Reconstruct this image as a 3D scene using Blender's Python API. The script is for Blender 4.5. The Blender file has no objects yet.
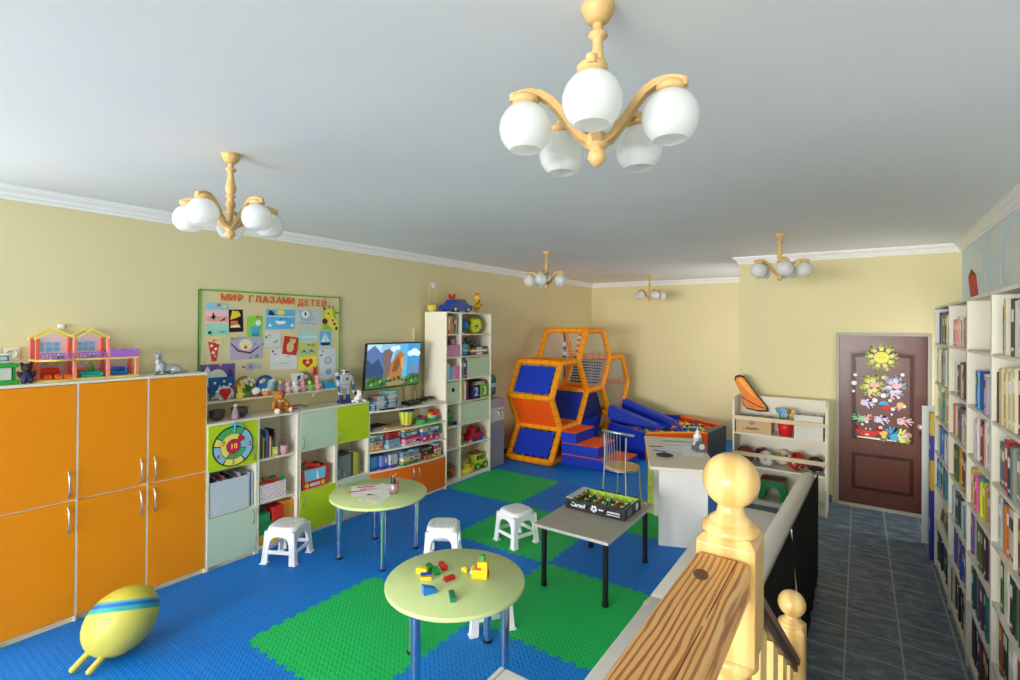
import bpy, bmesh, math, random
from mathutils import Vector, Matrix
rnd = random.Random(7)
SC = bpy.context.scene
COL = SC.collection
R = math.radians
PI = math.pi

# ------------------------------------------------------------------ materials
def lin(h):
    h = h.lstrip('#')
    o = []
    for i in (0, 2, 4):
        c = int(h[i:i+2], 16) / 255.0
        o.append(c / 12.92 if c <= .04045 else ((c + .055) / 1.055) ** 2.4)
    return (o[0], o[1], o[2], 1.0)

_mc = {}
def M(hexc, rough=.5, metal=0.0, kind='plain', amt=.06, scale=40.0, bump=0.0, coat=0.0):
    """procedural principled material: flat colour with a fine noise variation and optional bump"""
    key = (hexc, rough, metal, kind, amt, scale, bump, coat)
    if key in _mc:
        return _mc[key]
    m = bpy.data.materials.new(kind + '_' + hexc.strip('#'))
    m.use_nodes = True
    nt = m.node_tree
    N, L = nt.nodes, nt.links
    b = N['Principled BSDF']
    c = lin(hexc)
    b.inputs['Roughness'].default_value = rough
    b.inputs['Metallic'].default_value = metal
    b.inputs['Specular IOR Level'].default_value = .3
    if coat:
        b.inputs['Coat Weight'].default_value = coat
        b.inputs['Coat Roughness'].default_value = .12
    tc = N.new('ShaderNodeTexCoord')
    src = tc.outputs['Object']
    nz = N.new('ShaderNodeTexNoise')
    nz.inputs['Scale'].default_value = scale
    nz.inputs['Detail'].default_value = 2.0
    if kind == 'wood':
        mp = N.new('ShaderNodeMapping')
        mp.inputs['Scale'].default_value = (1.0, .12, .12) if amt < 0 else (1.0, 1.0, .1)
        L.new(src, mp.inputs['Vector']); src = mp.outputs['Vector']
    L.new(src, nz.inputs['Vector'])
    a = abs(amt)
    mx = N.new('ShaderNodeMix'); mx.data_type = 'RGBA'
    mx.inputs['A'].default_value = tuple(min(1, v * (1 - a)) for v in c[:3]) + (1,)
    mx.inputs['B'].default_value = tuple(min(1, v * (1 + a)) for v in c[:3]) + (1,)
    L.new(nz.outputs['Fac'], mx.inputs['Factor'])
    L.new(mx.outputs['Result'], b.inputs['Base Color'])
    if bump:
        bp = N.new('ShaderNodeBump')
        bp.inputs['Strength'].default_value = bump
        bp.inputs['Distance'].default_value = .004
        L.new(nz.outputs['Fac'], bp.inputs['Height'])
        L.new(bp.outputs['Normal'], b.inputs['Normal'])
    _mc[key] = m
    return m

def nodes(name):
    m = bpy.data.materials.new(name); m.use_nodes = True
    return m, m.node_tree.nodes, m.node_tree.links, m.node_tree.nodes['Principled BSDF']

def mat_foam(name, hexc):
    m, N, L, b = nodes(name)
    b.inputs['Roughness'].default_value = .55
    b.inputs['Specular IOR Level'].default_value = .3
    b.inputs['Base Color'].default_value = lin(hexc)
    g = N.new('ShaderNodeNewGeometry')
    mp = N.new('ShaderNodeMapping'); mp.inputs['Rotation'].default_value = (0, 0, R(45))
    mp.inputs['Scale'].default_value = (38, 38, 38)
    L.new(g.outputs['Position'], mp.inputs['Vector'])
    ck = N.new('ShaderNodeTexChecker'); ck.inputs['Scale'].default_value = 1
    L.new(mp.outputs['Vector'], ck.inputs['Vector'])
    sp = N.new('ShaderNodeSeparateXYZ'); L.new(mp.outputs['Vector'], sp.inputs['Vector'])
    w = []
    for ax in ('X', 'Y'):
        mm = N.new('ShaderNodeMath'); mm.operation = 'MULTIPLY'; mm.inputs[1].default_value = PI * 2
        L.new(sp.outputs[ax], mm.inputs[0])
        s = N.new('ShaderNodeMath'); s.operation = 'SINE'; L.new(mm.outputs[0], s.inputs[0]); w.append(s)
    mx = N.new('ShaderNodeMix'); mx.data_type = 'FLOAT'
    L.new(ck.outputs['Fac'], mx.inputs['Factor']); L.new(w[0].outputs[0], mx.inputs['A']); L.new(w[1].outputs[0], mx.inputs['B'])
    bp = N.new('ShaderNodeBump'); bp.inputs['Strength'].default_value = .35; bp.inputs['Distance'].default_value = .003
    L.new(mx.outputs['Result'], bp.inputs['Height']); L.new(bp.outputs['Normal'], b.inputs['Normal'])
    return m

def mat_tile():
    m, N, L, b = nodes('slate_tile')
    g = N.new('ShaderNodeNewGeometry')
    mp = N.new('ShaderNodeMapping'); mp.inputs['Location'].default_value = (.07, -.002, 0)
    L.new(g.outputs['Position'], mp.inputs['Vector'])
    br = N.new('ShaderNodeTexBrick'); br.offset = 0; br.squash = 1
    br.inputs['Scale'].default_value = 1
    br.inputs['Mortar Size'].default_value = .0055; br.inputs['Mortar Smooth'].default_value = .1
    br.inputs['Brick Width'].default_value = .3; br.inputs['Row Height'].default_value = .3
    L.new(mp.outputs['Vector'], br.inputs['Vector'])
    m2 = N.new('ShaderNodeMapping'); m2.inputs['Rotation'].default_value = (0, 0, R(-22)); m2.inputs['Scale'].default_value = (7, 17, 5)
    L.new(g.outputs['Position'], m2.inputs['Vector'])
    nz = N.new('ShaderNodeTexNoise'); nz.inputs['Scale'].default_value = 1; nz.inputs['Detail'].default_value = 8; nz.inputs['Roughness'].default_value = .68; nz.inputs['Distortion'].default_value = .6
    L.new(m2.outputs['Vector'], nz.inputs['Vector'])
    cr = N.new('ShaderNodeValToRGB')
    e = cr.color_ramp.elements
    e[0].position = .3; e[0].color = lin('#34424e')
    e[1].position = .72; e[1].color = lin('#90a4b2')
    k = e.new(.5); k.color = lin('#546a7c')
    L.new(nz.outputs['Fac'], cr.inputs['Fac'])
    mx = N.new('ShaderNodeMix'); mx.data_type = 'RGBA'
    L.new(br.outputs['Fac'], mx.inputs['Factor']); L.new(cr.outputs['Color'], mx.inputs['A'])
    mx.inputs['B'].default_value = lin('#9ea7a3')
    L.new(mx.outputs['Result'], b.inputs['Base Color'])
    b.inputs['Roughness'].default_value = .42
    bp = N.new('ShaderNodeBump'); bp.inputs['Strength'].default_value = .25; bp.inputs['Distance'].default_value = .004
    L.new(nz.outputs['Fac'], bp.inputs['Height']); L.new(bp.outputs['Normal'], b.inputs['Normal'])
    return m

def mat_grain(name, light, dark, axis='Y', scale=1.0, rings=26.0, rough=.45, dist=2.0, thin=.75):
    """planed timber: growth lines running along one axis, with a couple of knots"""
    m, N, L, b = nodes(name)
    tc = N.new('ShaderNodeTexCoord')
    mp = N.new('ShaderNodeMapping')
    s = {'X': (.12, 1, 1), 'Y': (1, .12, 1), 'Z': (1, 1, .12)}[axis]
    mp.inputs['Scale'].default_value = tuple(v * scale for v in s)
    L.new(tc.outputs['Object'], mp.inputs['Vector'])
    wv = N.new('ShaderNodeTexWave'); wv.wave_type = 'BANDS'; wv.bands_direction = 'X' if axis != 'X' else 'Y'
    wv.inputs['Scale'].default_value = rings; wv.inputs['Distortion'].default_value = dist
    wv.inputs['Detail'].default_value = 2; wv.inputs['Detail Scale'].default_value = 1.2
    L.new(mp.outputs['Vector'], wv.inputs['Vector'])
    cr = N.new('ShaderNodeValToRGB'); e = cr.color_ramp.elements
    e[0].position = .15; e[0].color = lin(dark); e[1].position = thin; e[1].color = lin(light)
    L.new(wv.outputs['Fac'], cr.inputs['Fac'])
    L.new(cr.outputs['Color'], b.inputs['Base Color'])
    b.inputs['Roughness'].default_value = rough
    return m

def mat_wall(name, hexc, scale=1.3):
    m, N, L, b = nodes(name)
    g = N.new('ShaderNodeNewGeometry')
    nz = N.new('ShaderNodeTexNoise'); nz.inputs['Scale'].default_value = scale; nz.inputs['Detail'].default_value = 4
    L.new(g.outputs['Position'], nz.inputs['Vector'])
    c = lin(hexc)
    mx = N.new('ShaderNodeMix'); mx.data_type = 'RGBA'
    mx.inputs['A'].default_value = tuple(v * .96 for v in c[:3]) + (1,)
    mx.inputs['B'].default_value = tuple(min(1, v * 1.04) for v in c[:3]) + (1,)
    L.new(nz.outputs['Fac'], mx.inputs['Factor']); L.new(mx.outputs['Result'], b.inputs['Base Color'])
    n2 = N.new('ShaderNodeTexNoise'); n2.inputs['Scale'].default_value = 160; n2.inputs['Detail'].default_value = 3
    L.new(g.outputs['Position'], n2.inputs['Vector'])
    bp = N.new('ShaderNodeBump'); bp.inputs['Strength'].default_value = .12; bp.inputs['Distance'].default_value = .002
    L.new(n2.outputs['Fac'], bp.inputs['Height']); L.new(bp.outputs['Normal'], b.inputs['Normal'])
    b.inputs['Roughness'].default_value = .75
    return m

def mat_clear(name, hexc, alpha=.25, rough=.05):
    m, N, L, b = nodes(name)
    b.inputs['Base Color'].default_value = lin(hexc); b.inputs['Roughness'].default_value = rough
    b.inputs['Alpha'].default_value = alpha
    return m

# ------------------------------------------------------------------ mesh builder
class G:
    def __init__(s):
        s.v = []; s.f = []; s.mi = []; s.sm = []; s.mats = []
        s.T = Matrix.Identity(4); s._st = []
    def push(s, loc=(0, 0, 0), rot=(0, 0, 0), sc=1.0):
        s._st.append(s.T.copy())
        sv = sc if isinstance(sc, (tuple, list)) else (sc, sc, sc)
        s.T = s.T @ Matrix.Translation(loc) @ (Matrix.Rotation(rot[2], 4, 'Z') @ Matrix.Rotation(rot[1], 4, 'Y') @ Matrix.Rotation(rot[0], 4, 'X')) @ Matrix.Diagonal((*sv, 1))
        return s
    def pop(s):
        s.T = s._st.pop(); return s
    def m(s, mat):
        if mat not in s.mats: s.mats.append(mat)
        return s.mats.index(mat)
    def add(s, vs, fs, mat, smooth=False):
        o = len(s.v); k = s.m(mat)
        s.v += [s.T @ Vector(p) for p in vs]
        for f in fs:
            s.f.append([o + i for i in f]); s.mi.append(k); s.sm.append(smooth)
        return s
    def box(s, x0, x1, y0, y1, z0, z1, mat, b=0.0):
        if b <= 0:
            vs = [(x, y, z) for z in (z0, z1) for y in (y0, y1) for x in (x0, x1)]
            return s.add(vs, [(0, 2, 3, 1), (4, 5, 7, 6), (0, 1, 5, 4), (2, 6, 7, 3), (0, 4, 6, 2), (1, 3, 7, 5)], mat)
        b = min(b, (x1 - x0) * .49, (y1 - y0) * .49, (z1 - z0) * .49)
        bm = bmesh.new(); bmesh.ops.create_cube(bm, size=1)
        for v in bm.verts:
            v.co = Vector(((x0 + x1) / 2 + v.co.x * (x1 - x0), (y0 + y1) / 2 + v.co.y * (y1 - y0), (z0 + z1) / 2 + v.co.z * (z1 - z0)))
        bmesh.ops.bevel(bm, geom=bm.edges[:], offset=b, segments=3, profile=.5, affect='EDGES')
        bm.verts.index_update()
        s.add([v.co.copy() for v in bm.verts], [[v.index for v in f.verts] for f in bm.faces], mat, b > .012)
        bm.free(); return s
    def cyl(s, p0, p1, r0, mat, r1=None, n=16, caps=True):
        if r1 is None: r1 = r0
        p0 = Vector(p0); p1 = Vector(p1); d = (p1 - p0).normalized()
        a = d.orthogonal().normalized(); c = d.cross(a)
        ring = lambda p, r: [p + (a * math.cos(2 * PI * i / n) + c * math.sin(2 * PI * i / n)) * r for i in range(n)]
        A = ring(p0, r0); B = ring(p1, r1)
        s.add(A + B, [(i, (i + 1) % n, n + (i + 1) % n, n + i) for i in range(n)], mat, True)
        if caps:
            if r0 > 0: s.add(A, [tuple(range(n))[::-1]], mat)
            if r1 > 0: s.add(B, [tuple(range(n))], mat)
        return s
    def lathe(s, prof, mat, c=(0, 0, 0), n=24, smooth=True):
        vs = []; fs = []
        k = len(prof)
        for i in range(n):
            a = 2 * PI * i / n
            for r, z in prof: vs.append((c[0] + r * math.cos(a), c[1] + r * math.sin(a), c[2] + z))
        for i in range(n):
            j = (i + 1) % n
            for q in range(k - 1): fs.append((i * k + q, j * k + q, j * k + q + 1, i * k + q + 1))
        return s.add(vs, fs, mat, smooth)
    def ell(s, c, r, mat, rot=(0, 0, 0), n=16, smooth=True):
        if not isinstance(r, (tuple, list)): r = (r, r, r)
        s.push(c, rot)
        k = max(6, n // 2)
        vs = [(0, 0, r[2])]; fs = []
        for q in range(1, k):
            t = PI * q / k
            for i in range(n):
                a = 2 * PI * i / n
                vs.append((r[0] * math.sin(t) * math.cos(a), r[1] * math.sin(t) * math.sin(a), r[2] * math.cos(t)))
        vs.append((0, 0, -r[2]))
        for i in range(n): fs.append((0, 1 + i, 1 + (i + 1) % n))
        for q in range(k - 2):
            for i in range(n):
                a0 = 1 + q * n; b0 = a0 + n
                fs.append((a0 + i, b0 + i, b0 + (i + 1) % n, a0 + (i + 1) % n))
        l = len(vs) - 1; a0 = 1 + (k - 2) * n
        for i in range(n): fs.append((l, a0 + (i + 1) % n, a0 + i))
        s.add(vs, fs, mat, smooth)
        return s.pop()
    def tube(s, pts, r, mat, n=8, closed=False, flat=None):
        """sweep along points; r number or list; flat=(w,h) sweeps a rectangle (w sideways, h up)"""
        P = [Vector(p) for p in pts]; k = len(P)
        rr = r if isinstance(r, (list, tuple)) else [r] * k
        up = Vector((0, 0, 1)); prev = None
        rings = []
        for i, p in enumerate(P):
            a = P[(i - 1) % k] if (i > 0 or closed) else p
            b = P[(i + 1) % k] if (i < k - 1 or closed) else p
            t = (b - a)
            t = t.normalized() if t.length > 1e-9 else Vector((0, 0, 1))
            if flat:
                x = t.cross(up)
                x = x.normalized() if x.length > 1e-6 else Vector((1, 0, 0))
            elif prev is None:
                x = t.orthogonal().normalized()
            else:
                x = prev - t * prev.dot(t)
                x = x.normalized() if x.length > 1e-6 else t.orthogonal().normalized()
            prev = x; y = x.cross(t)
            if flat:
                w, h = flat[0] / 2, flat[1] / 2
                rings.append([p + x * (sx * w) + y * (sy * h) for sx, sy in ((-1, -1), (1, -1), (1, 1), (-1, 1))])
            else:
                rings.append([p + (x * math.cos(2 * PI * q / n) + y * math.sin(2 * PI * q / n)) * rr[i] for q in range(n)])
        nn = len(rings[0]); vs = [v for rg in rings for v in rg]; fs = []
        for i in range(k if closed else k - 1):
            j = (i + 1) % k
            for q in range(nn): fs.append((i * nn + q, i * nn + (q + 1) % nn, j * nn + (q + 1) % nn, j * nn + q))
        s.add(vs, fs, mat, not flat)
        if not closed:
            s.add(rings[0], [tuple(range(nn))[::-1]], mat); s.add(rings[-1], [tuple(range(nn))], mat)
        return s
    def prism(s, pts, plane, d0, d1, mat, smooth=False):
        """2D polygon in plane 'xy','xz' or 'yz' extruded along the remaining axis from d0 to d1"""
        def q(p, d):
            return {'xy': (p[0], p[1], d), 'xz': (p[0], d, p[1]), 'yz': (d, p[0], p[1])}[plane]
        n = len(pts)
        A = [q(p, d0) for p in pts]; B = [q(p, d1) for p in pts]
        s.add(A, [tuple(range(n))[::-1]], mat); s.add(B, [tuple(range(n))], mat)
        return s.add(A + B, [(i, (i + 1) % n, n + (i + 1) % n, n + i) for i in range(n)], mat, smooth)
    def text(s, txt, size, mat, o, xd, yd, depth=.002, bold=.0):
        cu = bpy.data.curves.new('t', 'FONT'); cu.body = txt; cu.size = size; cu.extrude = depth / 2; cu.offset = bold
        cu.align_x = 'CENTER'; cu.align_y = 'CENTER'; cu.resolution_u = 3
        ob = bpy.data.objects.new('t', cu); COL.objects.link(ob)
        dg = bpy.context.evaluated_depsgraph_get(); dg.update()
        me = bpy.data.meshes.new_from_object(ob.evaluated_get(dg))
        xd = Vector(xd).normalized(); yd = Vector(yd).normalized(); zd = xd.cross(yd); o = Vector(o)
        s.add([o + xd * v.co.x + yd * v.co.y + zd * v.co.z for v in me.vertices], [list(p.vertices) for p in me.polygons], mat)
        bpy.data.meshes.remove(me); bpy.data.objects.remove(ob); bpy.data.curves.remove(cu)
        return s
    def mesh(s, name, inv=None):
        me = bpy.data.meshes.new(name)
        vs = [inv @ v for v in s.v] if inv is not None else s.v
        me.from_pydata([tuple(v) for v in vs], [], s.f)
        for mt in s.mats: me.materials.append(mt)
        me.polygons.foreach_set('material_index', s.mi)
        me.polygons.foreach_set('use_smooth', s.sm)
        bm = bmesh.new(); bm.from_mesh(me)
        bmesh.ops.recalc_face_normals(bm, faces=bm.faces[:])
        bm.to_mesh(me); bm.free()
        me.update()
        return me

_WM = {}
def _props(o, label, cat, group):
    if label: o['label'] = label
    if cat: o['category'] = cat
    if group: o['group'] = group
def T(name, label, cat, loc=(0, 0, 0), rz=0.0, group=None):
    o = bpy.data.objects.new(name, None); COL.objects.link(o)
    o.empty_display_size = .05
    o.location = loc; o.rotation_euler = (0, 0, rz)
    _WM[o.name] = Matrix.Translation(loc) @ Matrix.Rotation(rz, 4, 'Z')
    _props(o, label, cat, group)
    return o
def P(name, g, parent, label=None, world=False, remesh=0, bevel=0):
    """a part: child mesh; world=True when g holds world coordinates"""
    inv = _WM[parent.name].inverted() if world else None
    o = bpy.data.objects.new(name, g.mesh(name, inv)); COL.objects.link(o)
    o.parent = parent; _WM[o.name] = _WM[parent.name]
    if label: o['label'] = label
    _mods(o, remesh, bevel)
    return o
def S(name, g, label, cat, loc=(0, 0, 0), rz=0.0, group=None, world=False, remesh=0, bevel=0):
    """a thing that is one mesh"""
    mw = Matrix.Translation(loc) @ Matrix.Rotation(rz, 4, 'Z')
    o = bpy.data.objects.new(name, g.mesh(name, mw.inverted() if world else None)); COL.objects.link(o)
    o.location = loc; o.rotation_euler = (0, 0, rz); _WM[o.name] = mw
    _props(o, label, cat, group); _mods(o, remesh, bevel)
    return o
def ST(name, g, bevel=0):
    o = bpy.data.objects.new(name, g.mesh(name)); COL.objects.link(o)
    o['kind'] = 'structure'; _WM[o.name] = Matrix.Identity(4); _mods(o, 0, bevel)
    return o
def _mods(o, remesh, bevel):
    if remesh:
        r = o.modifiers.new('r', 'REMESH'); r.mode = 'VOXEL'; r.voxel_size = remesh; r.use_smooth_shade = True
        sm = o.modifiers.new('s', 'SMOOTH'); sm.factor = .5; sm.iterations = 4
    if bevel:
        b = o.modifiers.new('b', 'BEVEL'); b.width = bevel; b.segments = 2; b.limit_method = 'ANGLE'
def copy_tree(o, parent=None):
    c = o.copy(); COL.objects.link(c)
    if parent is not None: c.parent = parent
    for ch in list(o.children): copy_tree(ch, c)
    return c
def place(o, loc, rz=0.0, label=None, group=None):
    o.location = loc; o.rotation_euler = (0, 0, rz)
    if label: o['label'] = label
    if group: o['group'] = group
    return o
def circle(cx, cy, r, n=24, a0=0.0):
    return [(cx + r * math.cos(a0 + 2 * PI * i / n), cy + r * math.sin(a0 + 2 * PI * i / n)) for i in range(n)]

# shared materials
CREAM = M('#e6dfcb', .45, amt=.02)          # pale laminate carcasses
CREAM_IN = M('#dfd3b4', .5, amt=.03)
ORANGE = M('#ea8c00', .4, amt=.04, scale=3)
LIME = M('#b8d41c', .4, amt=.03)
MINT = M('#bfd6bb', .4, amt=.02)
TVORANGE = M('#e06a10', .4, amt=.04, scale=3)
STEEL = M('#c9ccce', .25, .9, amt=.03)
CHROME = M('#cfd8e0', .14, 1.0, amt=.02)
BLACK = M('#17181a', .4)
WHITEP = M('#eef0f0', .4, amt=.02)          # white plastic
PINE = M('#e8cf92', .4, kind='wood', amt=.1, scale=22)
PAPER = M('#f1f1ee', .7, amt=.02)
CARD = M('#c4a57c', .7, amt=.05)
def PL(h, rough=.38): return M(h, rough, amt=.04)
def FB(h): return M(h, .85, kind='fabric', amt=.12, scale=120, bump=.5)
# ------------------------------------------------------------------ the room
XL, XR, YB, YD, YN = -4.72, .89, 9.9, 7.13, -9.0
XA = -1.29                       # the alcove's outer corner
ZC = 2.962                       # ceiling
FZ = -.012                       # tile floor, the foam mats lie on it with their tops at 0
WALL = mat_wall('yellow_wall', '#ddd2a2')
CEIL = mat_wall('ceiling_paint', '#f1f4f5')
g = G(); g.box(XL - .1, XR + .1, YN - .1, YB + .1, FZ - .1, FZ, mat_tile()); ST('floor', g)
g = G(); g.box(XL - .1, XR + .1, YN - .1, YB + .1, ZC, ZC + .1, CEIL); ST('ceiling', g)
WZ0, WZ1 = .7, 2.78
lwins = [(-5.6, -3.7), (-3.3, -1.4), (-1.0, .5)]
rwins = []
door_fill_wins = [(6.34, 7.04)]        # unseen low window added for fill light, between the bookcases and the door wall
DW0, DW1 = .35, 2.2
alcove_fill_wins = [(7.7, 9.5)]  # unseen alcove window, added to brighten the far end
g = G(); ys_ = [YN] + [v for w in lwins for v in w] + [YB]
for i in range(0, len(ys_), 2): g.box(XL - .1, XL, ys_[i], ys_[i + 1], FZ, ZC, WALL)
for a, b in lwins: g.box(XL - .1, XL, a, b, FZ, WZ0, WALL); g.box(XL - .1, XL, a, b, WZ1, ZC, WALL)
ST('wall_left', g)
g = G(); g.box(XL - .1, XA + .12, YB, YB + .1, FZ, ZC, WALL); ST('wall_alcove_back', g)
g = G(); ys_ = [YD + .12] + [v for w in alcove_fill_wins for v in w] + [YB]
for i in range(0, len(ys_), 2): g.box(XA, XA + .12, ys_[i], ys_[i + 1], FZ, ZC, WALL)
for a, b in alcove_fill_wins: g.box(XA, XA + .12, a, b, FZ, WZ0, WALL); g.box(XA, XA + .12, a, b, WZ1, ZC, WALL)
ST('wall_alcove_side', g)
DX0, DX1, DZ = -.232, .648, 2.005
g = G()
g.box(XA, DX0, YD, YD + .12, FZ, ZC, WALL); g.box(DX1, XR + .1, YD, YD + .12, FZ, ZC, WALL); g.box(DX0, DX1, YD, YD + .12, DZ, ZC, WALL)
ST('wall_back', g)
# pale blue wall with faint painted clouds
BLUEW = mat_wall('blue_wall', '#d3e2ee', 2.5)
g = G(); ys_ = [YN] + [v for w in rwins + door_fill_wins for v in w] + [YD]
for i in range(0, len(ys_), 2): g.box(XR, XR + .1, ys_[i], ys_[i + 1], FZ, ZC, BLUEW)
for a, b in door_fill_wins: g.box(XR, XR + .1, a, b, FZ, DW0, BLUEW); g.box(XR, XR + .1, a, b, DW1, ZC, BLUEW)
for a, b in rwins: g.box(XR, XR + .1, a, b, FZ, 1.2, BLUEW); g.box(XR, XR + .1, a, b, WZ1, ZC, BLUEW)
CL = mat_wall('cloud_paint', '#dfe5df', 2.5)
for y, z, a, b in ((6.35, 2.66, .2, .17), (5.5, 2.77, .22, .1), (4.7, 2.55, .5, .25), (3.5, 2.6, .5, .2)):
    g.push((XR - .001, y, z), (0, 0, 0)); g.prism([(a * math.cos(t * PI / 12), b * math.sin(t * PI / 12)) for t in range(24)], 'yz', -.0006, .0008, CL); g.pop()
for y in (5.9, 5.35):
    g.push((XR - .001, y, 2.4)); g.prism([(-.03, 0), (-.02, .1), (.01, .16), (.03, .1), (.02, 0)], 'yz', -.0006, .0008, CREAM); g.pop()
ST('wall_right', g)
# near wall behind the camera: three tall windows
wins = [(-4.5, -2.95), (-2.65, -1.05), (-.75, .75)]
g = G(); xs = [XL - .1] + [v for w in wins for v in w] + [XR + .1]
for i in range(0, len(xs), 2): g.box(xs[i], xs[i + 1], YN - .15, YN, FZ, ZC, WALL)
for a, b in wins:
    g.box(a, b, YN - .15, YN, FZ, WZ0, WALL); g.box(a, b, YN - .15, YN, WZ1, ZC, WALL)
ST('wall_near', g)
WF = M('#f0f0ee', .4)
GLASS = mat_clear('window_glass', '#ffffff', .06)
for i, (a, b) in enumerate(wins):
    t = T('window_%d' % (i + 1), None, None, ((a + b) / 2, YN - .08, WZ0)); t['kind'] = 'structure'
    g = G()
    for x0, x1, z0, z1 in ((a, a + .06, WZ0, WZ1), (b - .06, b, WZ0, WZ1), (a, b, WZ0, WZ0 + .06), (a, b, WZ1 - .06, WZ1), ((a + b) / 2 - .03, (a + b) / 2 + .03, WZ0, WZ1)):
        g.box(x0, x1, YN - .11, YN - .04, z0, z1, WF)
    P('window_frame', g, t, world=True)
    g = G(); g.box(a + .05, b - .05, YN - .08, YN - .075, WZ0 + .05, WZ1 - .05, GLASS); P('window_pane', g, t, world=True)
    g = G(); g.box(a - .04, b + .04, YN - .02, YN + .16, WZ0 - .04, WZ0 - .001, WF, .008); P('window_sill', g, t, world=True)

side = [(XL - .05, a, b, WZ0, WZ1) for a, b in lwins] + [(XR + .05, a, b, 1.2, WZ1) for a, b in rwins] + [(XA + .06, a, b, WZ0, WZ1) for a, b in alcove_fill_wins] + [(XR + .05, a, b, DW0, DW1) for a, b in door_fill_wins]  # alcove and door-side windows are unseen additions for fill light
for i, (xw, a, b, wz, wt) in enumerate(side):
    t = T('window_%d' % (i + 4), None, None, (xw, (a + b) / 2, wz)); t['kind'] = 'structure'
    g = G()
    for y0, y1, z0, z1 in ((a, a + .06, wz, wt), (b - .06, b, wz, wt), (a, b, wz, wz + .06), (a, b, wt - .06, wt), ((a + b) / 2 - .03, (a + b) / 2 + .03, wz, wt)): g.box(xw - .03, xw + .03, y0, y1, z0, z1, WF)
    P('window_frame', g, t, world=True)
    g = G(); g.box(xw - .0025, xw + .0025, a + .05, b - .05, wz + .05, wt - .05, GLASS); P('window_pane', g, t, world=True)

# crown moulding swept round the room with mitred corners
TRIM = M('#f2f2f0', .5, amt=.02)
path = [(XL, YN), (XL, YB), (XA, YB), (XA, YD), (XR, YD), (XR, YN)]
prof = [(0, -.088), (.012, -.088), (.018, -.07), (.03, -.062), (.036, -.046), (.05, -.034), (.062, -.028), (.07, -.012), (.08, -.012), (.08, 0), (0, 0)]
def sweep_trim(path, prof, z):
    g = G(); n = len(path); vs = []; fs = []
    for i, p in enumerate(path):
        p = Vector(p)
        dirs = []
        if i > 0: dirs.append((p - Vector(path[i - 1])).normalized())
        if i < n - 1: dirs.append((Vector(path[i + 1]) - p).normalized())
        ns = [Vector((d.y, -d.x)) for d in dirs]
        mt = ns[0] if len(ns) == 1 else (ns[0] + ns[1]) / (1 + ns[0].dot(ns[1]))
        for o, h in prof: vs.append((p.x + mt.x * o, p.y + mt.y * o, z + h))
    k = len(prof)
    for i in range(n - 1):
        for q in range(k - 1): fs.append((i * k + q, i * k + q + 1, (i + 1) * k + q + 1, (i + 1) * k + q))
    g.add(vs, fs, TRIM); return g
ST('trim_1', sweep_trim(path, prof, ZC - .0005))
# skirting of tile beside the door
SK = M('#5b6872', .4, amt=.15, scale=30)
g = G(); g.box(XA, DX0 - .03, YD - .012, YD - .0005, FZ, .075, SK); ST('baseboard_back', g)
g = G(); g.box(XL + .0005, XL + .012, 6.1, YB, FZ, .06, SK); ST('baseboard_left', g)

# ------------------------------------------------------------------ the door with its stickers
DW = mat_grain('mahogany', '#64301f', '#4c2216', 'Z', 1.0, 20, .32, 3.0)
DDARK = M('#34130b', .35, kind='wood', amt=.15, scale=30)
DHI = M('#8a4a34', .3)
d = T('door_1', None, None, (DX0, YD, 0)); d['kind'] = 'structure'
FRM = M('#aaa79c', .5, amt=.03)
g = G()
g.box(DX0, DX0 + .035, YD - .012, YD + .12, FZ, DZ, FRM); g.box(DX1 - .035, DX1, YD - .012, YD + .12, FZ, DZ, FRM); g.box(DX0 + .035, DX1 - .035, YD - .012, YD + .12, DZ - .035, DZ, FRM)
P('door_frame', g, d, world=True)
g = G(); g.box(DX0 + .035, DX1 - .035, YD - .02, YD + .1, FZ, .022, M('#b9b4a4', .5)); P('threshold', g, d, world=True)
sx0, sx1, fy = DX0 + .038, DX1 - .038, YD + .0     # slab front at fy
g = G(); g.box(sx0, sx1, fy, fy + .04, .026, DZ - .037, DW); slab = P('door_leaf', g, d, world=True)
def arch(x0, x1, z0, z1, rise):
    pts = [(x0, z0), (x1, z0), (x1, z1)]
    for i in range(1, 16):
        t = i / 16; x = x1 + (x0 - x1) * t
        pts.append((x, z1 + rise * (.5 - .5 * math.cos(2 * PI * min(max((t - .08) / .84, 0), 1)))))
    return pts + [(x0, z1)]
def panel(name, x0, x1, z0, z1, rise):
    g = G(); o = arch(x0, x1, z0, z1, rise)
    def ins(k): return arch(x0 + k, x1 - k, z0 + k, z1 - k, rise)
    A, B, C_ = ins(0), ins(.022), ins(.05); n = len(A)
    for U, V, du, dv, mt in ((A, B, .006, .014, DDARK), (B, C_, .014, .002, DDARK)):
        vs = [(p[0], fy - du, p[1]) for p in U] + [(p[0], fy - (0 if dv > .01 else .012), p[1]) for p in V]
        vs = [(p[0], fy - (.009 if U is A else .003), p[1]) for p in U] + [(p[0], fy - (.003 if U is A else .010), p[1]) for p in V]
        g.add(vs, [(i, (i + 1) % n, n + (i + 1) % n, n + i) for i in range(n)], mt)
    g.prism(A, 'xz', fy - .009, fy - .0002, DDARK)
    g.prism(C_, 'xz', fy - .0102, fy - .0095, DW); g.add([(p[0], fy - .0112, p[1]) for p in ins(.004)] + [(p[0], fy - .0112, p[1]) for p in ins(.010)], [(i, (i + 1) % n, n + (i + 1) % n, n + i) for i in range(n)], DHI)
    P(name, g, slab, world=True)
panel('upper_panel', -.085, .51, .765, 1.775, .06)
panel('lower_panel', -.085, .51, .185, .63, 0)
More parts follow.
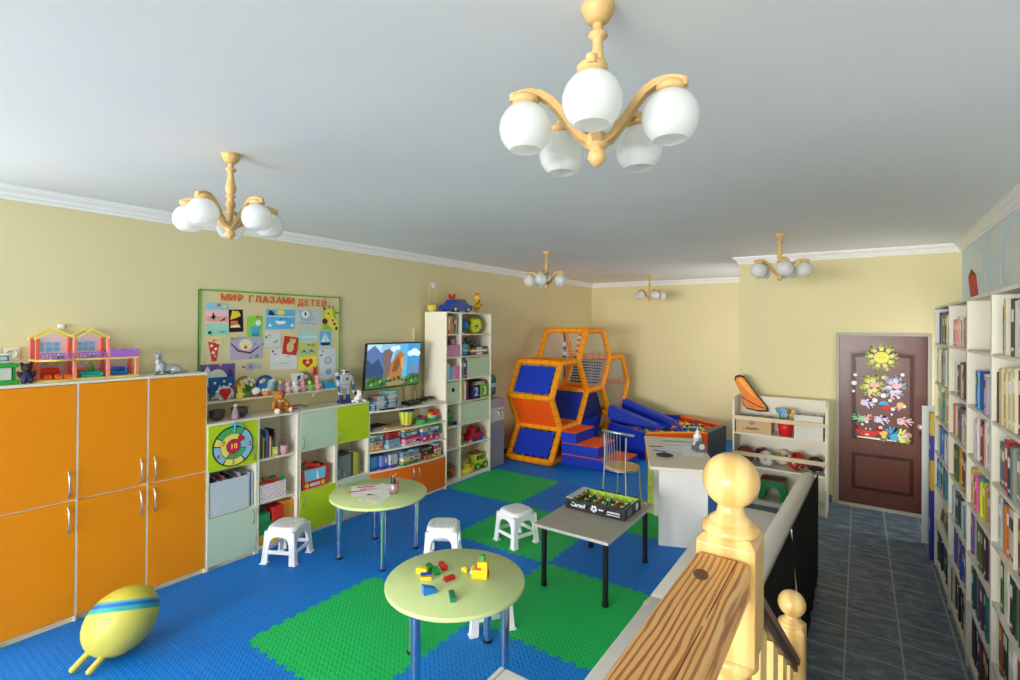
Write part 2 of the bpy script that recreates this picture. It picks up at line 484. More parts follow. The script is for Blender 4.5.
g = G(); g.cyl((.552, fy, .98), (.552, fy - .012, .98), .028, STEEL); g.cyl((.552, fy - .012, .98), (.552, fy - .04, .98), .01, STEEL); g.ell((.552, fy - .055, .98), (.026, .02, .026), M('#e6e4df', .2, .6)); g.box(.545, .56, fy - .003, fy, .86, .93, BLACK)
P('door_knob', g, slab, world=True)
ys = fy - .0122
def hand_pts(cx, cz, s, ang, sq=1.0):
    pts = []
    fingers = [(-62, .62, .13), (-22, .98, .11), (0, 1.08, .11), (22, 1.0, .11), (44, .84, .1)]
    out = [(-.3, -.45), (-.42, -.1)]
    for a, l, w in fingers:
        t = R(a); dx, dz = math.sin(t), math.cos(t); px, pz = dz, -dx
        b = .32
        out += [(dx * b - px * w, dz * b - pz * w), (dx * l - px * w * .8, dz * l - pz * w * .8), (dx * (l + .1), dz * (l + .1)), (dx * l + px * w * .8, dz * l + pz * w * .8), (dx * b + px * w, dz * b + pz * w)]
    out += [(.42, -.1), (.3, -.45)]
    ca, sa = math.cos(ang), math.sin(ang)
    return [(cx + s * (x * ca + z * sa), cz + s * (-x * sa + z * ca)) for x, z in out]
def sticker(name, items):
    g = G(); k = 0
    for kind, mt, a in items:
        y0 = ys - k * .0005; k += 1
        if kind == 'hand': g.prism(hand_pts(*a), 'xz', y0 - .0005, y0, mt)
        elif kind == 'disc': g.prism([(a[0] + a[2] * math.cos(t * PI / 10), a[1] + a[3] * math.sin(t * PI / 10)) for t in range(20)], 'xz', y0 - .0005, y0, mt)
        else: g.prism(a, 'xz', y0 - .0005, y0, mt)
    return P(name, g, slab, world=True)
YE, LI, PK, BL, RD, GN, OR, WH = [PL(h, .6) for h in ('#f0e36a', '#d3cfe6', '#f0b6bb', '#49a9d6', '#d8342c', '#9ad0a8', '#f0b470', '#e4eaee')]
YG = PL('#dde27a', .6); DK = PL('#5a3b30', .6)
sticker('sun_sticker', [('hand', YG, (.205 + .1 * math.sin(2 * PI * i / 9), 1.725 + .1 * math.cos(2 * PI * i / 9), .055, 2 * PI * i / 9)) for i in range(9)] + [('disc', YE, (.205, 1.725, .072, .066))] + [('disc', DK, (.19, 1.722, .006, .006)), ('disc', DK, (.225, 1.722, .006, .006))])
sticker('palm_sticker', [('hand', YG, (.228, 1.5, .045, R(90)))])
def seahorse(cx, c1, c2):
    it = [('hand', c1, (cx + .05 * math.sin(R(a)), 1.40 + .07 * math.cos(R(a)), .062, R(a))) for a in (-100, -40, 20, 80, 140, 200)]
    it += [('disc', c2, (cx + .02, 1.41, .04, .03))]
    sp = []
    for i in range(20):
        t = i / 19 * 1.6 * PI; r = .042 - .02 * i / 19; sp.append((cx + .0 + r * math.cos(t), 1.285 + r * math.sin(t)))
    for i in range(19, -1, -1):
        t = i / 19 * 1.6 * PI; r = .026 - .018 * i / 19; sp.append((cx + r * math.cos(t), 1.285 + r * math.sin(t)))
    return it + [('poly', c2, sp)]
sticker('seahorse_sticker', seahorse(.115, YG, PK))
sticker('seahorse_sticker', seahorse(.32, LI, PK))
sticker('hand_sticker', [('hand', PK, (.05, 1.2, .085, R(100))), ('hand', LI, (.06, 1.198, .078, R(100)))])
sticker('hand_sticker', [('hand', GN, (.02, 1.015, .08, R(-80))), ('hand', PK, (.07, 1.02, .06, R(40)))])
sticker('hand_sticker', [('hand', PK, (.18, 1.02, .09, R(92))), ('hand', LI, (.19, 1.02, .08, R(92))), ('disc', BL, (.155, 1.03, .01, .01))])
sticker('hand_sticker', [('hand', PK, (.39, 1.02, .09, R(88))), ('disc', BL, (.372, 1.03, .012, .012))])
sticker('mushroom_sticker', [('poly', RD, [(.2, 1.17), (.25, 1.12), (.3, 1.16), (.28, 1.19)]), ('poly', BL, [(.185 + .0, 1.19)] + [(.228 + .045 * math.cos(PI - i * PI / 8), 1.19 + .045 * math.sin(i * PI / 8)) for i in range(9)])])
sticker('jellyfish_sticker', [('hand', PK, (.365, 1.19, .055, R(200))), ('disc', OR, (.378, 1.205, .034, .028))])
sticker('crab_sticker', [('disc', RD, (.085, .85, .085, .035)), ('hand', RD, (-.005, .88, .05, R(-30))), ('hand', RD, (.175, .88, .05, R(30))), ('disc', WH, (.075, .838, .022, .008)), ('disc', WH, (.065, .905, .009, .009)), ('disc', WH, (.105, .905, .009, .009))])
sticker('octopus_sticker', [('hand', YG, (.23, .835, .05, R(180))), ('disc', OR, (.23, .868, .04, .032))])
sticker('seaweed_sticker', [('hand', YG, (.36, .84, .1, R(35))), ('hand', BL, (.32, .845, .1, R(-20))), ('hand', YG, (.4, .81, .06, R(80))), ('hand', PK, (.42, .865, .055, R(70)))])
sticker('sand_sticker', [('poly', CREAM, [(-.02, .795), (.2, .788), (.44, .79), (.46, .81), (.3, .805), (.1, .812), (-.02, .81)])])
for x, z, r in ((-.04, 1.515, .018), (-.05, 1.42, .026), (-.055, 1.325, .015), (.395, 1.54, .018), (.155, 1.4, .016), (.225, 1.41, .014), (.225, 1.295, .026), (.145, 1.235, .026), (.285, 1.245, .018), (.36, 1.29, .018), (.11, 1.18, .015), (.31, 1.15, .019), (.41, 1.19, .018), (.3, 1.09, .011), (.07, .985, .018), (.2, .93, .018), (.03, .95, .013)):
    sticker('bubble_sticker', [('disc', WH, (x, z, r, r))])

# ------------------------------------------------------------------ foam puzzle mats
FBLUE = mat_foam('foam_blue', '#0678d6'); FLB = mat_foam('foam_light_blue', '#1283de'); FGRN = mat_foam('foam_green', '#18bb5c')
gx = [-4.425, -4.275, -3.25, -2.228, -1.205]
gy = [-.29, .73, 1.752, 2.775, 3.8, 4.85, 5.88, 6.91, 7.94, 8.96, 9.885]
def tooth_edge(a, b, nteeth, sgn):
    """dovetail teeth along a->b in 1D units: list of (t along, offset)"""
    L_ = b - a; out = [(a, 0)]; mg = L_ * .035 if nteeth > 1 else 0; a0 = a + mg; pitch = (L_ - 2 * mg) / nteeth
    for i in range(nteeth):
        c = a0 + (i + .5) * pitch; w = pitch * .25; h = .023
        for t, o in ((c - w * .8, 0), (c - w * 1.15, h), (c + w * 1.15, h), (c + w * .8, 0)): out.append((t, o * sgn))
    out.append((b, 0)); return out
def hline(j, i):   # horizontal grid edge at gy[j] between gx[i], gx[i+1]
    if j in (0, len(gy) - 1): return [(gx[i], gy[j]), (gx[i + 1], gy[j])]
    n = 10 if i > 0 else 1
    return [(t, gy[j] + o) for t, o in tooth_edge(gx[i], gx[i + 1], n, 1 if (i + j) % 2 else -1)]
def vline(i, j):
    if i in (0, len(gx) - 1): return [(gx[i], gy[j]), (gx[i], gy[j + 1])]
    return [(gx[i] + o, t) for t, o in tooth_edge(gy[j], gy[j + 1], 10, 1 if (i + j) % 2 else -1)]
rown = ['nearest row', 'second row from the stairs', 'third row from the stairs', 'fourth row from the stairs', 'fifth row from the stairs', 'sixth row from the stairs', 'seventh row from the stairs', 'eighth row from the stairs', 'ninth row from the stairs', 'row along the back wall']
coln = ['narrow strip along the cabinets', 'column next to the cabinets', 'middle column', 'column next to the sofa']
for j in range(len(gy) - 1):
    for i in range(4):
        o = .0008
        pts = hline(j, i)[:-1] + vline(i + 1, j)[:-1] + hline(j + 1, i)[::-1][:-1] + vline(i, j)[::-1][:-1]
        green = (i, j) in ((2, 2), (3, 3), (2, 4), (1, 5), (3, 5))
        light = (i, j) in ((3, 6), (2, 6), (2, 7), (3, 2))
        mt = FGRN if green else FLB if light else FBLUE
        g = G(); g.prism(pts, 'xy', FZ + .0005, 0, mt)
        c = ((gx[i] + gx[i + 1]) / 2, (gy[j] + gy[j + 1]) / 2, FZ)
        cl = 'green' if green else 'light blue' if light else 'blue'
        S('foam_mat', g, '%s foam puzzle mat, %s, %s' % (cl, coln[i], rown[j]), 'floor mat', c, 0, 'foam puzzle mats on the floor', world=True)
# ------------------------------------------------------------------ left wall: cabinets and shelf units
def arc_handle(g, x, y, z, h, mt, r=.0055, out=.03):
    pts = []
    for i in range(9):
        t = i / 8; pts.append((x + out * math.sin(PI * t) ** .6 * 1.0, y, z - h / 2 + h * t))
    g.tube(pts, r, mt, 8)
    return g
def door(parent, y0, y1, z0, z1, xf, mt, hy=None, hz=None, hh=.14, hm=STEEL, name='door'):
    g = G(); g.box(xf - .018, xf, y0, y1, z0, z1, mt, .0015)
    o = P(name, g, parent, world=True)
    if hy is not None:
        g = G(); arc_handle(g, xf, hy, hz, hh, hm, .006 if hh > .15 else .0045, .03 if hh > .15 else .024); P('handle', g, o, world=True)
    return o
xf = -4.43
for k, (a, b, hs, lb) in enumerate(((.762, 1.183, 1, 'tall orange cabinet under the green toy, at the left edge of the row'), (1.183, 1.603, 1, 'tall orange cabinet under the dollhouse, middle of the orange three'), (1.603, 2.024, -1, 'tall orange cabinet under the silver dog figurine'))):
    t = T('tall_cabinet', lb, 'cabinet', ((xf + XL) / 2, (a + b) / 2, FZ), 0, 'tall orange two-door cabinets')
    g = G(); xb = xf - .019; x0 = XL + .003
    e = .0006
    g.box(x0, xf - .001, a + e, a + .0055, FZ, 1.628, CREAM); g.box(x0, xf - .001, b - .0055, b - e, FZ, 1.628, CREAM)
    g.box(x0, xf, a + e, b - e, 1.628, 1.645, CREAM); g.box(x0, xb, a + .0055, b - .0055, .03, .046, CREAM); g.box(x0, x0 + .006, a + .0055, b - .0055, .046, 1.628, CREAM_IN)
    g.box(xb - .03, xb - .012, a + .0055, b - .0055, FZ, .03, CREAM); g.box(x0, xb, a + .0055, b - .0055, .822, .838, CREAM)
    P('carcass', g, t, world=True)
    hy = b - .045 if hs > 0 else a + .045
    door(t, a + .0072, b - .0072, .836, 1.624, xf, ORANGE, hy, .943, .175)
    door(t, a + .0072, b - .0072, .036, .823, xf, ORANGE, hy, .703, .175)

xf = -4.422
DKH = M('#7d8784', .3, .7)
lows = [(2.028, 2.452, [LIME, None, MINT], 'low shelf unit under the dart target, grey box in its middle cell'),
        (2.453, 2.857, [None, None, None], 'low open shelf unit under the teddy bear, soft blocks in its bottom cell'),
        (2.866, 3.279, [MINT, None, LIME], 'low shelf unit with mint door above and lime door below the red truck box'),
        (3.28, 3.70, [LIME, None, MINT], 'low shelf unit with lime upper door beside the television shelves')]
for a, b, ds, lb in lows:
    t = T('low_shelf_unit', lb, 'shelf unit', ((xf + XL) / 2, (a + b) / 2, FZ), 0, 'low lime and mint shelf units')
    g = G(); xb = xf - .019; x0 = XL + .003; e = .0005; w = .016
    g.box(x0, xf - .002, a + e, a + w, FZ, 1.197, CREAM); g.box(x0, xf - .002, b - w, b - e, FZ, 1.197, CREAM)
    g.box(x0, xf, a + e, b - e, 1.197, 1.215, CREAM); g.box(x0, x0 + .006, a + w, b - w, .046, 1.197, CREAM_IN)
    g.box(x0, xf - .002, a + w, b - w, .03, .046, CREAM); g.box(xb - .03, xb - .012, a + w, b - w, FZ, .03, CREAM)
    P('carcass', g, t, world=True)
    for z in (.42, .808):
        g = G(); g.box(x0 + .006, xb, a + w, b - w, z, z + .016, CREAM); P('shelf', g, t, world=True)
    zz = [(.815, 1.194), None, (.036, .428)]
    for i, mt in enumerate(ds):
        if mt is None or i == 1: continue
        z0, z1 = zz[i]
        left = a > 2.8
        hy = a + .035 if left else b - .035
        door(t, a + .004, b - .004, z0, z1, xf, mt, hy, (z0 + .09) if i == 0 else z1 - .09, .12, DKH)

# bowed television shelf unit
BF = [(3.702, -4.42), (3.85, -4.372), (4.0, -4.333), (4.15, -4.3), (4.3, -4.278), (4.45, -4.263), (4.6, -4.256), (4.775, -4.258)]
def bf(y):
    for (a, xa), (b, xb) in zip(BF, BF[1:]):
        if y <= b: return xa + (xb - xa) * (y - a) / (b - a)
    return BF[-1][1]
def bowed(g, y0, y1, z0, z1, mt, ins=0.0, x0=XL + .01, n=14):
    pts = [(x0, y0)] + [(bf(y0 + (y1 - y0) * i / n) - ins, y0 + (y1 - y0) * i / n) for i in range(n + 1)] + [(x0, y1)]
    return g.prism(pts[::-1], 'xy', z0, z1, mt)
t = T('television_unit', 'bowed cream shelf unit full of board games with orange doors, below the television', 'shelf unit', (-4.5, 4.24, .0005))
g = G(); g.box(XL + .003, -4.425, 3.702, 3.716, .0005, 1.078, CREAM); g.box(XL + .003, -4.252, 4.772, 4.79, .0005, 1.1, CREAM); g.box(XL + .003, XL + .01, 3.716, 4.772, .04, 1.078, CREAM_IN)
bowed(g, 3.717, 4.771, .022, .038, CREAM, .0); bowed(g, 3.717, 4.771, .0005, .022, CREAM, .03)
P('carcass', g, t, world=True)
g = G(); bowed(g, 3.702, 4.771, 1.078, 1.096, CREAM, -.004); P('top_board', g, t, world=True)
TVS = (.848, .632, .412)
for z in TVS:
    g = G(); bowed(g, 3.717, 4.771, z, z + .016, CREAM, -.002); P('shelf', g, t, world=True)
for a, b, hy in ((3.72, 4.272, 4.24), (4.278, 4.768, 4.315)):
    g = G(); n = 10
    ys_ = [a + (b - a) * i / n for i in range(n + 1)]
    pts = [(bf(y) + .0, y) for y in ys_] + [(bf(y) - .016, y) for y in ys_[::-1]]
    g.prism(pts, 'xy', .042, .408, TVORANGE); o = P('door', g, t, world=True)
    g = G(); arc_handle(g, bf(hy), hy, .31, .12, STEEL, .005, .026); P('handle', g, o, world=True)

# tall cream shelf tower
TX, TY0, TY1, TZ = -4.29, 4.80, 5.752, 2.225
t = T('shelf_tower', 'tall cream shelf tower of open cubbies with the blue toy car on top', 'shelf unit', (-4.5, 5.28, .0005))
g = G(); w = .018; x0 = -4.662
g.box(x0, TX, TY0, TY0 + w, .0005, TZ, CREAM); g.box(x0, TX, TY1 - w, TY1, .0005, TZ, CREAM); g.box(x0, TX, TY0 + w, TY1 - w, TZ - w, TZ, CREAM)
g.box(x0, x0 + .006, TY0 + w, TY1 - w, .05, TZ - w, CREAM_IN); g.box(x0, TX, TY0 + w, TY1 - w, .045, .062, CREAM); g.box(TX - .05, TX - .03, TY0 + w, TY1 - w, .0005, .045, CREAM)
P('carcass', g, t, world=True)
TD = 5.092
g = G(); g.box(x0 + .006, TX - .002, TD, TD + w, .062, TZ - w, CREAM); P('divider', g, t, world=True)
ROWS = [.062, .468, .752, 1.052, 1.352, 1.645, 1.94]
for z in ROWS[1:]:
    for a, b in ((TY0 + w, TD), (TD + w, TY1 - w)):
        g = G(); g.box(x0 + .006, TX - .001, a, b, z - .016, z, CREAM); P('shelf', g, t, world=True)

# water cooler
t = T('water_cooler', 'grey water cooler with dark green bottle beside the shelf tower', 'water cooler', (-4.5, 5.94, .0005))
GB = M('#a9abb0', .35, amt=.03); GB2 = M('#8d909b', .35, amt=.03); LG = M('#d3d2cd', .4)
g = G(); g.box(-4.65, -4.345, 5.80, 6.16, .0005, .99, GB, .015); b0 = P('body', g, t, world=True)
g = G(); g.box(-4.346, -4.335, 5.815, 6.145, .03, .62, GB2, .005); P('door', g, b0, world=True)
g = G(); g.box(-4.346, -4.33, 5.815, 6.145, .66, .86, LG, .008); P('dispenser_panel', g, b0, world=True)
for y, c in ((5.97, '#3a63b8'), (6.06, '#c94a3c')):
    g = G(); g.box(-4.331, -4.295, y - .014, y + .014, .78, .81, LG, .005); g.cyl((-4.305, y, .79), (-4.305, y, .74), .008, LG); g.box(-4.331, -4.293, y - .012, y + .012, .811, .822, PL(c)); P('tap', g, b0, world=True)
g = G(); g.box(-4.345, -4.3, 5.9, 6.1, .655, .665, GB2, .003); P('drip_tray', g, b0, world=True)
g = G(); BG = M('#3d6765', .15, coat=.5); r = .128
g.lathe([(.03, .0), (.04, .012), (.045, .03), (.12, .06), (r, .08), (r, .14), (r - .008, .15), (r, .16), (r, .23), (r - .008, .24), (r, .25), (r, .3), (r - .03, .34), (0, .345)], BG, (-4.5, 5.94, .99), 24)
g.lathe([(r + .001, .17), (r + .001, .225)], M('#b4d6de', .5), (-4.5, 5.94, .99), 24)
P('water_bottle', g, t, world=True)

# ------------------------------------------------------------------ books
def book_mesh(w, h, d, col, band=None):
    """spine at x=0 facing -X, thickness along y, height along z"""
    g = G(); mt = M(col, .5, amt=.05); c = .0022
    g.box(0, c, 0, w, 0, h, mt); g.box(c, d, 0, c, 0, h, mt); g.box(c, d, w - c, w, 0, h, mt)
    g.box(c, d - .004, c, w - c, .003, h - .003, PAPER)
    if band and w > .009:
        bm_ = M(band, .5)
        g.box(-.0006, 0, w * .15, w * .85, h * .62, h * .84, bm_); g.box(-.0006, 0, w * .2, w * .8, h * .1, h * .16, bm_)
    return g
def cname(h):
    r, g_, b = [int(h[i:i + 2], 16) for i in (1, 3, 5)]
    mx, mn = max(r, g_, b), min(r, g_, b)
    if mx < 75: return 'black'
    if mx - mn < 28: return 'white' if mx > 215 else 'grey'
    if r == mx:
        if g_ > .82 * r and b < .8 * r: return 'cream' if b > .62 * r and r > 190 else ('yellow' if r > 170 else 'olive')
        if g_ > .48 * r and b < .5 * r: return 'orange' if r > 170 else 'brown'
        if b > .62 * r: return 'pink'
        if g_ > .5 * r: return 'tan' if r > 150 else 'brown'
        return 'red' if r > 130 else 'maroon'
    if g_ == mx: return 'teal' if b > .8 * g_ else 'green'
    if r > .6 * b and r > g_: return 'purple'
    if g_ > .75 * b: return 'teal'
    return 'navy' if b < 120 else 'blue'
ORD = ['first', 'second', 'third', 'fourth', 'fifth', 'sixth', 'seventh', 'eighth', 'ninth', 'tenth', 'eleventh', 'twelfth', 'thirteenth', 'fourteenth']
BANDS = ['#f0ead8', '#d8b24a', '#ffffff', None, None, '#22252c']
def book_row(y0, y1, x, z, hmax, cols, face, where, group, wr=(.016, .034), dmax=.2, seed=0, hvar=.25, lean=True, start=0):
    """books upright in a row; face=-1 spines to -X, face=+1 spines to +X; counted from the left end as seen from the aisle"""
    r = random.Random(seed); y = y1 if face < 0 else y0; i = 0
    out = []
    while True:
        w = r.uniform(*wr); c = cols[i % len(cols)]; h = hmax * r.uniform(1 - hvar, 1); dd = dmax * r.uniform(.75, 1)
        if face < 0 and y - w < y0: break
        if face > 0 and y + w > y1: break
        if i >= 12: break
        g = book_mesh(w, h, dd, c, BANDS[r.randrange(6)])
        dx = r.uniform(0, .018)
        lab = '%s book, %s from the left %s' % (cname(c), ORD[i], where)
        if face < 0:
            o = S('book', g, lab, 'book', (x + dx, y - w, z + .0005), 0, group); y -= w + .0012
        else:
            o = S('book', g, lab, 'book', (x - dx, y + w, z + .0005), PI, group); y += w + .0012
        out.append(o); i += 1; hl, wl = h, w
    if lean and out and face < 0 and r.random() < .6 and hl + wl * .16 < hmax * .97:
        a = R(r.uniform(5, 9)); s_ = hl * math.sin(a)
        if y - s_ > y0 + .002:      # the last book leans back onto its neighbour
            o = out[-1]
            o.rotation_euler = (-a, 0, 0); o.location.y -= s_ + .001; o.location.z += wl * math.sin(a) + .0005
    return out
# ------------------------------------------------------------------ on the orange cabinets
ZT = 1.6452
def rot_ell_chain(g, items, mt):
    for c, r, rot in items: g.ell(c, r, mt, rot, 14)
t = T('toy_playset', 'green toy playset with small grey screen on the left orange cabinet', 'toy', (-4.57, .83, ZT))
GN1 = PL('#2f9a3a'); g = G()
g.box(-4.65, -4.5, .72, .9, ZT, ZT + .03, GN1, .006); g.box(-4.63, -4.52, .73, .745, ZT + .03, ZT + .11, GN1, .004); g.box(-4.63, -4.52, .872, .888, ZT + .03, ZT + .11, GN1, .004); g.box(-4.64, -4.5, .72, .9, ZT + .11, ZT + .135, GN1, .006)
P('frame', g, t, world=True)
g = G(); g.box(-4.6, -4.515, .75, .868, ZT + .03, ZT + .109, M('#cfd3c8', .5), .004); P('white_panel', g, t, world=True)
g = G(); g.cyl((-4.514, .77, ZT + .07), (-4.505, .77, ZT + .07), .03, PL('#1d8fa6')); P('dial', g, t, world=True)
g = G(); g.box(-4.59, -4.55, .775, .875, ZT + .135, ZT + .2, M('#d9dccb', .5), .01); o = P('screen_housing', g, t, world=True)
g = G(); g.box(-4.55, -4.546, .79, .86, ZT + .15, ZT + .188, M('#5b666c', .3), .002); g.box(-4.546, -4.5445, .8, .85, ZT + .157, ZT + .181, M('#aebac0', .3)); P('screen', g, o, world=True)
t = T('plush_bear', 'dark brown plush bear in navy beside the dollhouse', 'plush toy', (-4.52, .938, ZT))
BRN = FB('#3a2a25'); NV = FB('#27314f'); g = G()
rot_ell_chain(g, [((-4.52, .938, ZT + .105), (.028, .03, .028), (0, 0, 0)), ((-4.525, .915, ZT + .13), (.01, .012, .013), (0, 0, 0)), ((-4.525, .961, ZT + .13), (.01, .012, .013), (0, 0, 0)), ((-4.498, .938, ZT + .098), (.014, .014, .011), (0, 0, 0)), ((-4.515, .905, ZT + .06), (.012, .014, .03), (R(25), 0, 0)), ((-4.515, .971, ZT + .06), (.012, .014, .03), (R(-25), 0, 0)), ((-4.52, .938, ZT + .07), (.02, .022, .03), (0, 0, 0))], BRN)
P('body', g, t, world=True, remesh=.005)
g = G(); rot_ell_chain(g, [((-4.52, .938, ZT + .048), (.03, .034, .032), (0, 0, 0)), ((-4.505, .922, ZT + .018), (.024, .015, .0175), (0, 0, 0)), ((-4.505, .956, ZT + .018), (.024, .015, .0175), (0, 0, 0))], NV)
P('overalls', g, t, world=True, remesh=.005)

# dollhouse
t = T('dollhouse', 'coral and yellow open dollhouse with two gables and purple railings', 'dollhouse', (-4.6, 1.27, ZT))
CO = PL('#e2604c'); CO2 = PL('#f08a76'); YL = PL('#ecd56a'); PU = PL('#a86bc9'); BK = M('#dcc3cf', .6, amt=.05); BLU = PL('#6fb0dd')
X0, X1 = -4.70, -4.53
yy = (.985, 1.195, 1.388, 1.577)
z0, z1, z2 = ZT + .012, ZT + .15, ZT + .29
for k in range(3):
    a, b = yy[k], yy[k + 1]
    bow = .03 if k == 0 else 0
    for nm, z in (('floor_plate', ZT), ('floor_plate', z1 - .012)):
        pts = [(X0, a + .001), (X1, a + .001)] + [(X1 + bow * math.sin(PI * i / 8), a + (b - a) * i / 8) for i in range(1, 8)] + [(X1, b - .001), (X0, b - .001)]
        g = G(); g.prism(pts[::-1], 'xy', z, z + .012, YL); P(nm, g, t, world=True)
    g = G(); top = z2 if k < 2 else z1
    if k < 2: g.prism([(a + .002, z0), (b - .002, z0), (b - .002, z2), ((a + b) / 2, z2 + .06), (a + .002, z2)], 'yz', X0, X0 + .006, BK)
    else: g.prism([(a + .002, z0), (b - .002, z0), (b - .002, z1 - .013), (a + .002, z1 - .013)], 'yz', X0, X0 + .006, BK)
    if k < 2:
        for u in (.22, .42, .62):
            for v in (0, .035): g.box(X0 + .006, X0 + .009, a + (b - a) * u, a + (b - a) * u + .032, z1 + .05 + v, z1 + .08 + v, BLU)
        for u in (.2, .5, .75): g.box(X0 + .006, X0 + .0085, a + (b - a) * u, a + (b - a) * u + .025, z0 + .09, z0 + .11, YL)
    P('back_wall', g, t, world=True)
    if k < 2:
        c = (a + b) / 2
        for xa in (X0, X1 - .018):
            g = G()
            for s in (-1, 1):
                g.prism([(c + s * (b - a) * .52, z2 - .004), (c, z2 + .058), (c, z2 + .074), (c + s * (b - a) * .52, z2 + .012)][:: s], 'yz', xa, xa + .018, YL)
            P('gable', g, t, world=True)
    g = G(); f = X1 - .004 + (bow * .6)
    ya, yb = a + .022, b - .022
    zf = z1 + .0
    n = 9 if k < 2 else 7
    if k < 2:
        g.box(f - .006, f, ya, yb, zf + .038, zf + .045, PU); g.box(f - .006, f, ya, yb, zf + .001, zf + .006, PU)
        for i in range(n): y = ya + (yb - ya) * i / (n - 1); g.box(f - .006, f, y - .004, y + .004, zf + .005, zf + .04, PU)
    else:
        for x_ in (X0 + .01, X1 - .012): g.box(x_, x_ + .01, a + .004, b - .004, zf + .001, zf + .05, PU, .003)
        for i in range(n): y = a + .01 + (b - a - .02) * i / (n - 1); g.box(X1 - .013, X1 - .001, y - .008, y + .008, zf + .05, zf + .062, PU, .003)
    P('railing', g, t, world=True)
for k, y in enumerate(yy):
    h0 = z2 if k < 3 else z1 - .013
    for x_ in (X0 + .006, X1 - .03):
        for zz0, zz1 in (((z0, z1 - .0125), (z1 + .0005, z2)) if k < 3 else ((z0, h0),)):
            g = G(); yo = y + (.012 if k == 0 else -.012 if k == 3 else 0); g.box(x_, x_ + .022, yo - .011, yo + .011, zz0 + .0005, zz1, CO if x_ < -4.6 or k == 0 else CO2, .003); P('pillar', g, t, world=True)
def toy_sofa(y, w, z, mt, label, x=-4.62, d=.06, h=.05):
    t = T('toy_sofa', label, 'toy furniture', (x, y, z)); g = G()
    g.box(-d / 2, d / 2, -w / 2, w / 2, 0, h * .5, mt, .006); P('seat', g, t)
    g = G(); g.box(-d / 2, -d / 2 + .018, -w / 2, w / 2, h * .45, h, mt, .006); P('backrest', g, t)
    for s in (-1, 1):
        g = G(); y_ = s * (w / 2 - .008); g.box(-d / 2 + .015, d / 2, y_ - .008, y_ + .008, h * .3, h * .78, mt, .004); P('armrest', g, t)
zf = ZT + .0122
toy_sofa(1.085, .1, zf, PL('#e03a22'), 'red toy sofa on the lower floor of the dollhouse', -4.635, .05, .075)
for i, y in enumerate((1.055, 1.11, 1.16)): toy_sofa(y, .04, zf, PL('#f2702a'), ('leftmost', 'middle', 'rightmost')[i] + ' small orange toy armchair before the red toy sofa', -4.565, .035, .032)
toy_sofa(1.3, .13, zf, PL('#27a79b'), 'teal toy sofa on the lower floor of the dollhouse, middle section', -4.58, .045, .04)
toy_sofa(1.475, .1, zf, PL('#2f6fc2'), 'blue toy sofa in the low right section of the dollhouse', -4.62, .06, .06)
t = T('toy_tree', 'tiny green toy tree behind the teal toy sofa', 'toy tree', (-4.635, 1.315, zf))
g = G(); g.cyl((0, 0, 0), (0, 0, .03), .008, PL('#7a4a2a'), n=8); P('trunk', g, t)
g = G(); [g.cyl((0, 0, .025 + .02 * i), (0, 0, .06 + .02 * i), .026 - .006 * i, GN1, 0.002, 10) for i in range(3)]; P('foliage', g, t)
t = T('toy_cabinet', 'orange toy cabinet behind the teal sofa in the dollhouse', 'toy furniture', (-4.66, 1.245, zf))
g = G(); g.box(-.015, .015, -.035, .035, 0, .06, PL('#f0922c'), .003); P('body', g, t)
g = G(); g.box(.015, .018, -.03, .03, .03, .05, PL('#b9472a')); P('drawer', g, t)
for y, c, n in ((1.13, '#2f8f45', 'green'), (1.31, '#3f9f52', 'mint green')):
    g = G(); g.box(-.025, .025, -.03, .03, 0, .022, PL(c), .006); g.box(-.02, .02, -.012, .024, .022, .032, PL('#e8e8e0'), .003)
    S('toy_bed', g, n + ' toy bed on the upper floor of the dollhouse', 'toy furniture', (-4.62, y, ZT + .1505))

# silver dog lying down
t = T('dog_figurine', 'silver grey dog figurine lying on the right orange cabinet', 'figurine', (-4.56, 1.77, ZT))
SV = M('#a9adb2', .45, .25, kind='mottled', amt=.28, scale=55, bump=.4); g = G()
for c, r, rot in [((-4.565, 1.8, ZT + .04), (.038, .085, .036), (0, 0, 0)), ((-4.56, 1.735, ZT + .055), (.035, .04, .05), (R(-20), 0, 0)), ((-4.56, 1.718, ZT + .098), (.024, .026, .045), (R(10), 0, 0)), ((-4.555, 1.712, ZT + .142), (.03, .026, .027), (0, 0, 0)), ((-4.528, 1.706, ZT + .134), (.024, .013, .013), (0, R(12), R(-10))),
                  ((-4.535, 1.69, ZT + .014), (.055, .014, .0145), (0, 0, R(-28))), ((-4.525, 1.735, ZT + .014), (.055, .014, .0145), (0, 0, R(-22))), ((-4.53, 1.84, ZT + .03), (.03, .04, .03), (0, 0, 0)), ((-4.515, 1.815, ZT + .013), (.045, .016, .0135), (0, 0, R(-60))), ((-4.6, 1.84, ZT + .028), (.028, .04, .028), (0, 0, 0)), ((-4.57, 1.9, ZT + .012), (.012, .05, .0115), (0, 0, R(15)))]:
    g.ell(c, r, SV, rot, 14)
P('body', g, t, world=True, remesh=.005)
for y in (1.695, 1.73):
    g = G(); g.ell((-4.565, y, ZT + .166), (.009, .009, .018), SV, (0, 0, 0), 10); P('ear', g, t, world=True)
g = G(); g.ell((-4.504, 1.7, ZT + .132), (.006, .006, .005), BLACK, n=8); P('nose', g, t, world=True)

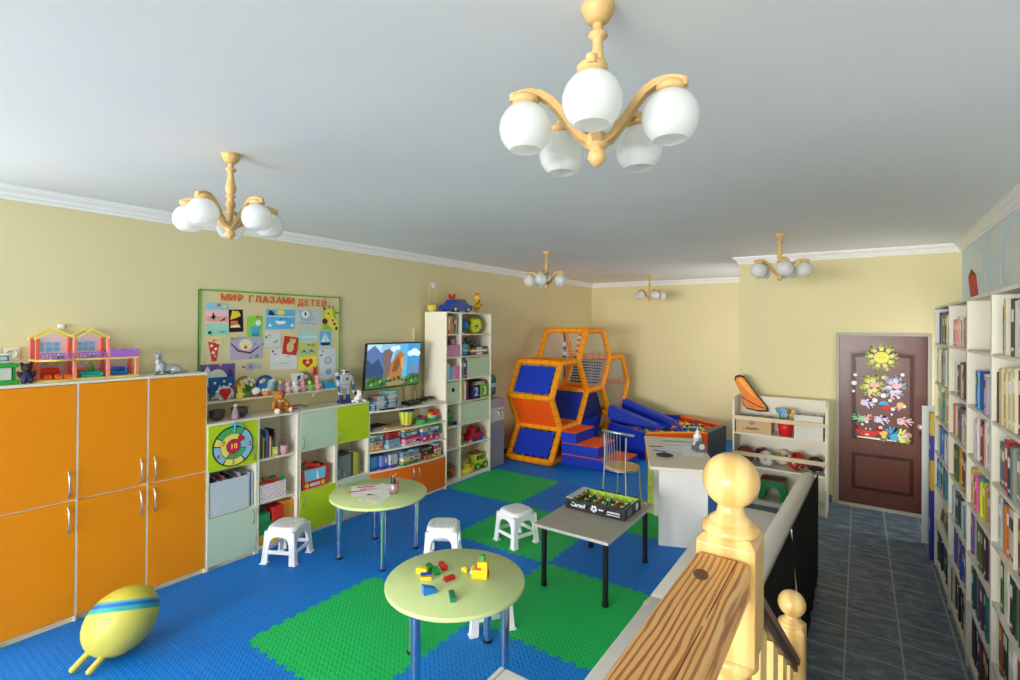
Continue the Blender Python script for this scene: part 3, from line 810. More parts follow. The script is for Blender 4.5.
# wall sockets, hook
t = T('wall_socket', 'white double wall socket above the green toy playset', 'socket', (XL, .86, 1.835))
for k, y in enumerate((.815, .903)):
    g = G(); g.box(XL + .0003, XL + .011, y - .042, y + .042, 1.793, 1.877, M('#ddd8c4', .4), .004); o = P('plate', g, t, world=True)
    g = G(); g.lathe([(.03, 0), (.03, .004), (.026, .004), (.024, .001), (0, .001)], M('#d5d0bb', .4), n=20); g.v = [Matrix.Translation((XL + .011, y, 1.835)) @ Matrix.Rotation(PI / 2, 4, 'Y') @ v for v in g.v]; P('outlet', g, o, world=True)
    g = G(); [g.cyl((XL + .0115, y + s * .01, 1.835), (XL + .0128, y + s * .01, 1.835), .0035, BLACK, n=8) for s in (-1, 1)]; P('socket_hole', g, o, world=True)
g = G(); g.box(0, .02, -.018, .018, -.018, .018, M('#e6e0c8', .4), .004); g.cyl((.02, 0, 0), (.026, 0, 0), .01, WHITEP, n=12)
S('wall_sensor', g, 'small white box on the wall above the dollhouse', 'wall sensor', (XL + .0005, 1.16, 2.02))

# ------------------------------------------------------------------ pin board with the children's pictures
BX = XL + .022
t = T('pin_board', 'cream pin board in thin green frame above the low units', 'pin board', (XL, 2.79, 1.86))
BY0, BY1, BZ0, BZ1 = 2.075, 3.512, 1.376, 2.35
g = G(); g.box(XL + .0005, BX - .004, BY0, BY1, BZ0, BZ1, M('#dccf9f', .8, amt=.05, scale=200)); P('panel', g, t, world=True)
GFR = PL('#63b23a')
for a, b, c, d_ in ((BY0, BY1, BZ1 - .012, BZ1), (BY0, BY0 + .012, BZ0, BZ1 - .012), (BY1 - .012, BY1, BZ0, BZ1 - .012)):
    g = G(); g.box(XL + .0005, BX + .002, a, b, c, d_, GFR); P('frame_rail', g, t, world=True)
for y in (BY0 + .01, (BY0 + BY1) / 2, BY1 - .01):
    g = G(); g.cyl((BX + .0021, y, BZ1 - .006), (BX + .007, y, BZ1 - .006), .006, BLACK, n=10); P('screw', g, t, world=True)
t = T('wall_ledge', 'narrow cream ledge under the pin board holding the crafts', 'shelf', (XL, 2.79, 1.36))
g = G(); g.box(XL + .0005, -4.585, 2.07, 3.515, 1.358, 1.3745, CREAM, .002); P('board', g, t, world=True)
for y in (2.4, 3.2):
    g = G(); g.prism([(XL + .001, 1.357), (-4.62, 1.357), (XL + .001, 1.29)], 'xz', y - .008, y + .008, CREAM); P('bracket', g, t, world=True)
LET = PL('#e0641f', .5)
t = T('letter_sign', 'orange cut-out letters across the top of the pin board', 'lettering', (BX, 2.8, 2.28))
for word, a, b, zz in (('МИР', 2.25, 2.46, 2.284), ('ГЛАЗАМИ', 2.49, 2.975, 2.28), ('ДЕТЕЙ', 3.0, 3.345, 2.27)):
    n = len(word)
    for i, ch in enumerate(word):
        g = G(); y = a + (b - a) * (i + .5) / n
        g.text(ch, .086, LET, (BX - .0005 + .0025, y, zz), (0, 1, 0), (0, 0, 1), .004, .0016); P('letter', g, t, world=True)

def pic(name, label, y0, y1, z0, z1, bg, shapes=(), tilt=0.0, lift=0.0, pins=(), cat='picture'):
    """flat sheet pinned on the board; shapes in unit coordinates (u right, v up)"""
    cy, cz = (y0 + y1) / 2, (z0 + z1) / 2; w, h = y1 - y0, z1 - z0
    t = T(name, label, cat, (BX, cy, cz), 0, 'pictures on the pin board')
    g = G(); x = BX - .0038 + .001 + lift
    ca, sa = math.cos(R(tilt)), math.sin(R(tilt))
    def mp(u, v):
        a, b = (u - .5) * w, (v - .5) * h
        return (cy + a * ca - b * sa, cz + a * sa + b * ca)
    if bg: g.prism([mp(0, 0), mp(1, 0), mp(1, 1), mp(0, 1)], 'yz', x, x + .0012, M(bg, .75, amt=.05))
    k = 0
    for c, pts in shapes:
        k += 1
        g.prism([mp(*p) for p in pts], 'yz', x + .0002, x + .0012 + .0006 * k, M(c, .75, amt=.05))
    P('sheet', g, t, world=True)
    for (u, v, c) in pins:
        g = G(); p = mp(u, v); g.cyl((x + .003, p[0], p[1]), (x + .009, p[0], p[1]), .005, PL(c), n=8); g.ell((x + .014, p[0], p[1]), .0115, PL(c), n=10); P('push_pin', g, t, world=True)
def cc(u, v, r, ry=None, n=16): return [(u + r * math.cos(2 * PI * i / n), v + (ry or r) * math.sin(2 * PI * i / n)) for i in range(n)]
def rc(a, b, c, d): return [(a, c), (b, c), (b, d), (a, d)]
pic('drawing', 'pastel striped drawing with black star and smile, top left of the pin board', 2.13, 2.325, 1.95, 2.235, '#f2c4c8', [('#8fc9dd', rc(0, 1, .78, 1)), ('#e9a79a', rc(0, 1, .42, .58)), ('#9fd8c0', rc(0, 1, 0, .34)), ('#20222a', [(.2, .55), (.28, .6), (.3, .72), (.36, .6), (.44, .58), (.36, .52), (.36, .46), (.28, .5)]), ('#30303a', [(.55, .42), (.85, .55), (.8, .46)]), ('#e6e08a', cc(.8, .9, .12, .06)), ('#2a4a3a', cc(.16, .07, .07, .05)), ('#4a8f74', [(.5, .12), (.7, .06), (.95, .14), (.7, .1)])], pins=((.5, .93, '#d03a2f'),))
pic('drawing', 'black sheet with yellow and orange cut shapes', 2.325, 2.455, 1.975, 2.18, '#1e1b1c', [('#f0cf3a', [(.1, .55), (.5, .62), (.85, .72), (.7, .92), (.25, .95)]), ('#e8762c', rc(.12, .62, .3, .5)), ('#efe2b8', [(.1, .2), (.8, .2), (.7, .34), (.12, .28)])], 2)
pic('card', 'green card with a blue cup drawn on it', 2.49, 2.64, 1.925, 2.125, '#8fd04a', [('#4fb3d6', [(.25, .2), (.8, .2), (.9, .5), (.2, .5)]), ('#e8f0ee', cc(.72, .68, .18, .13)), ('#3a8fc0', [(.3, .05), (.8, .05), (.75, .2), (.3, .2)])], pins=((.62, .96, '#c0392f'),))
pic('drawing', 'blue seascape drawing with yellow sun and white boat', 2.675, 2.975, 2.0, 2.195, '#5fb7e0', [('#cfe6f2', rc(0, 1, .62, .66)), ('#e8df5a', cc(.5, .84, .15, .14)), ('#2a3440', [(.08, .7), (.3, .7), (.22, .9), (.1, .95)]), ('#f2f4ee', [(.3, .42), (.7, .42), (.62, .26), (.4, .24)]), ('#f0f4f4', [(.06, .14), (.14, .3), (.18, .12)]), ('#f0f4f4', [(.84, .14), (.92, .3), (.96, .12)])], pins=((.48, .5, '#2f78c0'),))
pic('drawing', 'grey drawing of a bird in a blue nest', 2.99, 3.275, 2.0, 2.21, '#c5cdc8', [('#9dbfcf', [(.05, .9), (.6, .95), (.72, .5), (.5, .35), (.2, .42)]), ('#e8e8e0', cc(.36, .72, .16, .18)), ('#22262c', cc(.36, .74, .04, .09)), ('#8a9096', rc(.1, .8, .28, .31))], -2)
pic('giraffe_picture', 'green card with a spotted yellow giraffe, right end of the pin board', 3.30, 3.47, 1.99, 2.225, '#8acb3c', [('#efd45a', [(.35, .28), (.75, .0), (1.25, -.05), (1.15, .35), (.75, .62), (.7, .95), (.3, 1.0), (.1, .8), (.15, .5)]), ('#5a3220', cc(.16, .4, .2, .13)), ('#5a3220', cc(.86, .28, .09, .07)), ('#5a3220', cc(1.0, .08, .1, .08)), ('#5a3220', cc(.72, .45, .07, .05)), ('#d8572a', [(.75, .8), (1.25, .86), (1.2, .74)]), ('#8a4a2a', [(.2, .95), (-.02, 1.15), (.1, .9)]), ('#3a2a20', cc(.38, .76, .05, .05)), ('#7a4a20', [(.45, .98), (.42, 1.14), (.5, 1.14)]), ('#7a4a20', [(.65, .95), (.72, 1.12), (.79, 1.08)])])
pic('paper_cone', 'red paper cone with white flowers, left side of the pin board', 2.15, 2.245, 1.715, 1.9, None, [('#cf3a2c', [(.0, .95), (1.0, .85), (.75, .02), (.35, .0)]), ('#e8d9c8', cc(.3, .75, .14, .07)), ('#e8d9c8', cc(.68, .6, .14, .07)), ('#e8d9c8', cc(.45, .42, .14, .07)), ('#c8a0b0', cc(.62, .25, .12, .07)), ('#f0e2a8', cc(.95, .95, .3, .13))], pins=((.4, 1.0, '#e08a2c'),))
pic('drawing', 'lilac drawing of a bird on a brown branch against the moon', 2.34, 2.645, 1.72, 1.925, '#b9aed0', [('#e9e2b2', cc(.46, .66, .2, .27)), ('#6a3a26', [(0, .74), (.04, .74), (.25, .44), (.6, .32), (.88, .6), (.9, .56), (.62, .24), (.22, .36)]), ('#c85a4a', cc(.46, .55, .05, .08)), ('#4aa88a', [(.55, .05), (.7, .2), (.62, .0)]), ('#7ab850', cc(.8, .12, .07, .08)), ('#5ab090', [(.68, .7), (.8, .78), (.74, .62)]), ('#5ab090', [(.92, .66), (1.02, .76), (1.0, .6)])], pins=((.02, .97, '#5fae3f'), (.13, .97, '#e0a04a')))
pic('drawing', 'white pencil drawing with pale grey marks, beside the red card', 2.665, 2.825, 1.83, 1.985, '#dcdcda', [('#b9bcbc', [(.1, .7), (.4, .8), (.3, .62)]), ('#a8a8a4', [(.5, .3), (.9, .5), (.7, .2)]), ('#3a4a3a', cc(.08, .6, .06, .07))])
pic('drawing', 'red card with a cream bear cut-out', 2.85, 3.005, 1.745, 1.925, '#c8322a', [('#e2c08a', cc(.5, .42, .26, .3)), ('#e2c08a', cc(.62, .76, .2, .14)), ('#d0a870', cc(.48, .88, .07, .06)), ('#d0a870', cc(.78, .88, .07, .06))], -8, lift=.006)
pic('drawing', 'pale turquoise drawing below the bird nest', 3.0, 3.24, 1.865, 1.975, '#a9d8da', [('#c8e4e0', rc(0, 1, .4, .6))])
pic('drawing', 'yellow green sheet with two dark caterpillars', 3.02, 3.23, 1.72, 1.855, '#c9d65a', [('#b9c8a0', rc(.05, .95, .1, .6)), ('#3a3026', [(.1, .2), (.3, .5), (.5, .2), (.3, .38)]), ('#3a3026', [(.5, .2), (.7, .5), (.95, .2), (.7, .38)]), ('#e0a03a', cc(.8, .85, .12, .12))], pins=((.5, .86, '#3f78b8'),))
pic('heart_card', 'yellow card with a red heart', 3.02, 3.23, 1.585, 1.715, '#f0e03a', [('#d8322a', [(.5, .12), (.2, .55), (.25, .8), (.4, .82), (.5, .68), (.6, .82), (.75, .8), (.8, .55)]), ('#f6c8c0', cc(.5, .55, .1, .12))])
pic('drawing', 'sailing boat drawing on blue, right side of the pin board', 3.265, 3.405, 1.8, 1.98, '#6fb8e0', [('#e8eef0', [(.48, .36), (.48, .92), (.1, .36)]), ('#cfe0ea', [(.54, .36), (.54, .85), (.9, .36)]), ('#22304a', [(.05, .32), (.95, .32), (.8, .16), (.2, .16)]), ('#e8f0f4', rc(0, 1, .04, .1))])
pic('drawing', 'large white drawing with faint lines, centre of the pin board', 2.72, 3.005, 1.6, 1.81, '#e3e2e2', [('#c8cacc', [(.1, .3), (.9, .36), (.5, .25)]), ('#c05a6a', [(.12, .72), (.2, .8), (.22, .7)]), ('#c8c8d0', [(.5, .6), (.8, .75), (.7, .55)])], pins=((.07, .88, '#2f6aa8'),))
pic('paper_fish', 'grey paper fish pinned below the lilac drawing', 2.45, 2.63, 1.6, 1.7, None, [('#b9b6c0', [(.1, .5), (.3, .85), (.6, .9), (.8, .6), (1, .85), (.97, .2), (.8, .4), (.5, .1), (.25, .15)]), ('#8a90a8', cc(.45, .5, .12, .2)), ('#c84a3a', cc(.06, .5, .07, .1))])
pic('drawing', 'white and blue drawing of a flower, lower right of the pin board', 3.265, 3.47, 1.46, 1.79, '#dde1e4', [('#b0b8c4', cc(.5, .62, .22, .13)), ('#d8dce0', cc(.5, .62, .1, .07)), ('#8fb0c8', cc(.55, .25, .2, .1)), ('#7a9aba', [(.1, .9), (.2, .97), (.24, .9)])], pins=((.05, .8, '#c8322a'),))
pic('drawing', 'purple winter night picture with pale moon, lower left of the pin board', 2.09, 2.385, 1.44, 1.69, '#7a5aa0', [('#e4e6da', cc(.48, .4, .3, .42)), ('#dde2e4', [(.0, .6), (.2, .95), (.3, .7), (.1, .45)]), ('#2f4a5a', [(.75, .5), (.85, .85), (.98, .5)])], pins=((.55, .97, '#e0b03a'),))
# ------------------------------------------------------------------ crafts along the ledge
LZ = 1.375
def hump(y0, y1, h, x, mt, d=.03):      # standing half-round plate
    return None
t = T('night_picture', 'dark blue snow scene card propped on the left end of the ledge', 'card', (-4.65, 2.26, LZ), 0, 'crafts on the ledge')
g = G(); g.push((-4.66, 2.26, LZ), (0, R(-8), 0)); g.box(-.003, .003, -.108, .108, .001, .2, M('#1f5c9a', .6, amt=.1))
for y, z, r in ((-.06, .15, .012), (.02, .16, .01), (.07, .13, .012), (-.02, .12, .008)): g.cyl((.003, y, z), (.005, y, z), r, PAPER, n=10)
g.prism([(-.1, .02), (-.02, .09), (.05, .05), (.1, .07), (.1, .01), (-.1, .01)], 'yz', .003, .005, M('#d8c0a0', .7)); g.pop()
P('sheet', g, t, world=True)
def plate(y, r, rim, mid, label, dots):
    t = T('round_plate', label, 'craft plate', (-4.665, y, LZ), 0, 'crafts on the ledge')
    g = G(); g.push((-4.685, y, LZ + r + .0008), (0, R(90 - 8), 0))
    g.lathe([(0, 0), (r * .8, 0), (r, .012), (r, .016), (r * .8, .005), (0, .005)], rim, n=28); g.pop(); P('rim', g, t, world=True)
    g = G(); g.push((-4.685, y, LZ + r + .0008), (0, R(90 - 8), 0)); g.cyl((0, 0, .0055), (0, 0, .007), r * .78, mid, n=24); P('picture', g, t, world=True)
    g = G(); g.push((-4.685, y, LZ + r + .0008), (0, R(90 - 8), 0))
    for a, q, s, c in dots: g.cyl((q * r * math.cos(a), q * r * math.sin(a), .0072), (q * r * math.cos(a), q * r * math.sin(a), .012), r * s, PL(c), n=10)
    P('decoration', g, t, world=True)
WK = FB('#a9803f')
dd = [(2.6, .5, .2, '#c8382c'), (3.6, .5, .22, '#e8d890'), (4.3, .5, .2, '#d8684a'), (2.0, .55, .18, '#d8d0b0'), (3.1, .1, .25, '#8a6a3a')]
plate(2.46, .095, WK, M('#b98a52', .7), 'brown round craft plate behind the yellow bunny', dd)
plate(2.66, .092, M('#1f4c9c', .5), M('#3a7cc8', .6), 'dark blue round craft plate behind the white bag craft', [(2.6, .5, .22, '#2a8a4a'), (3.4, .5, .2, '#e8d84a'), (4.0, .55, .2, '#e8e8e8')])
plate(2.82, .062, FB('#b8a860'), M('#c8c0a0', .7), 'small wicker round plate behind the standing doll', [(3, .3, .3, '#a8b070')])
plate(3.07, .095, WK, M('#a8845a', .7), 'brown wicker round plate behind the pink figures', [(2.7, .5, .25, '#d8d8d8'), (3.5, .5, .2, '#3a3030')])
def bunny(name, label, y, mt, sc, ears=True, cat='figurine', face='#3a2a2a', x=-4.62):
    t = T(name, label, cat, (x, y, LZ), 0, 'crafts on the ledge')
    g = G(); s = sc
    g.lathe([(.0, 0), (.03 * s, 0), (.04 * s, .02 * s), (.036 * s, .05 * s), (.022 * s, .072 * s), (0, .076 * s)], mt, n=16); g.ell((0, 0, .09 * s), (.028 * s, .03 * s, .027 * s), mt, n=14); P('body', g, t)
    if ears:
        for k in (-1, 1):
            g = G(); g.ell((0, k * .014 * s, .13 * s), (.006 * s, .01 * s, .028 * s), mt, (R(-10 * k), 0, 0), 10); P('ear', g, t)
    for k in (-1, 1):
        g = G(); g.ell((.026 * s, k * .01 * s, .096 * s), .0035 * s, PL(face), n=8); P('eye', g, t)
    g = G(); g.ell((.028 * s, 0, .086 * s), .004 * s, PL('#d87a7a'), n=8); P('nose', g, t)
    for k in (-1, 1):
        g = G(); g.ell((.02 * s, k * .036 * s, .045 * s), (.012 * s, .014 * s, .02 * s), mt, (R(30 * k), 0, 0), 10); P('arm', g, t)
bunny('yellow_bunny', 'yellow bunny figurine on the ledge beside the flower bouquet', 2.39, PL('#eedc62', .6), .8)
bunny('white_bunny', 'white bunny figurine on the ledge beneath a white card', 2.935, PL('#ece8e4', .6), .95)
bunny('pink_bunny', 'pale pink rabbit figurine left of the white bunny', 2.855, PL('#ecc0b8', .6), .85)
bunny('pink_doll', 'pink figure on the ledge left of the green felt figure', 3.015, PL('#e8a0a8', .6), .95, False)
bunny('green_figure', 'green felt figure between two pink ones on the ledge', 3.098, PL('#8cc85a', .6), .9, False)
bunny('pink_pig', 'pink pig figurine with a red bow beside the blue paper boat', 3.185, PL('#eca6ac', .6), .95)
t = T('red_figure', 'red felt figure pinned above the pink pig', 'figure', (BX, 3.2, 1.55)); g = G()
g.ell((BX + .014, 3.2, 1.58), (.012, .02, .02), PL('#d02c2c', .7), n=12); g.ell((BX + .014, 3.2, 1.545), (.012, .026, .03), PL('#d02c2c', .7), n=12); P('body', g, t, world=True)
g = G(); [g.ell((BX + .013, 3.2 + k * .016, 1.602), (.006, .008, .01), PL('#d02c2c', .7), n=8) for k in (-1, 1)]; P('ears', g, t, world=True)
# egg with red base
t = T('egg_craft', 'white egg craft on a red stand on the ledge', 'egg', (-4.612, 2.535, LZ), 0, 'crafts on the ledge')
g = G(); g.ell((0, 0, .052), (.036, .04, .034), PL('#e8eeec', .4), (R(15), 0, 0), 18); P('egg', g, t)
g = G(); g.lathe([(.026, 0), (.03, .01), (.018, .02), (0, .02)], PL('#c8342a'), n=16); P('stand', g, t)
# bouquet
t = T('flower_bouquet', 'bouquet of white and yellow paper flowers on the ledge', 'flowers', (-4.658, 2.487, LZ), 0, 'crafts on the ledge')
g = G(); g.lathe([(.02, 0), (.026, .05), (.024, .05), (.018, .004), (0, .004)], PL('#6a9a4a'), n=14); P('pot', g, t)
for i in range(11):
    a = 2.4 * i; r = .012 + .045 * math.sqrt(i / 11); z = .17 - .007 * i
    x_, y_ = r * .4 * math.cos(a), r * math.sin(a)
    g = G(); g.tube([(0, 0, .045), (x_ * .5, y_ * .6, .1), (x_, y_, z)], .002, PL('#4a8a3a'), 6); st = P('stem', g, t)
    g = G(); c = ('#e9ece4', '#efd84a', '#dfe9d0')[i % 3]
    for k in range(5): g.ell((x_ + .004, y_ + .01 * math.cos(k * 1.256), z + .01 * math.sin(k * 1.256)), (.004, .008, .008), PL(c, .7), n=8)
    g.ell((x_ + .008, y_, z), .005, PL('#e0b03a'), n=8); P('blossom', g, st)
for i in range(6):
    g = G(); a = i * 1.05; g.ell((.006, .05 * math.cos(a), .1 + .03 * math.sin(a)), (.004, .016, .01), PL('#5a9a4a', .7), (R(40 * i), 0, 0), 8); P('leaf', g, t)
# orange egg cup group with small white chicks, and white bag
t = T('orange_basket', 'orange half-egg basket with white chicks on the ledge', 'basket', (-4.612, 2.63, LZ), 0, 'crafts on the ledge')
g = G(); g.lathe([(.024, 0), (.044, .02), (.054, .045), (.05, .045), (.04, .02), (.02, .005), (0, .005)], PL('#eb9a4a', .6), n=20); P('bowl', g, t)
for k in (-1, 0, 1):
    g = G(); g.ell((.008 * (k == 0), k * .027, .053), (.016, .016, .019), PL('#eef0ee', .7), n=12); c = P('chick', g, t)
    g = G(); g.ell((.014 + .008 * (k == 0), k * .027 + .004, .058), .003, BLACK, n=6); P('eye', g, c)
t = T('gift_bag', 'pale teal and white paper bag with a green bow on the ledge', 'paper bag', (-4.66, 2.71, LZ), 0, 'crafts on the ledge')
g = G(); g.prism([(-.03, 0), (.03, 0), (.024, .15), (-.018, .13), (-.034, .07)], 'yz', -.02, .02, M('#cfe0de', .7)); P('bag', g, t)
g = G(); g.ell((.024, .018, .055), (.006, .016, .024), PL('#3fa86a', .7), n=10); g.ell((.024, .012, .1), (.006, .014, .02), PL('#4ab0c8', .7), n=10); P('bow', g, t)
# standing doll
t = T('standing_doll', 'small doll in lilac dress on the ledge before the wicker plate', 'doll', (-4.61, 2.775, LZ), 0, 'crafts on the ledge')
g = G(); g.lathe([(.028, 0), (.026, .04), (.012, .09), (.01, .1), (0, .102)], PL('#9a88b8', .7), n=14); P('dress', g, t)
g = G(); g.ell((0, 0, .118), .018, PL('#e8c0a4'), n=12); hd = P('head', g, t)
g = G(); g.ell((-.004, 0, .124), (.018, .02, .017), PL('#a8905a', .8), n=12); P('hair', g, hd)
for k in (-1, 1): g = G(); g.tube([(0, k * .01, .09), (.012, k * .024, .065), (.02, k * .018, .05)], .005, PL('#c9a0b0'), 6); P('arm', g, t)
# white card behind the white bunny
t = T('folded_card', 'white folded card with black drawing behind the white bunny', 'card', (-4.672, 2.99, LZ), 0, 'crafts on the ledge')
g = G(); g.box(-.002, .002, -.07, .07, .0, .18, PAPER); g.prism([(-.02, .1), (.03, .12), (.04, .16), (0, .15)], 'yz', .002, .003, PL('#4a4a52')); g.prism([(.03, .05), (.05, .08), (.02, .09)], 'yz', .002, .003, PL('#4a4a52')); P('sheet', g, t)
# blue boat
t = T('paper_boat', 'blue origami boat on the right end of the ledge', 'paper boat', (-4.62, 3.33, LZ), 0, 'crafts on the ledge')
BB = M('#2ea3d2', .6); g = G()
for s in (-1, 1): g.add([(0, -.1, .085), (s * .03, -.05, .012), (s * .03, .05, .012), (0, .1, .085), (s * .012, .03, .06), (s * .012, -.03, .06)], [(0, 1, 2, 3, 4, 5)], BB)
g.add([(-.03, -.05, .012), (.03, -.05, .012), (.03, .05, .012), (-.03, .05, .012)], [(0, 1, 2, 3)], BB); g.add([(.03, -.05, .012), (.0, -.1, .085), (-.03, -.05, .012)], [(0, 1, 2)], BB); g.add([(.03, .05, .012), (.0, .1, .085), (-.03, .05, .012)], [(0, 1, 2)], BB)
g.box(-.02, .02, -.04, .04, 0, .012, BB); P('hull', g, t)
g = G(); g.prism([(-.03, .055), (.03, .055), (0, .08)], 'yz', -.003, .003, BB); P('sail', g, t)
# grey pink figure at the right end
t = T('grey_doll', 'grey doll with pink flower at the right end of the ledge, left of the robot', 'doll', (-4.61, 3.42, LZ), 0, 'crafts on the ledge')
GD = FB('#8a9a92'); g = G(); g.lathe([(.03, 0), (.034, .05), (.02, .12), (0, .125)], GD, n=14); P('body', g, t)
g = G(); g.ell((0, 0, .15), (.026, .03, .03), PL('#d8d4cc', .7), n=12); hd = P('head', g, t); g = G(); g.ell((-.004, 0, .168), (.028, .034, .026), GD, n=12); P('hood', g, hd)
g = G(); [g.ell((.035, .012 * math.cos(k * 1.256) + .005, .085 + .012 * math.sin(k * 1.256)), (.006, .011, .011), PL('#f0606c', .7), n=8) for k in range(5)]; P('flower', g, t)
# red heart on a stick, doll below
t = T('heart_decoration', 'red heart decoration on a stick with white ruffle above the dark bowls', 'heart', (-4.57, 2.25, 1.3745), 0)
g = G(); hp = [(0, -.06), (-.045, .005), (-.044, .035), (-.022, .045), (0, .025), (.022, .045), (.044, .035), (.045, .005)]
g.prism([(p[0], p[1] + .062) for p in hp], 'yz', .01, .024, PL('#c8231f', .6)); P('heart', g, t)
g = G(); [g.ell((0, .058 * math.cos(a * .63 + .4), .066 + .05 * math.sin(a * .63 + .4)), (.008, .02, .016), PL('#e6e0da', .8), n=8) for a in range(10)]; P('ruffle', g, t)
t.location = (-4.60, 2.245, 1.3748)
ZL = 1.2152
t = T('heart_doll', 'small doll in pink and grey dress standing before the dark bowls', 'doll', (-4.5, 2.29, ZL))
g = G(); g.lathe([(.03, 0), (.034, .012), (.028, .05), (.014, .1), (.012, .105), (0, .107)], M('#a89aa4', .8, amt=.35, scale=60), n=14); P('dress', g, t)
g = G(); g.ell((0, 0, .122), (.018, .018, .02), PL('#e2b79c'), n=12); hd = P('head', g, t); g = G(); g.ell((-.005, 0, .128), (.018, .021, .019), PL('#4a3a34', .8), n=12); P('hair', g, hd)
g = G(); g.lathe([(.036, .0), (.036, .01), (0, .01)], PL('#b03a5a'), n=14); P('base', g, t)
for y, r, nm in ((2.165, .06, 'left'), (2.36, .07, 'right')):
    t = T('dark_bowl', 'dark glass bowl on the low unit, %s of the small pink doll' % nm, 'bowl', (-4.56, y, ZL), 0, 'dark bowls on the low unit')
    g = G(); g.lathe([(0, 0), (r * .6, 0), (r * .95, .03), (r, .085), (r * .95, .085), (r * .88, .032), (r * .5, .008), (0, .008)], M('#3a3230', .2, coat=.4), n=24); P('bowl', g, t)
    g = G(); g.lathe([(r + .002, .082), (r + .003, .088), (r * .94, .088), (r * .94, .082)], M('#7a6a50', .25, .5), n=24); P('rim', g, t)
# teddy bear
t = T('teddy_bear', 'golden brown teddy bear sitting on the low units', 'plush toy', (-4.5, 2.69, ZL))
TB = M('#b5742f', .9, kind='fur', amt=.3, scale=150, bump=.9); TC = FB('#e9d9b8'); g = G()
def ch(g, items, mt, n=14):
    for c, r, rot in items: g.ell(c, r, mt, rot, n)
ch(g, [((0, 0, .075), (.05, .055, .07), (0, 0, 0)), ((.01, 0, .165), (.045, .052, .046), (0, 0, 0)), ((.05, 0, .152), (.022, .024, .02), (0, 0, 0)), ((0, -.045, .2), (.012, .02, .02), (0, 0, 0)), ((0, .045, .2), (.012, .02, .02), (0, 0, 0)), ((.03, -.06, .09), (.02, .02, .045), (R(-25), R(-25), 0)), ((.03, .06, .09), (.02, .02, .045), (R(25), R(-25), 0)), ((.06, -.048, .03), (.05, .026, .029), (0, 0, R(-25))), ((.06, .048, .03), (.05, .026, .029), (0, 0, R(25)))], TB)
P('body', g, t, remesh=.006)
for k in (-1, 1):
    g = G(); g.ell((.1, k * .068, .032), (.014, .024, .027), TC, (0, 0, R(k * 25)), 12); P('foot_pad', g, t)
    g = G(); g.ell((.054, k * .018, .178), .006, BLACK, n=8); P('eye', g, t)
g = G(); g.ell((.073, 0, .158), (.006, .009, .007), BLACK, n=8); P('nose', g, t)
g = G(); [g.ell((.05, s * .014, .118), (.008, .014, .009), TC, n=8) for s in (-1, 1)]; P('bow', g, t)
# flat coloured things
for z, c, y, w, n in ((0, '#3aa06a', 2.92, .15, 'green'), (.012, '#3a78b8', 2.95, .13, 'blue'), (.024, '#b0283a', 2.895, .17, 'dark red')):
    g = G(); g.box(-.05, .05, -w / 2, w / 2, 0, .0115, PL(c), .003); g.box(.0501, .051, -w * .4, w * .4, .003, .008, PAPER)
    S('pencil_case', g, n + ' flat case in the stack right of the teddy bear', 'case', (-4.56, y, ZL + z + .0002), R(8 * (z * 80 - 1)))
# robot
t = T('toy_robot', 'white and navy toy robot standing on the low units', 'toy robot', (-4.52, 3.45, ZL))
RW = PL('#c3c8ce', .3); RN = PL('#24427c', .3); RR = PL('#c8342c')
for k in (-1, 1):
    g = G(); g.box(-.04, .05, k * .042 - .03, k * .042 + .03, 0, .03, RN, .008); lg = P('foot', g, t)
    g = G(); g.box(-.016, .016, k * .042 - .018, k * .042 + .018, .03, .09, RN, .006); g.cyl((0, k * .042, .09), (0, k * .036, .17), .012, RW); g.ell((0, k * .042, .1), .017, RW, n=12); P('leg', g, t)
    g = G(); g.ell((0, k * .085, .272), (.024, .022, .026), RN, n=12); g.cyl((0, k * .09, .26), (.02, k * .096, .19), .011, RW); g.cyl((.02, k * .096, .19), (.03, k * .09, .13), .014, RN); g.box(.02, .045, k * .09 - .013, k * .09 + .013, .1, .13, RW, .004); P('arm', g, t)
g = G(); g.box(-.03, .03, -.05, .05, .16, .2, RW, .01); P('hips', g, t)
g = G(); g.prism([(-.04, .2), (.04, .2), (.075, .27), (.06, .3), (-.06, .3), (-.075, .27)], 'yz', -.035, .035, RW); ct = P('chest', g, t, bevel=.006)
g = G(); g.cyl((.0355, .0, .26), (.042, 0, .26), .016, RR); P('chest_light', g, ct)
g = G(); g.box(-.028, .03, -.03, .03, .302, .355, RW, .012); hd = P('head', g, t)
g = G(); g.box(.03, .034, -.024, .024, .325, .342, BLACK, .003); P('visor', g, hd)
g = G(); [g.cyl((0, k * .031, .33), (0, k * .04, .33), .01, RN) for k in (-1, 1)]; g.cyl((0, 0, .355), (0, 0, .375), .005, RR); P('antenna', g, hd)
# puppy plush
t = T('plush_puppy', 'white plush puppy with black ears beside the robot', 'plush toy', (-4.455, 3.575, ZL)); g = G(); WHF = FB('#e4e0dc'); BKF = FB('#2a2626')
ch(g, [((0, 0, .04), (.035, .05, .038), (0, 0, 0)), ((.01, 0, .1), (.033, .036, .034), (0, 0, 0)), ((.04, 0, .09), (.02, .02, .016), (0, 0, 0)), ((.045, -.045, .014), (.03, .016, .0145), (0, 0, R(-20))), ((.045, .045, .014), (.03, .016, .0145), (0, 0, R(20))), ((-.01, -.06, .016), (.03, .018, .017), (0, 0, 0)), ((-.01, .06, .016), (.03, .018, .017), (0, 0, 0))], WHF)
P('body', g, t, remesh=.005)
for k in (-1, 1):
    g = G(); g.ell((.008, k * .04, .1), (.016, .01, .026), BKF, (R(k * 15), 0, 0), 10); P('ear', g, t)
    g = G(); g.ell((.04, k * .013, .108), .004, BLACK, n=8); P('eye', g, t)
g = G(); g.ell((.059, 0, .095), (.006, .008, .006), BLACK, n=8); P('nose', g, t)
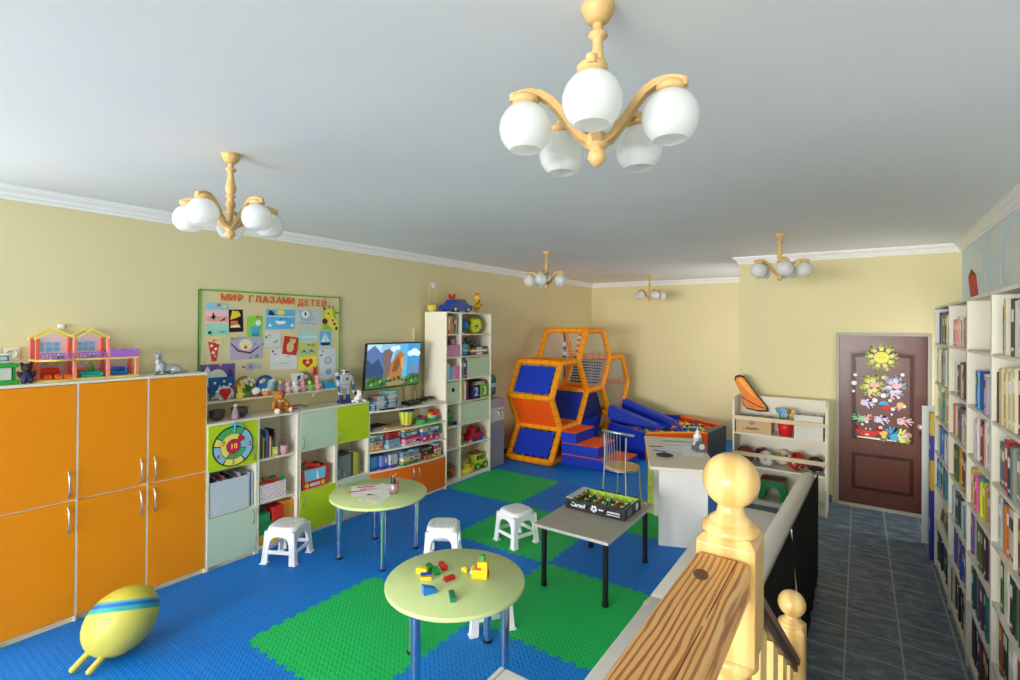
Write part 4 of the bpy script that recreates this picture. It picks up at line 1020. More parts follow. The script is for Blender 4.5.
g = G(); g.ell((-.015, .03, .06), (.02, .024, .02), BKF, n=10); P('spot', g, t)
# ------------------------------------------------------------------ inside the low units
CZ1, CZ2, CZ3 = .8242, .4362, .0462
# dart target on the lime door
t = T('dart_target', 'round felt dart target with numbers hanging on the lime door', 'dart target', (-4.42, 2.245, 1.0))
TR = .172; tx = -4.4215; ty, tz = 2.236, 1.0
g = G(); g.cyl((tx, ty, tz), (tx + .006, ty, tz), TR, BLACK, n=48); P('disc', g, t, world=True)
def sector(a0, a1, r0, r1, n=14):
    A = [(ty + r1 * math.cos(R(a0 + (a1 - a0) * i / n)), tz + r1 * math.sin(R(a0 + (a1 - a0) * i / n))) for i in range(n + 1)]
    B = [(ty + r0 * math.cos(R(a0 + (a1 - a0) * i / n)), tz + r0 * math.sin(R(a0 + (a1 - a0) * i / n))) for i in range(n + 1)]
    return A + B[::-1]
for c, a0, a1, r0, r1, lb in (('#4fae63', 58, 146, .112, .162, 'green'), ('#8fc3da', -52, 54, .112, .162, 'light blue'), ('#e8df6a', -120, -56, .112, .162, 'yellow'), ('#8fc3da', 176, 236, .112, .162, 'light blue'), ('#e8df6a', 149, 172, .112, .162, 'yellow'),
                       ('#e8df6a', 62, 236, .062, .108, 'yellow'), ('#4fae63', -120, -18, .062, .108, 'green'), ('#d01f52', 30, 58, .05, .108, 'crimson'), ('#8fc3da', -14, 26, .062, .114, 'light blue')):
    g = G(); g.prism(sector(a0, a1, r0, r1), 'yz', tx + .006, tx + .0075, M(c, .85)); P('segment', g, t, world=True)
g = G(); g.cyl((tx + .006, ty, tz), (tx + .0085, ty, tz), .056, M('#d01f52', .85), n=32); P('bullseye', g, t, world=True)
for s, y, z, c, sz in (('10', 0, 0, '#f0d23a', .062), ('7', -.086, .03, '#d8662a', .06), ('2', .14, .0, '#c0447a', .055), ('4', -.13, -.07, '#c0447a', .055), ('8', 0, -.085, '#b8802a', .05), ('3', -.005, -.138, '#d8762a', .05), ('6', .0, .136, '#7a6a5a', .045)):
    g = G(); g.text(s, sz, M(c, .8), (tx + .009, ty + y, tz + z), (0, 1, 0), (0, 0, 1), .002, .0012); P('number', g, t, world=True)
RIB = M('#4fb6dd', .6); g = G()
for a, l in ((-150, .06), (-100, .085), (-40, .085)): g.tube([(tx + .012, 2.25, 1.205), (tx + .014, 2.25 + l * .5 * math.cos(R(a)), 1.205 + l * .5 * math.sin(R(a))), (tx + .013, 2.25 + l * math.cos(R(a)), 1.205 + l * math.sin(R(a)))], .006, RIB, 6)
g.ell((tx + .014, 2.25, 1.2), (.008, .014, .012), RIB, n=10); P('ribbon', g, t, world=True)

# booklets in the upper open cell
cols = ['#2a3a5a', '#7a3a2a', '#2f6a3a', '#c8b040', '#3a3a3a', '#5a7a9a', '#8a2a3a', '#d8d0b8', '#3f7a4a', '#2a2a32', '#b06a2a', '#6a8ab0', '#402a2a']
y = 2.478
for i, c in enumerate(cols[:12]):
    w = .011 + .004 * (i % 3); h = .16 + .03 * ((i * 7) % 4)
    g = book_mesh(w, h, .15, c)
    a = R(-6 - i * 1.2)
    o = S('booklet', g, '%s booklet, %s from the left in the open cell right of the target' % (cname(c), ORD[i]), 'booklet', (-4.47, y + w, CZ1), PI, 'booklets in the open upper cell')
    y += w + .0015
for c, a, b, h, n in (('#d8cc3a', 2.615, 2.665, .085, 'yellow'), ('#3a8a3a', 2.61, 2.66, .03, 'green')):
    x = -4.455 if n == 'yellow' else -4.52
    g = G(); g.box(x - .04, x, a, b, CZ1, CZ1 + h, PL(c), .004); g.box(x, x + .001, a + .01, b - .01, CZ1 + h * .3, CZ1 + h * .7, PAPER)
    S('small_box', g, n + ' little box before the booklets', 'box', (x - .02, (a + b) / 2, CZ1), world=True)
t = T('pink_cup', 'pink cup with pencils in the open upper cell', 'cup', (-4.47, 2.73, CZ1)); g = G()
g.lathe([(0, 0), (.03, 0), (.034, .085), (.031, .085), (.028, .004), (0, .004)], PL('#d8a8a8'), n=18); P('cup', g, t)
for i in range(5):
    a = i * 1.25; g = G(); g.cyl((.01 * math.cos(a), .01 * math.sin(a), .006), (.028 * math.cos(a), .028 * math.sin(a), .15), .0035, PL(('#2a4a8a', '#c83a2a', '#2f8a4a', '#e0b03a', '#3a2a2a')[i]), n=6); P('pencil', g, t)
# grey box with magazines
t = T('storage_box', 'grey quilted storage box full of magazines, under the dart target', 'box', (-4.55, 2.23, CZ2)); GBX = FB('#c3ced2'); g = G()
bx = (-4.64, -4.428, 2.052, 2.375)
g.box(*bx, CZ2, CZ2 + .006, GBX); 
for a in ((bx[0], bx[1], bx[2], bx[2] + .008), (bx[0], bx[1], bx[3] - .008, bx[3]), (bx[0], bx[0] + .008, bx[2] + .008, bx[3] - .008), (bx[1] - .008, bx[1], bx[2] + .008, bx[3] - .008)): g.box(*a, CZ2 + .006, CZ2 + .285, GBX)
P('box', g, t, world=True)
mcols = ['#2f4a7a', '#3a3a42', '#8a8f96', '#c8b858', '#b04a5a', '#4a7a5a', '#d8d8d8', '#2a2f3a', '#6a8ab8', '#3a5a4a', '#b8a0a8', '#24303a', '#7ab0c8']
y = 2.066
for i, c in enumerate(mcols):
    w = .02; g = book_mesh(w, .26 + .05 * ((i * 5) % 3) / 2, .18, c, BANDS[i % 6])
    S('magazine', g, '%s magazine, %s from the left in the grey box' % (cname(c), ORD[i]), 'magazine', (-4.44, y + w, CZ2 + .0065), PI, 'magazines in the grey box'); y += w + .0025
for i, c in enumerate(('#dfe6ea', '#4f8ac0', '#e8e8ea')):
    g = book_mesh(.01, .3, .19, c)
    S('magazine', g, '%s magazine leaning right of the grey box, %s from the box' % (cname(c), ORD[i]), 'magazine', (-4.44, 2.392 + i * .0135, CZ2), PI, 'magazines in the grey box')
# polka box with bricks
def open_box(name, label, cat, x0, x1, y0, y1, z, h, mt, th=.005, dots=None):
    t = T(name, label, cat, ((x0 + x1) / 2, (y0 + y1) / 2, z)); g = G()
    g.box(x0, x1, y0, y1, z, z + th, mt)
    for a in ((x0, x1, y0, y0 + th), (x0, x1, y1 - th, y1), (x0, x0 + th, y0 + th, y1 - th), (x1 - th, x1, y0 + th, y1 - th)): g.box(*a, z + th, z + h, mt)
    if dots:
        r = random.Random(3); k = 0; zz = z + .02
        while zz < z + h - .008:
            yy_ = y0 + (.014 if k % 2 else .026)
            while yy_ < y1 - .01:
                g.cyl((x1, yy_, zz), (x1 + .0008, yy_, zz), .0065, dots[(k + int(yy_ * 100)) % len(dots)], n=8); yy_ += .025
            zz += .021; k += 1
    P('box', g, t, world=True); return t
open_box('polka_dot_box', 'white box with purple and pink polka dots holding toy bricks', 'box', -4.63, -4.435, 2.482, 2.735, CZ2, .155, M('#ece8e4', .6), dots=[PL('#a03a6a'), PL('#7a3a8a'), PL('#c85a6a')])
def brick(label, x, y, z, l, w, h, c, rz=0.0, group=None, studs=True, cat='toy brick', name='toy_brick'):
    g = G(); m_ = PL(c, .3); g.box(-l / 2, l / 2, -w / 2, w / 2, 0, h, m_, .0015)
    if studs:
        p = .016; nx = max(1, int(l / p)); ny = max(1, int(w / p))
        for i in range(nx):
            for j in range(ny): g.cyl(((i - (nx - 1) / 2) * p, (j - (ny - 1) / 2) * p, h), ((i - (nx - 1) / 2) * p, (j - (ny - 1) / 2) * p, h + .004), .0048, m_, n=10)
    return S(name, g, label, cat, (x, y, z), rz, group)
r_ = random.Random(5); bc = [('#1f6fc0', 'blue'), ('#d8322a', 'red'), ('#e8c832', 'yellow'), ('#2a9a4a', 'green')]
for i in range(24):
    c, n = bc[i % 4]; ii, jj = i // 12, i % 12
    brick('%s toy brick on top of the heap in the polka dot box' % n if i >= 12 else '%s toy brick lower in the polka dot box' % n, -4.59 + .1 * ((i * 5) % 2) + r_.uniform(-.01, .02), 2.515 + (jj // 2) * .04 + r_.uniform(-.004, .004), CZ2 + (.118 if i < 12 else .147) + .0005 * jj, .062, .031, .024, c, R(r_.uniform(-10, 10) + 90), 'bricks in the polka dot box')
g = G(); g.box(-4.622, -4.445, 2.492, 2.725, CZ2 + .0055, CZ2 + .1175, PL('#b0482f')); o = S('brick_heap', g, 'toy bricks filling the lower part of the polka dot box', 'toy bricks', (-4.53, 2.6, CZ2 + .006), world=True); o['kind'] = 'stuff'
# soft blocks in the bottom cell
def block(label, x0, x1, y0, y1, z0, z1, c): g = G(); g.box(x0, x1, y0, y1, z0, z1, M(c, .55, amt=.03), .006); S('soft_block', g, label, 'soft block', ((x0 + x1) / 2, (y0 + y1) / 2, z0), 0, 'soft blocks in the bottom cell', world=True)
block('yellow soft block at the bottom left of the open bottom cell', -4.58, -4.44, 2.475, 2.55, CZ3, CZ3 + .09, '#e0b52f')
block('dark green soft block on the yellow one', -4.58, -4.44, 2.475, 2.6, CZ3 + .0905, CZ3 + .2, '#1f8a4a')
block('upper green soft block reaching to the left side panel', -4.58, -4.44, 2.475, 2.585, CZ3 + .2005, CZ3 + .28, '#2a9a58')
block('red soft block on top in the bottom cell', -4.56, -4.435, 2.607, 2.715, CZ3 + .19, CZ3 + .315, '#cf2f26')
block('orange soft block at the right of the bottom cell', -4.6, -4.47, 2.72, 2.83, CZ3, CZ3 + .33, '#e2992e')
block('yellow soft block under the red one', -4.56, -4.435, 2.605, 2.715, CZ3, CZ3 + .095, '#e8c23a')
block('green soft block between the red and the yellow', -4.56, -4.435, 2.605, 2.715, CZ3 + .0955, CZ3 + .1895, '#237f45')
block('small red soft block at the back left of the bottom cell', -4.69, -4.6, 2.48, 2.56, CZ3, CZ3 + .3, '#b8402a')
# red truck box with toys
t = open_box('truck_box', 'red toy truck box with a blue windscreen print holding toys', 'box', -4.65, -4.435, 2.9, 3.19, CZ2, .2, PL('#cf3a2c'))
g = G(); g.prism([(2.935, CZ2 + .075), (3.155, CZ2 + .075), (3.165, CZ2 + .185), (2.925, CZ2 + .185)], 'yz', -4.4349, -4.4335, PL('#6fc0d8')); g.prism([(3.06, CZ2 + .08), (3.09, CZ2 + .08), (3.07, CZ2 + .17), (3.06, CZ2 + .17)], 'yz', -4.4335, -4.433, PAPER); P('windscreen_print', g, t, world=True)
for s in (2.955, 3.135): g = G(); g.cyl((-4.4349, s, CZ2 + .035), (-4.431, s, CZ2 + .035), .022, PL('#e8c23a'), n=16); P('headlight_print', g, t, world=True)
g = G(); g.box(-4.4349, -4.432, 2.99, 3.1, CZ2 + .02, CZ2 + .05, M('#d8d4c8', .4)); P('grille_print', g, t, world=True)
g = G(); g.box(-4.64, -4.445, 2.91, 3.18, CZ2 + .0055, CZ2 + .15, FB('#4a3a34')); o = S('toy_heap', g, 'small dark toys filling the red truck box', 'toys', (-4.54, 3.04, CZ2 + .006), world=True); o['kind'] = 'stuff'
g = G(); g.ell((0, 0, .045), .045, PL('#2a7a3f'), n=18); S('toy_ball', g, 'dark green ball on the left of the red truck box', 'ball', (-4.5, 2.955, CZ2 + .151))
g = G(); g.ell((0, 0, .04), .04, PL('#3a9a4f'), n=18); S('toy_ball', g, 'light green ball behind the dark green ball in the truck box', 'ball', (-4.59, 2.97, CZ2 + .151))
g = G(); g.cyl((0, -.07, .07), (0, .06, .03), .032, PL('#d8302a'), .018); g.ell((0, -.075, .072), .034, PL('#d8302a')); S('skittle', g, 'red toy skittle lying across the truck box', 'skittle', (-4.49, 3.06, CZ2 + .155), R(0))
g = G(); g.ell((0, 0, .03), .03, PL('#e8722f'), n=16); S('toy_ball', g, 'orange ball at the right of the truck box', 'ball', (-4.53, 3.13, CZ2 + .151))
g = G(); g.ell((0, 0, .03), .03, PL('#ecd23a'), n=16); S('toy_ball', g, 'yellow ball at the back of the truck box', 'ball', (-4.6, 3.07, CZ2 + .151))
# clear bin and folders in last unit
t = open_box('clear_bin', 'see-through plastic bin of small toys in the cell under the lime door', 'bin', -4.66, -4.44, 3.305, 3.475, CZ2, .24, mat_clear('clear_plastic', '#9aa6a4', .35, .15), .003)
r_ = random.Random(9)
for i in range(14):
    c, n = [('#2a2a30', 'black'), ('#c8483a', 'red'), ('#d8d4d0', 'white'), ('#3a6a9a', 'blue')][i % 4]
    g = G(); g.ell((0, 0, .022), (.03, .022, .022), PL(c), n=10)
    S('small_toy', g, n + ' little toy lying in the clear bin', 'toy', (-4.5 - .07 * (i % 2), 3.335 + .034 * ((i // 2) % 4), CZ2 + .004 + .045 * (i // 8)), 0, 'toys in the clear bin')
for i, c in enumerate(('#5a5a50', '#c8b93a', '#b9b240', '#8a8f3a')):
    g = book_mesh(.028, .26 - .01 * i, .2, c)
    S('folder', g, '%s folder, %s from the clear bin' % (cname(c), ORD[i]), 'folder', (-4.45, 3.512 + .031 * i, CZ2), PI, 'folders beside the clear bin')

# ------------------------------------------------------------------ television shelves
def game_box(label, y0, y1, z0, z1, c, c2=None, d=.2, ins=.03, cat='board game', rz=0.0, group='game boxes on the television shelves', pal=('#ffffff', '#e8d23a', '#c8322a')):
    yc = (y0 + y1) / 2; x1 = bf(yc) - ins; x0 = max(x1 - d, XL + .012); w = y1 - y0; h = z1 - z0
    t = T('game_box', label, cat, ((x0 + x1) / 2, yc, z0), rz, group); l = x1 - x0
    g = G(); g.box(-l / 2 + .002, l / 2 - .002, -w / 2 + .002, w / 2 - .002, 0, h * .8, M(c2 or c, .45, amt=.08), .001); P('tray', g, t)
    g = G(); g.box(-l / 2, l / 2, -w / 2, w / 2, h * .25, h, M(c, .4, amt=.1), .001)
    rr = random.Random(label)
    u = -.46
    while u < .4:
        wd = rr.uniform(.05, .3); e_ = min(.46, u + wd); z_ = rr.uniform(.3, .5)
        if rr.random() < .75: g.box(l / 2, l / 2 + .0007, w * u, w * e_, h * z_, h * rr.uniform(z_ + .15, .95), M(rr.choice(('#e8e4da', '#d8c84a', '#b8322a', '#2f6aa8', '#3f8a4a', '#e0903a', '#20304a', c)), .5))
        u = e_ + rr.uniform(.01, .08)
    P('lid', g, t); return t
Z1, Z2, Z3 = TVS[0] + .0165, TVS[1] + .0165, TVS[2] + .0165
# upper shelf
for i, (y0, y1, h, c, n) in enumerate(((3.73, 3.93, .018, '#5a5048', 'grey brown'), (3.735, 3.94, .015, '#3a3634', 'dark'), (3.73, 3.99, .012, '#2e2a28', 'black'))):
    g = G(); zb = Z1 + (0, .0185, .034)[i]; x = bf((y0 + y1) / 2) - .14; g.box(-.1, .1, -(y1 - y0) / 2, (y1 - y0) / 2, 0, h, M(c, .6), .002); g.box(.1, .1006, -(y1 - y0) * .4, (y1 - y0) * .4, h * .25, h * .75, M('#b8b0a4', .6))
    S('flat_tray', g, n + ' flat tray in the pile at the left of the upper television shelf', 'tray', (x, (y0 + y1) / 2, zb), R(3 * i), 'flat trays')
for i in range(2):
    g = G(); g.box(-.09, .09, -.11, .11, 0, .012, M('#c9a878', .6, kind='wood', amt=.1, scale=20), .002); S('wooden_board', g, ('lower', 'upper')[i] + ' light wooden board left of the striped bucket', 'wooden board', (bf(4.0) - .11, 4.0 + .015 * i, Z1 + .0125 * i), R(4 * i))
t = T('striped_bucket', 'yellow striped bucket with dark blue lid on the upper television shelf', 'bucket', (bf(4.23) - .1, 4.225, Z1)); g = G()
n = 20
for i in range(n):
    a0, a1 = 2 * PI * i / n, 2 * PI * (i + 1) / n
    g.add([(.066 * math.cos(a), .066 * math.sin(a), .02) for a in (a0, a1)] + [(.092 * math.cos(a), .092 * math.sin(a), .175) for a in (a1, a0)], [(0, 1, 2, 3)], PL('#dbd44a' if i % 2 else '#8fae3a'))
g.cyl((0, 0, .003), (0, 0, .02), .064, PL('#c02a8a'), .067, 20); P('bucket', g, t)
g = G(); g.lathe([(.07, .0), (.072, .004), (.07, .012), (0, .012)], PL('#c02a8a'), n=20); P('base_ring', g, t)
g = G(); g.cyl((0, 0, .1755), (0, 0, .19), .097, PL('#26307a'), .092, 24); P('lid', g, t)
def tray_toy(label, y, c, parts, w=.19):
    x = bf(y) - .12
    t = T('toy_tray', label, 'toy tray', (x, y, Z1)); g = G()
    g.prism(circle(0, 0, 1, 20), 'xy', 0, .05, PL(c)); g.v = [Vector((v.x * .075, v.y * w / 2, v.z)) for v in g.v]; P('tray', g, t)
    for lb, loc, r, cc_ in parts: g = G(); g.ell(loc, r, PL(cc_), n=14); P('toy_piece', g, t, lb + ' piece')
tray_toy('green toy tray with a pink dome right of the striped bucket', 4.435, '#3fae5a', [('pink', (0, .02, .06), (.05, .05, .035), '#c8285a'), ('green', (.02, -.05, .06), (.03, .03, .02), '#2f9a4a')])
tray_toy('green toy tray heaped with red and yellow pieces at the right of the upper shelf', 4.635, '#3a9a4a', [('red', (0, .02, .095), (.055, .06, .05), '#d82a26'), ('yellow', (.01, -.05, .075), (.045, .045, .035), '#e6c63a'), ('pale blue', (.045, -.02, .058), (.03, .06, .02), '#a8cfe0'), ('orange', (.03, .07, .07), (.03, .03, .03), '#e0662f')], .2)
# middle shelf
mid = [('yellow orange game box at the bottom left of the middle shelf', 3.735, 3.885, Z2, Z2 + .055, '#e2b25a', '#d8822f', .2, .03),
 ('pink game box second in the left pile of the middle shelf', 3.73, 3.893, Z2 + .0555, Z2 + .1, '#d99a9a', None, .2, .025),
 ('teal game box third in the left pile of the middle shelf', 3.73, 3.91, Z2 + .1005, Z2 + .15, '#2f8a84', None, .2, .025),
 ('white and green game box topping the left pile', 3.735, 3.9, Z2 + .1505, Z2 + .175, '#c9d0b0', None, .2, .03),
 ('light blue game box at the bottom of the second pile, middle shelf', 3.925, 4.105, Z2, Z2 + .05, '#8fb9c8', None, .2, .03),
 ('pale blue game box second in the second pile, middle shelf', 3.93, 4.1, Z2 + .0505, Z2 + .1, '#6fa3b8', None, .2, .035),
 ('red game box on top of the light blue pile', 3.925, 4.11, Z2 + .1005, Z2 + .178, '#b52a2e', '#8a2f3a', .22, .03),
 ('pink framed puzzle box at the bottom of the third pile, middle shelf', 4.13, 4.37, Z2, Z2 + .075, '#d888a8', '#b8c8e0', .2, .02),
 ('red game box above the pink puzzle box', 4.14, 4.372, Z2 + .0755, Z2 + .105, '#b8283a', None, .2, .025),
 ('bright blue game box in the third pile, middle shelf', 4.12, 4.345, Z2 + .1055, Z2 + .15, '#4a9fd0', None, .21, .03),
 ('yellow and navy game box on top of the third pile', 4.125, 4.345, Z2 + .1505, Z2 + .19, '#d8b44a', '#2a4a7a', .21, .035),
 ('magenta game box at the bottom of the fourth pile, middle shelf', 4.385, 4.675, Z2, Z2 + .07, '#b5265a', '#d86a8a', .21, .02),
 ('blue train game box in the fourth pile, middle shelf', 4.385, 4.665, Z2 + .0705, Z2 + .115, '#3a7ab8', None, .21, .025),
 ('white game box with coloured print in the fourth pile', 4.385, 4.67, Z2 + .1155, Z2 + .16, '#d8d8cc', '#5a90c0', .21, .025),
 ('flat green box on top of the fourth pile', 4.4, 4.6, Z2 + .1605, Z2 + .188, '#5aa04a', None, .2, .03),
 ('white and salmon box at the right end of the middle shelf', 4.685, 4.765, Z2, Z2 + .055, '#e4d8cc', '#e0846a', .18, .03)]
for a in mid: game_box(*a)
t = T('toy_cup', 'green toy cup on the box at the right end of the middle shelf', 'cup', (bf(4.72) - .09, 4.712, Z2 + .0556)); g = G(); g.lathe([(0, 0), (.032, 0), (.038, .055), (.034, .055), (.028, .005), (0, .005)], PL('#2f9a4a'), n=18); P('cup', g, t); g = G(); g.tube([(0, .034, .012), (0, .055, .02), (0, .055, .04), (0, .037, .046)], .004, PL('#2f9a4a'), 6); P('handle', g, t)
low = [('tall blue and white box of figures at the left end of the bottom television shelf', 3.735, 3.835, Z3, Z3 + .155, '#4a86b8', '#2a5a9a', .12, .03),
 ('tall purple and blue box second from the left, bottom shelf', 3.85, 3.95, Z3, Z3 + .15, '#7a8ac8', '#3a3a9a', .12, .03),
 ('tall pale box third from the left, bottom shelf', 3.955, 4.06, Z3, Z3 + .15, '#b8b8c8', '#5a4aa8', .12, .025),
 ('long green game box at the bottom of the white pile, bottom shelf', 4.1, 4.385, Z3, Z3 + .04, '#6a9a4a', '#3a7a3a', .21, .015),
 ('long white game box above the long green one', 4.1, 4.385, Z3 + .0405, Z3 + .085, '#e0dccc', '#c8a87a', .21, .015),
 ('brown topped game box above the long white one', 4.105, 4.38, Z3 + .0855, Z3 + .11, '#a8907a', None, .21, .02),
 ('light blue game box on the pile of long boxes', 4.1, 4.36, Z3 + .1105, Z3 + .14, '#6aa8c0', None, .2, .03),
 ('dark blue game box on the very top of the long boxes', 4.11, 4.37, Z3 + .1405, Z3 + .17, '#2f5a8a', '#a8c8d0', .2, .03),
 ('red and green game box in front of the dark boxes, bottom shelf', 4.44, 4.6, Z3, Z3 + .055, '#cf4a2c', '#5a9a3a', .2, .015),
 ('black game box behind the red and green one', 4.41, 4.59, Z3 + .0555, Z3 + .105, '#2e3330', None, .2, .03),
 ('dark green game box on the black one, bottom shelf', 4.41, 4.56, Z3 + .1055, Z3 + .15, '#4a5a38', None, .2, .035),
 ('yellow game box right of the red and green one', 4.605, 4.7, Z3, Z3 + .06, '#d8c04a', '#8a9a3a', .2, .02),
 ('wide white striped box on the yellow one', 4.6, 4.715, Z3 + .0605, Z3 + .1, '#d8d4c8', '#b87a4a', .2, .025),
 ('red box near the top of the right pile, bottom shelf', 4.6, 4.72, Z3 + .1005, Z3 + .14, '#c23a34', None, .2, .03),
 ('light blue box topping the right pile, bottom shelf', 4.605, 4.71, Z3 + .1405, Z3 + .165, '#8fc0d0', None, .2, .03),
 ('small blue box at the right end of the bottom shelf', 4.725, 4.768, Z3, Z3 + .03, '#3a8ac0', None, .16, .02)]
for a in low: game_box(*a)

# ------------------------------------------------------------------ on the television unit
ZTV = 1.0962
def disc_case(label, y0, y1, z, h, c, x=-4.47): g = G(); g.box(-.07, .07, -(y1 - y0) / 2, (y1 - y0) / 2, 0, h, M(c, .35, amt=.12), .001); g.box(.07, .0704, -(y1 - y0) * .42, (y1 - y0) * .3, h * .2, h * .8, M('#cfd6d8', .4)); S('disc_case', g, label, 'disc case', (x, (y0 + y1) / 2, z), R(((y0 * 1000) % 7) - 3), 'disc cases below the television')
z = ZTV
for i, (h, c) in enumerate(((.026, '#5fa0b8'), (.02, '#8f5a48'), (.024, '#5f8fb0'), (.022, '#c8c8b0'), (.022, '#5a84a0'), (.02, '#3a6a8a'), (.022, '#a8705a'))):
    disc_case('%s disc case, %s from the bottom of the left stack' % (cname(c), ORD[i]), 3.775, 3.925, z, h, c); z += h + .0004
z = ZTV
for i, (h, c) in enumerate(((.028, '#5fb0cc'), (.026, '#4a9ac0'), (.022, '#30404a'), (.024, '#4aa0c8'), (.022, '#9a6a58'), (.026, '#c8d0c4'), (.026, '#5a9ab0'), (.024, '#7ab0a8'))):
    disc_case('%s disc case, %s from the bottom of the right stack' % (cname(c), ORD[i]), 3.945, 4.09, z, h, c); z += h + .0004
for i in range(3): disc_case('small blue disc case, %s from the bottom at the left end' % ORD[i], 3.72, 3.765, ZTV + .0284 * i, .028, ('#4f8aa8', '#3a6a88', '#6aa0b8')[i])
for k, (x, y, l, n) in enumerate(((-4.385, 3.92, .2, 'long black'), (-4.36, 4.09, .09, 'short grey'))):
    t = T('remote_control', n + ' remote control before the disc cases', 'remote', (x, y, ZTV), R(78)); g = G(); g.box(-l / 2, l / 2, -.02, .02, 0, .016, BLACK if k == 0 else M('#7a7c7e', .4), .005); P('body', g, t)
    g = G(); [g.cyl((-l * .35 + l * .1 * i, .008 * j, .016), (-l * .35 + l * .1 * i, .008 * j, .018), .003, M('#8a8c90', .5), n=6) for i in range(8) for j in (-1, 0, 1)]; P('buttons', g, t)
t = T('set_top_box', 'black set-top box under the television', 'set-top box', (-4.42, 4.33, ZTV), 0); g = G(); g.box(-.07, .07, -.1, .1, .006, .045, BLACK, .005); P('case', g, t)
g = G(); [g.cyl((a, b, 0), (a, b, .006), .01, BLACK, n=8) for a in (-.05, .05) for b in (-.08, .08)]; P('feet', g, t); g = G(); g.box(.0702, .0712, .03, .08, .018, .032, M('#5a6a78', .2)); P('display', g, t)
r_ = random.Random(4)
CB = PL('#22201f', .5)
for k in range(6):
    pts = []; cy, cx = 4.46 + .055 * k, -4.5 + .02 * (k % 3)
    for i in range(22): a = i * .62 + k; q = .05 + .03 * math.sin(i * .4 + k); pts.append((cx + q * math.cos(a) * .8, cy + q * 1.5 * math.sin(a), ZTV + .005 + .0018 * i + .003 * k))
    g = G(); g.tube(pts, .0035, CB, 6); S('cable', g, ('first', 'second', 'third', 'fourth', 'fifth', 'sixth')[k] + ' coil from the left in the black cable tangle by the television', 'cable', (cx, cy, ZTV), 0, 'cables by the television', world=True)
# television
t = T('television', 'flat television on a wall arm above the bowed shelf unit', 'television', (-4.5, 4.12, 1.58))
g = G(); TW, TH = .42, .265; tl = R(5)
g.push((-4.49, 4.118, 1.58), (0, tl, 0))
g.box(-.035, 0, -TW, TW, -TH, TH, BLACK, .006); g.pop(); body = P('casing', g, t, world=True)
def emis(h, s=1.0):
    m, N, L, b = nodes('screen_' + h.strip('#')); b.inputs['Base Color'].default_value = (.01, .01, .01, 1); b.inputs['Emission Color'].default_value = lin(h); b.inputs['Emission Strength'].default_value = s; b.inputs['Roughness'].default_value = .25; return m
g = G(); g.push((-4.49, 4.118, 1.58), (0, tl, 0)); a, b = TW - .012, TH - .014; ES = 1.0
sky = [emis(h, ES) for h in ('#bfe4f4', '#8fd0f0', '#5cbbe8', '#2f9fdc')]
for i in range(8):
    g.prism([(-a + 2 * a * i / 8, -b), (-a + 2 * a * (i + 1) / 8, -b), (-a + 2 * a * (i + 1) / 8, b), (-a + 2 * a * i / 8, b)], 'yz', .0004, .0008, sky[min(3, i // 2)])
def scr(pts, c, k): g.prism([(u * a, v * b) for u, v in pts], 'yz', .0008, .0008 + .0003 * k, emis(c, ES))
scr([(-1, .7), (-.75, .95), (-.5, .6), (-.3, .7), (-.1, .1), (-.2, -.6), (-1, -.6)], '#5a78b0', 1)
scr([(-1, .35), (-.8, .1), (-.6, .35), (-.42, -.1), (-.3, -.6), (-1, -.6)], '#35507a', 2)
scr([(.5, -.5), (.56, -.1), (.62, .1), (.7, -.2), (.78, .3), (.86, -.1), (1, .1), (1, -.6), (.5, -.6)], '#6a8fb8', 2)
for u, v, r in ((.62, .52, .13), (.78, .58, .16), (.9, .5, .12), (-.05, .78, .12), (.1, .82, .1)): scr(cc(u, v, r, r * 1.1), '#e6f2f6', 2 + .1 * r)
# a plain rock arch stands in the middle of the landscape
scr([(-.42, -.72), (-.36, -.1), (-.46, .4), (-.4, .72), (-.22, .78), (-.08, .6), (-.16, .1), (-.1, -.3), (-.06, -.72)], '#7a6a62', 3)
scr([(-.22, -.75), (-.12, .1), (.05, .5), (.22, .66), (.36, .5), (.4, .1), (.3, -.3), (.34, -.75)], '#b5783f', 4)
scr([(-.08, -.3), (.0, .2), (.16, .4), (.22, .05), (.12, -.3)], '#8a5230', 5); scr([(.24, .3), (.34, .42), (.38, .1), (.34, -.3), (.26, -.1)], '#d9a468', 5)
scr([(-1, -.5), (-.7, -.42), (-.4, -.62), (0, -.72), (.4, -.62), (.7, -.45), (1, -.5), (1, -1), (-1, -1)], '#3f6b3a', 6)
for i in range(26): u = -.95 + i * .076; v = -.6 - .28 * ((i * 7) % 5) / 5; scr(cc(u, v, .06, .09, 7), ('#4f8a44', '#2f5530', '#7aa84a', '#274a2c')[i % 4], 7 + (i % 3) * .3)
scr([(-.3, -.8), (.1, -.72), (.5, -.82), (.3, -.95), (-.2, -.95)], '#a08460', 9)
g.pop(); P('screen', g, body, world=True)
ARM = M('#2a2a2c', .4, .5)
g = G(); g.box(-4.53, -4.522, 4.02, 4.22, 1.5, 1.66, ARM); g.box(XL + .0005, XL + .012, 4.55, 4.65, 1.5, 1.7, ARM); g.box(-4.66, -4.64, 4.1, 4.62, 1.595, 1.625, ARM, .004); g.cyl((-4.65, 4.12, 1.58), (-4.65, 4.12, 1.64), .02, ARM); g.cyl((-4.65, 4.6, 1.58), (-4.65, 4.6, 1.64), .02, ARM); g.box(-4.65, -4.525, 4.105, 4.135, 1.595, 1.625, ARM); g.box(XL + .012, -4.65, 4.585, 4.615, 1.595, 1.625, ARM); P('wall_arm', g, t, world=True)
for k, (y, q) in enumerate(((4.3, .06), (4.36, -.03), (4.52, .05))):
    g = G(); g.tube([(-4.54, y, 1.36), (-4.56, y + q * .3, 1.27), (-4.57, y + q, 1.19), (-4.55, y + q * .6, 1.13)], .003, CB, 6); P('cable', g, t, world=True)
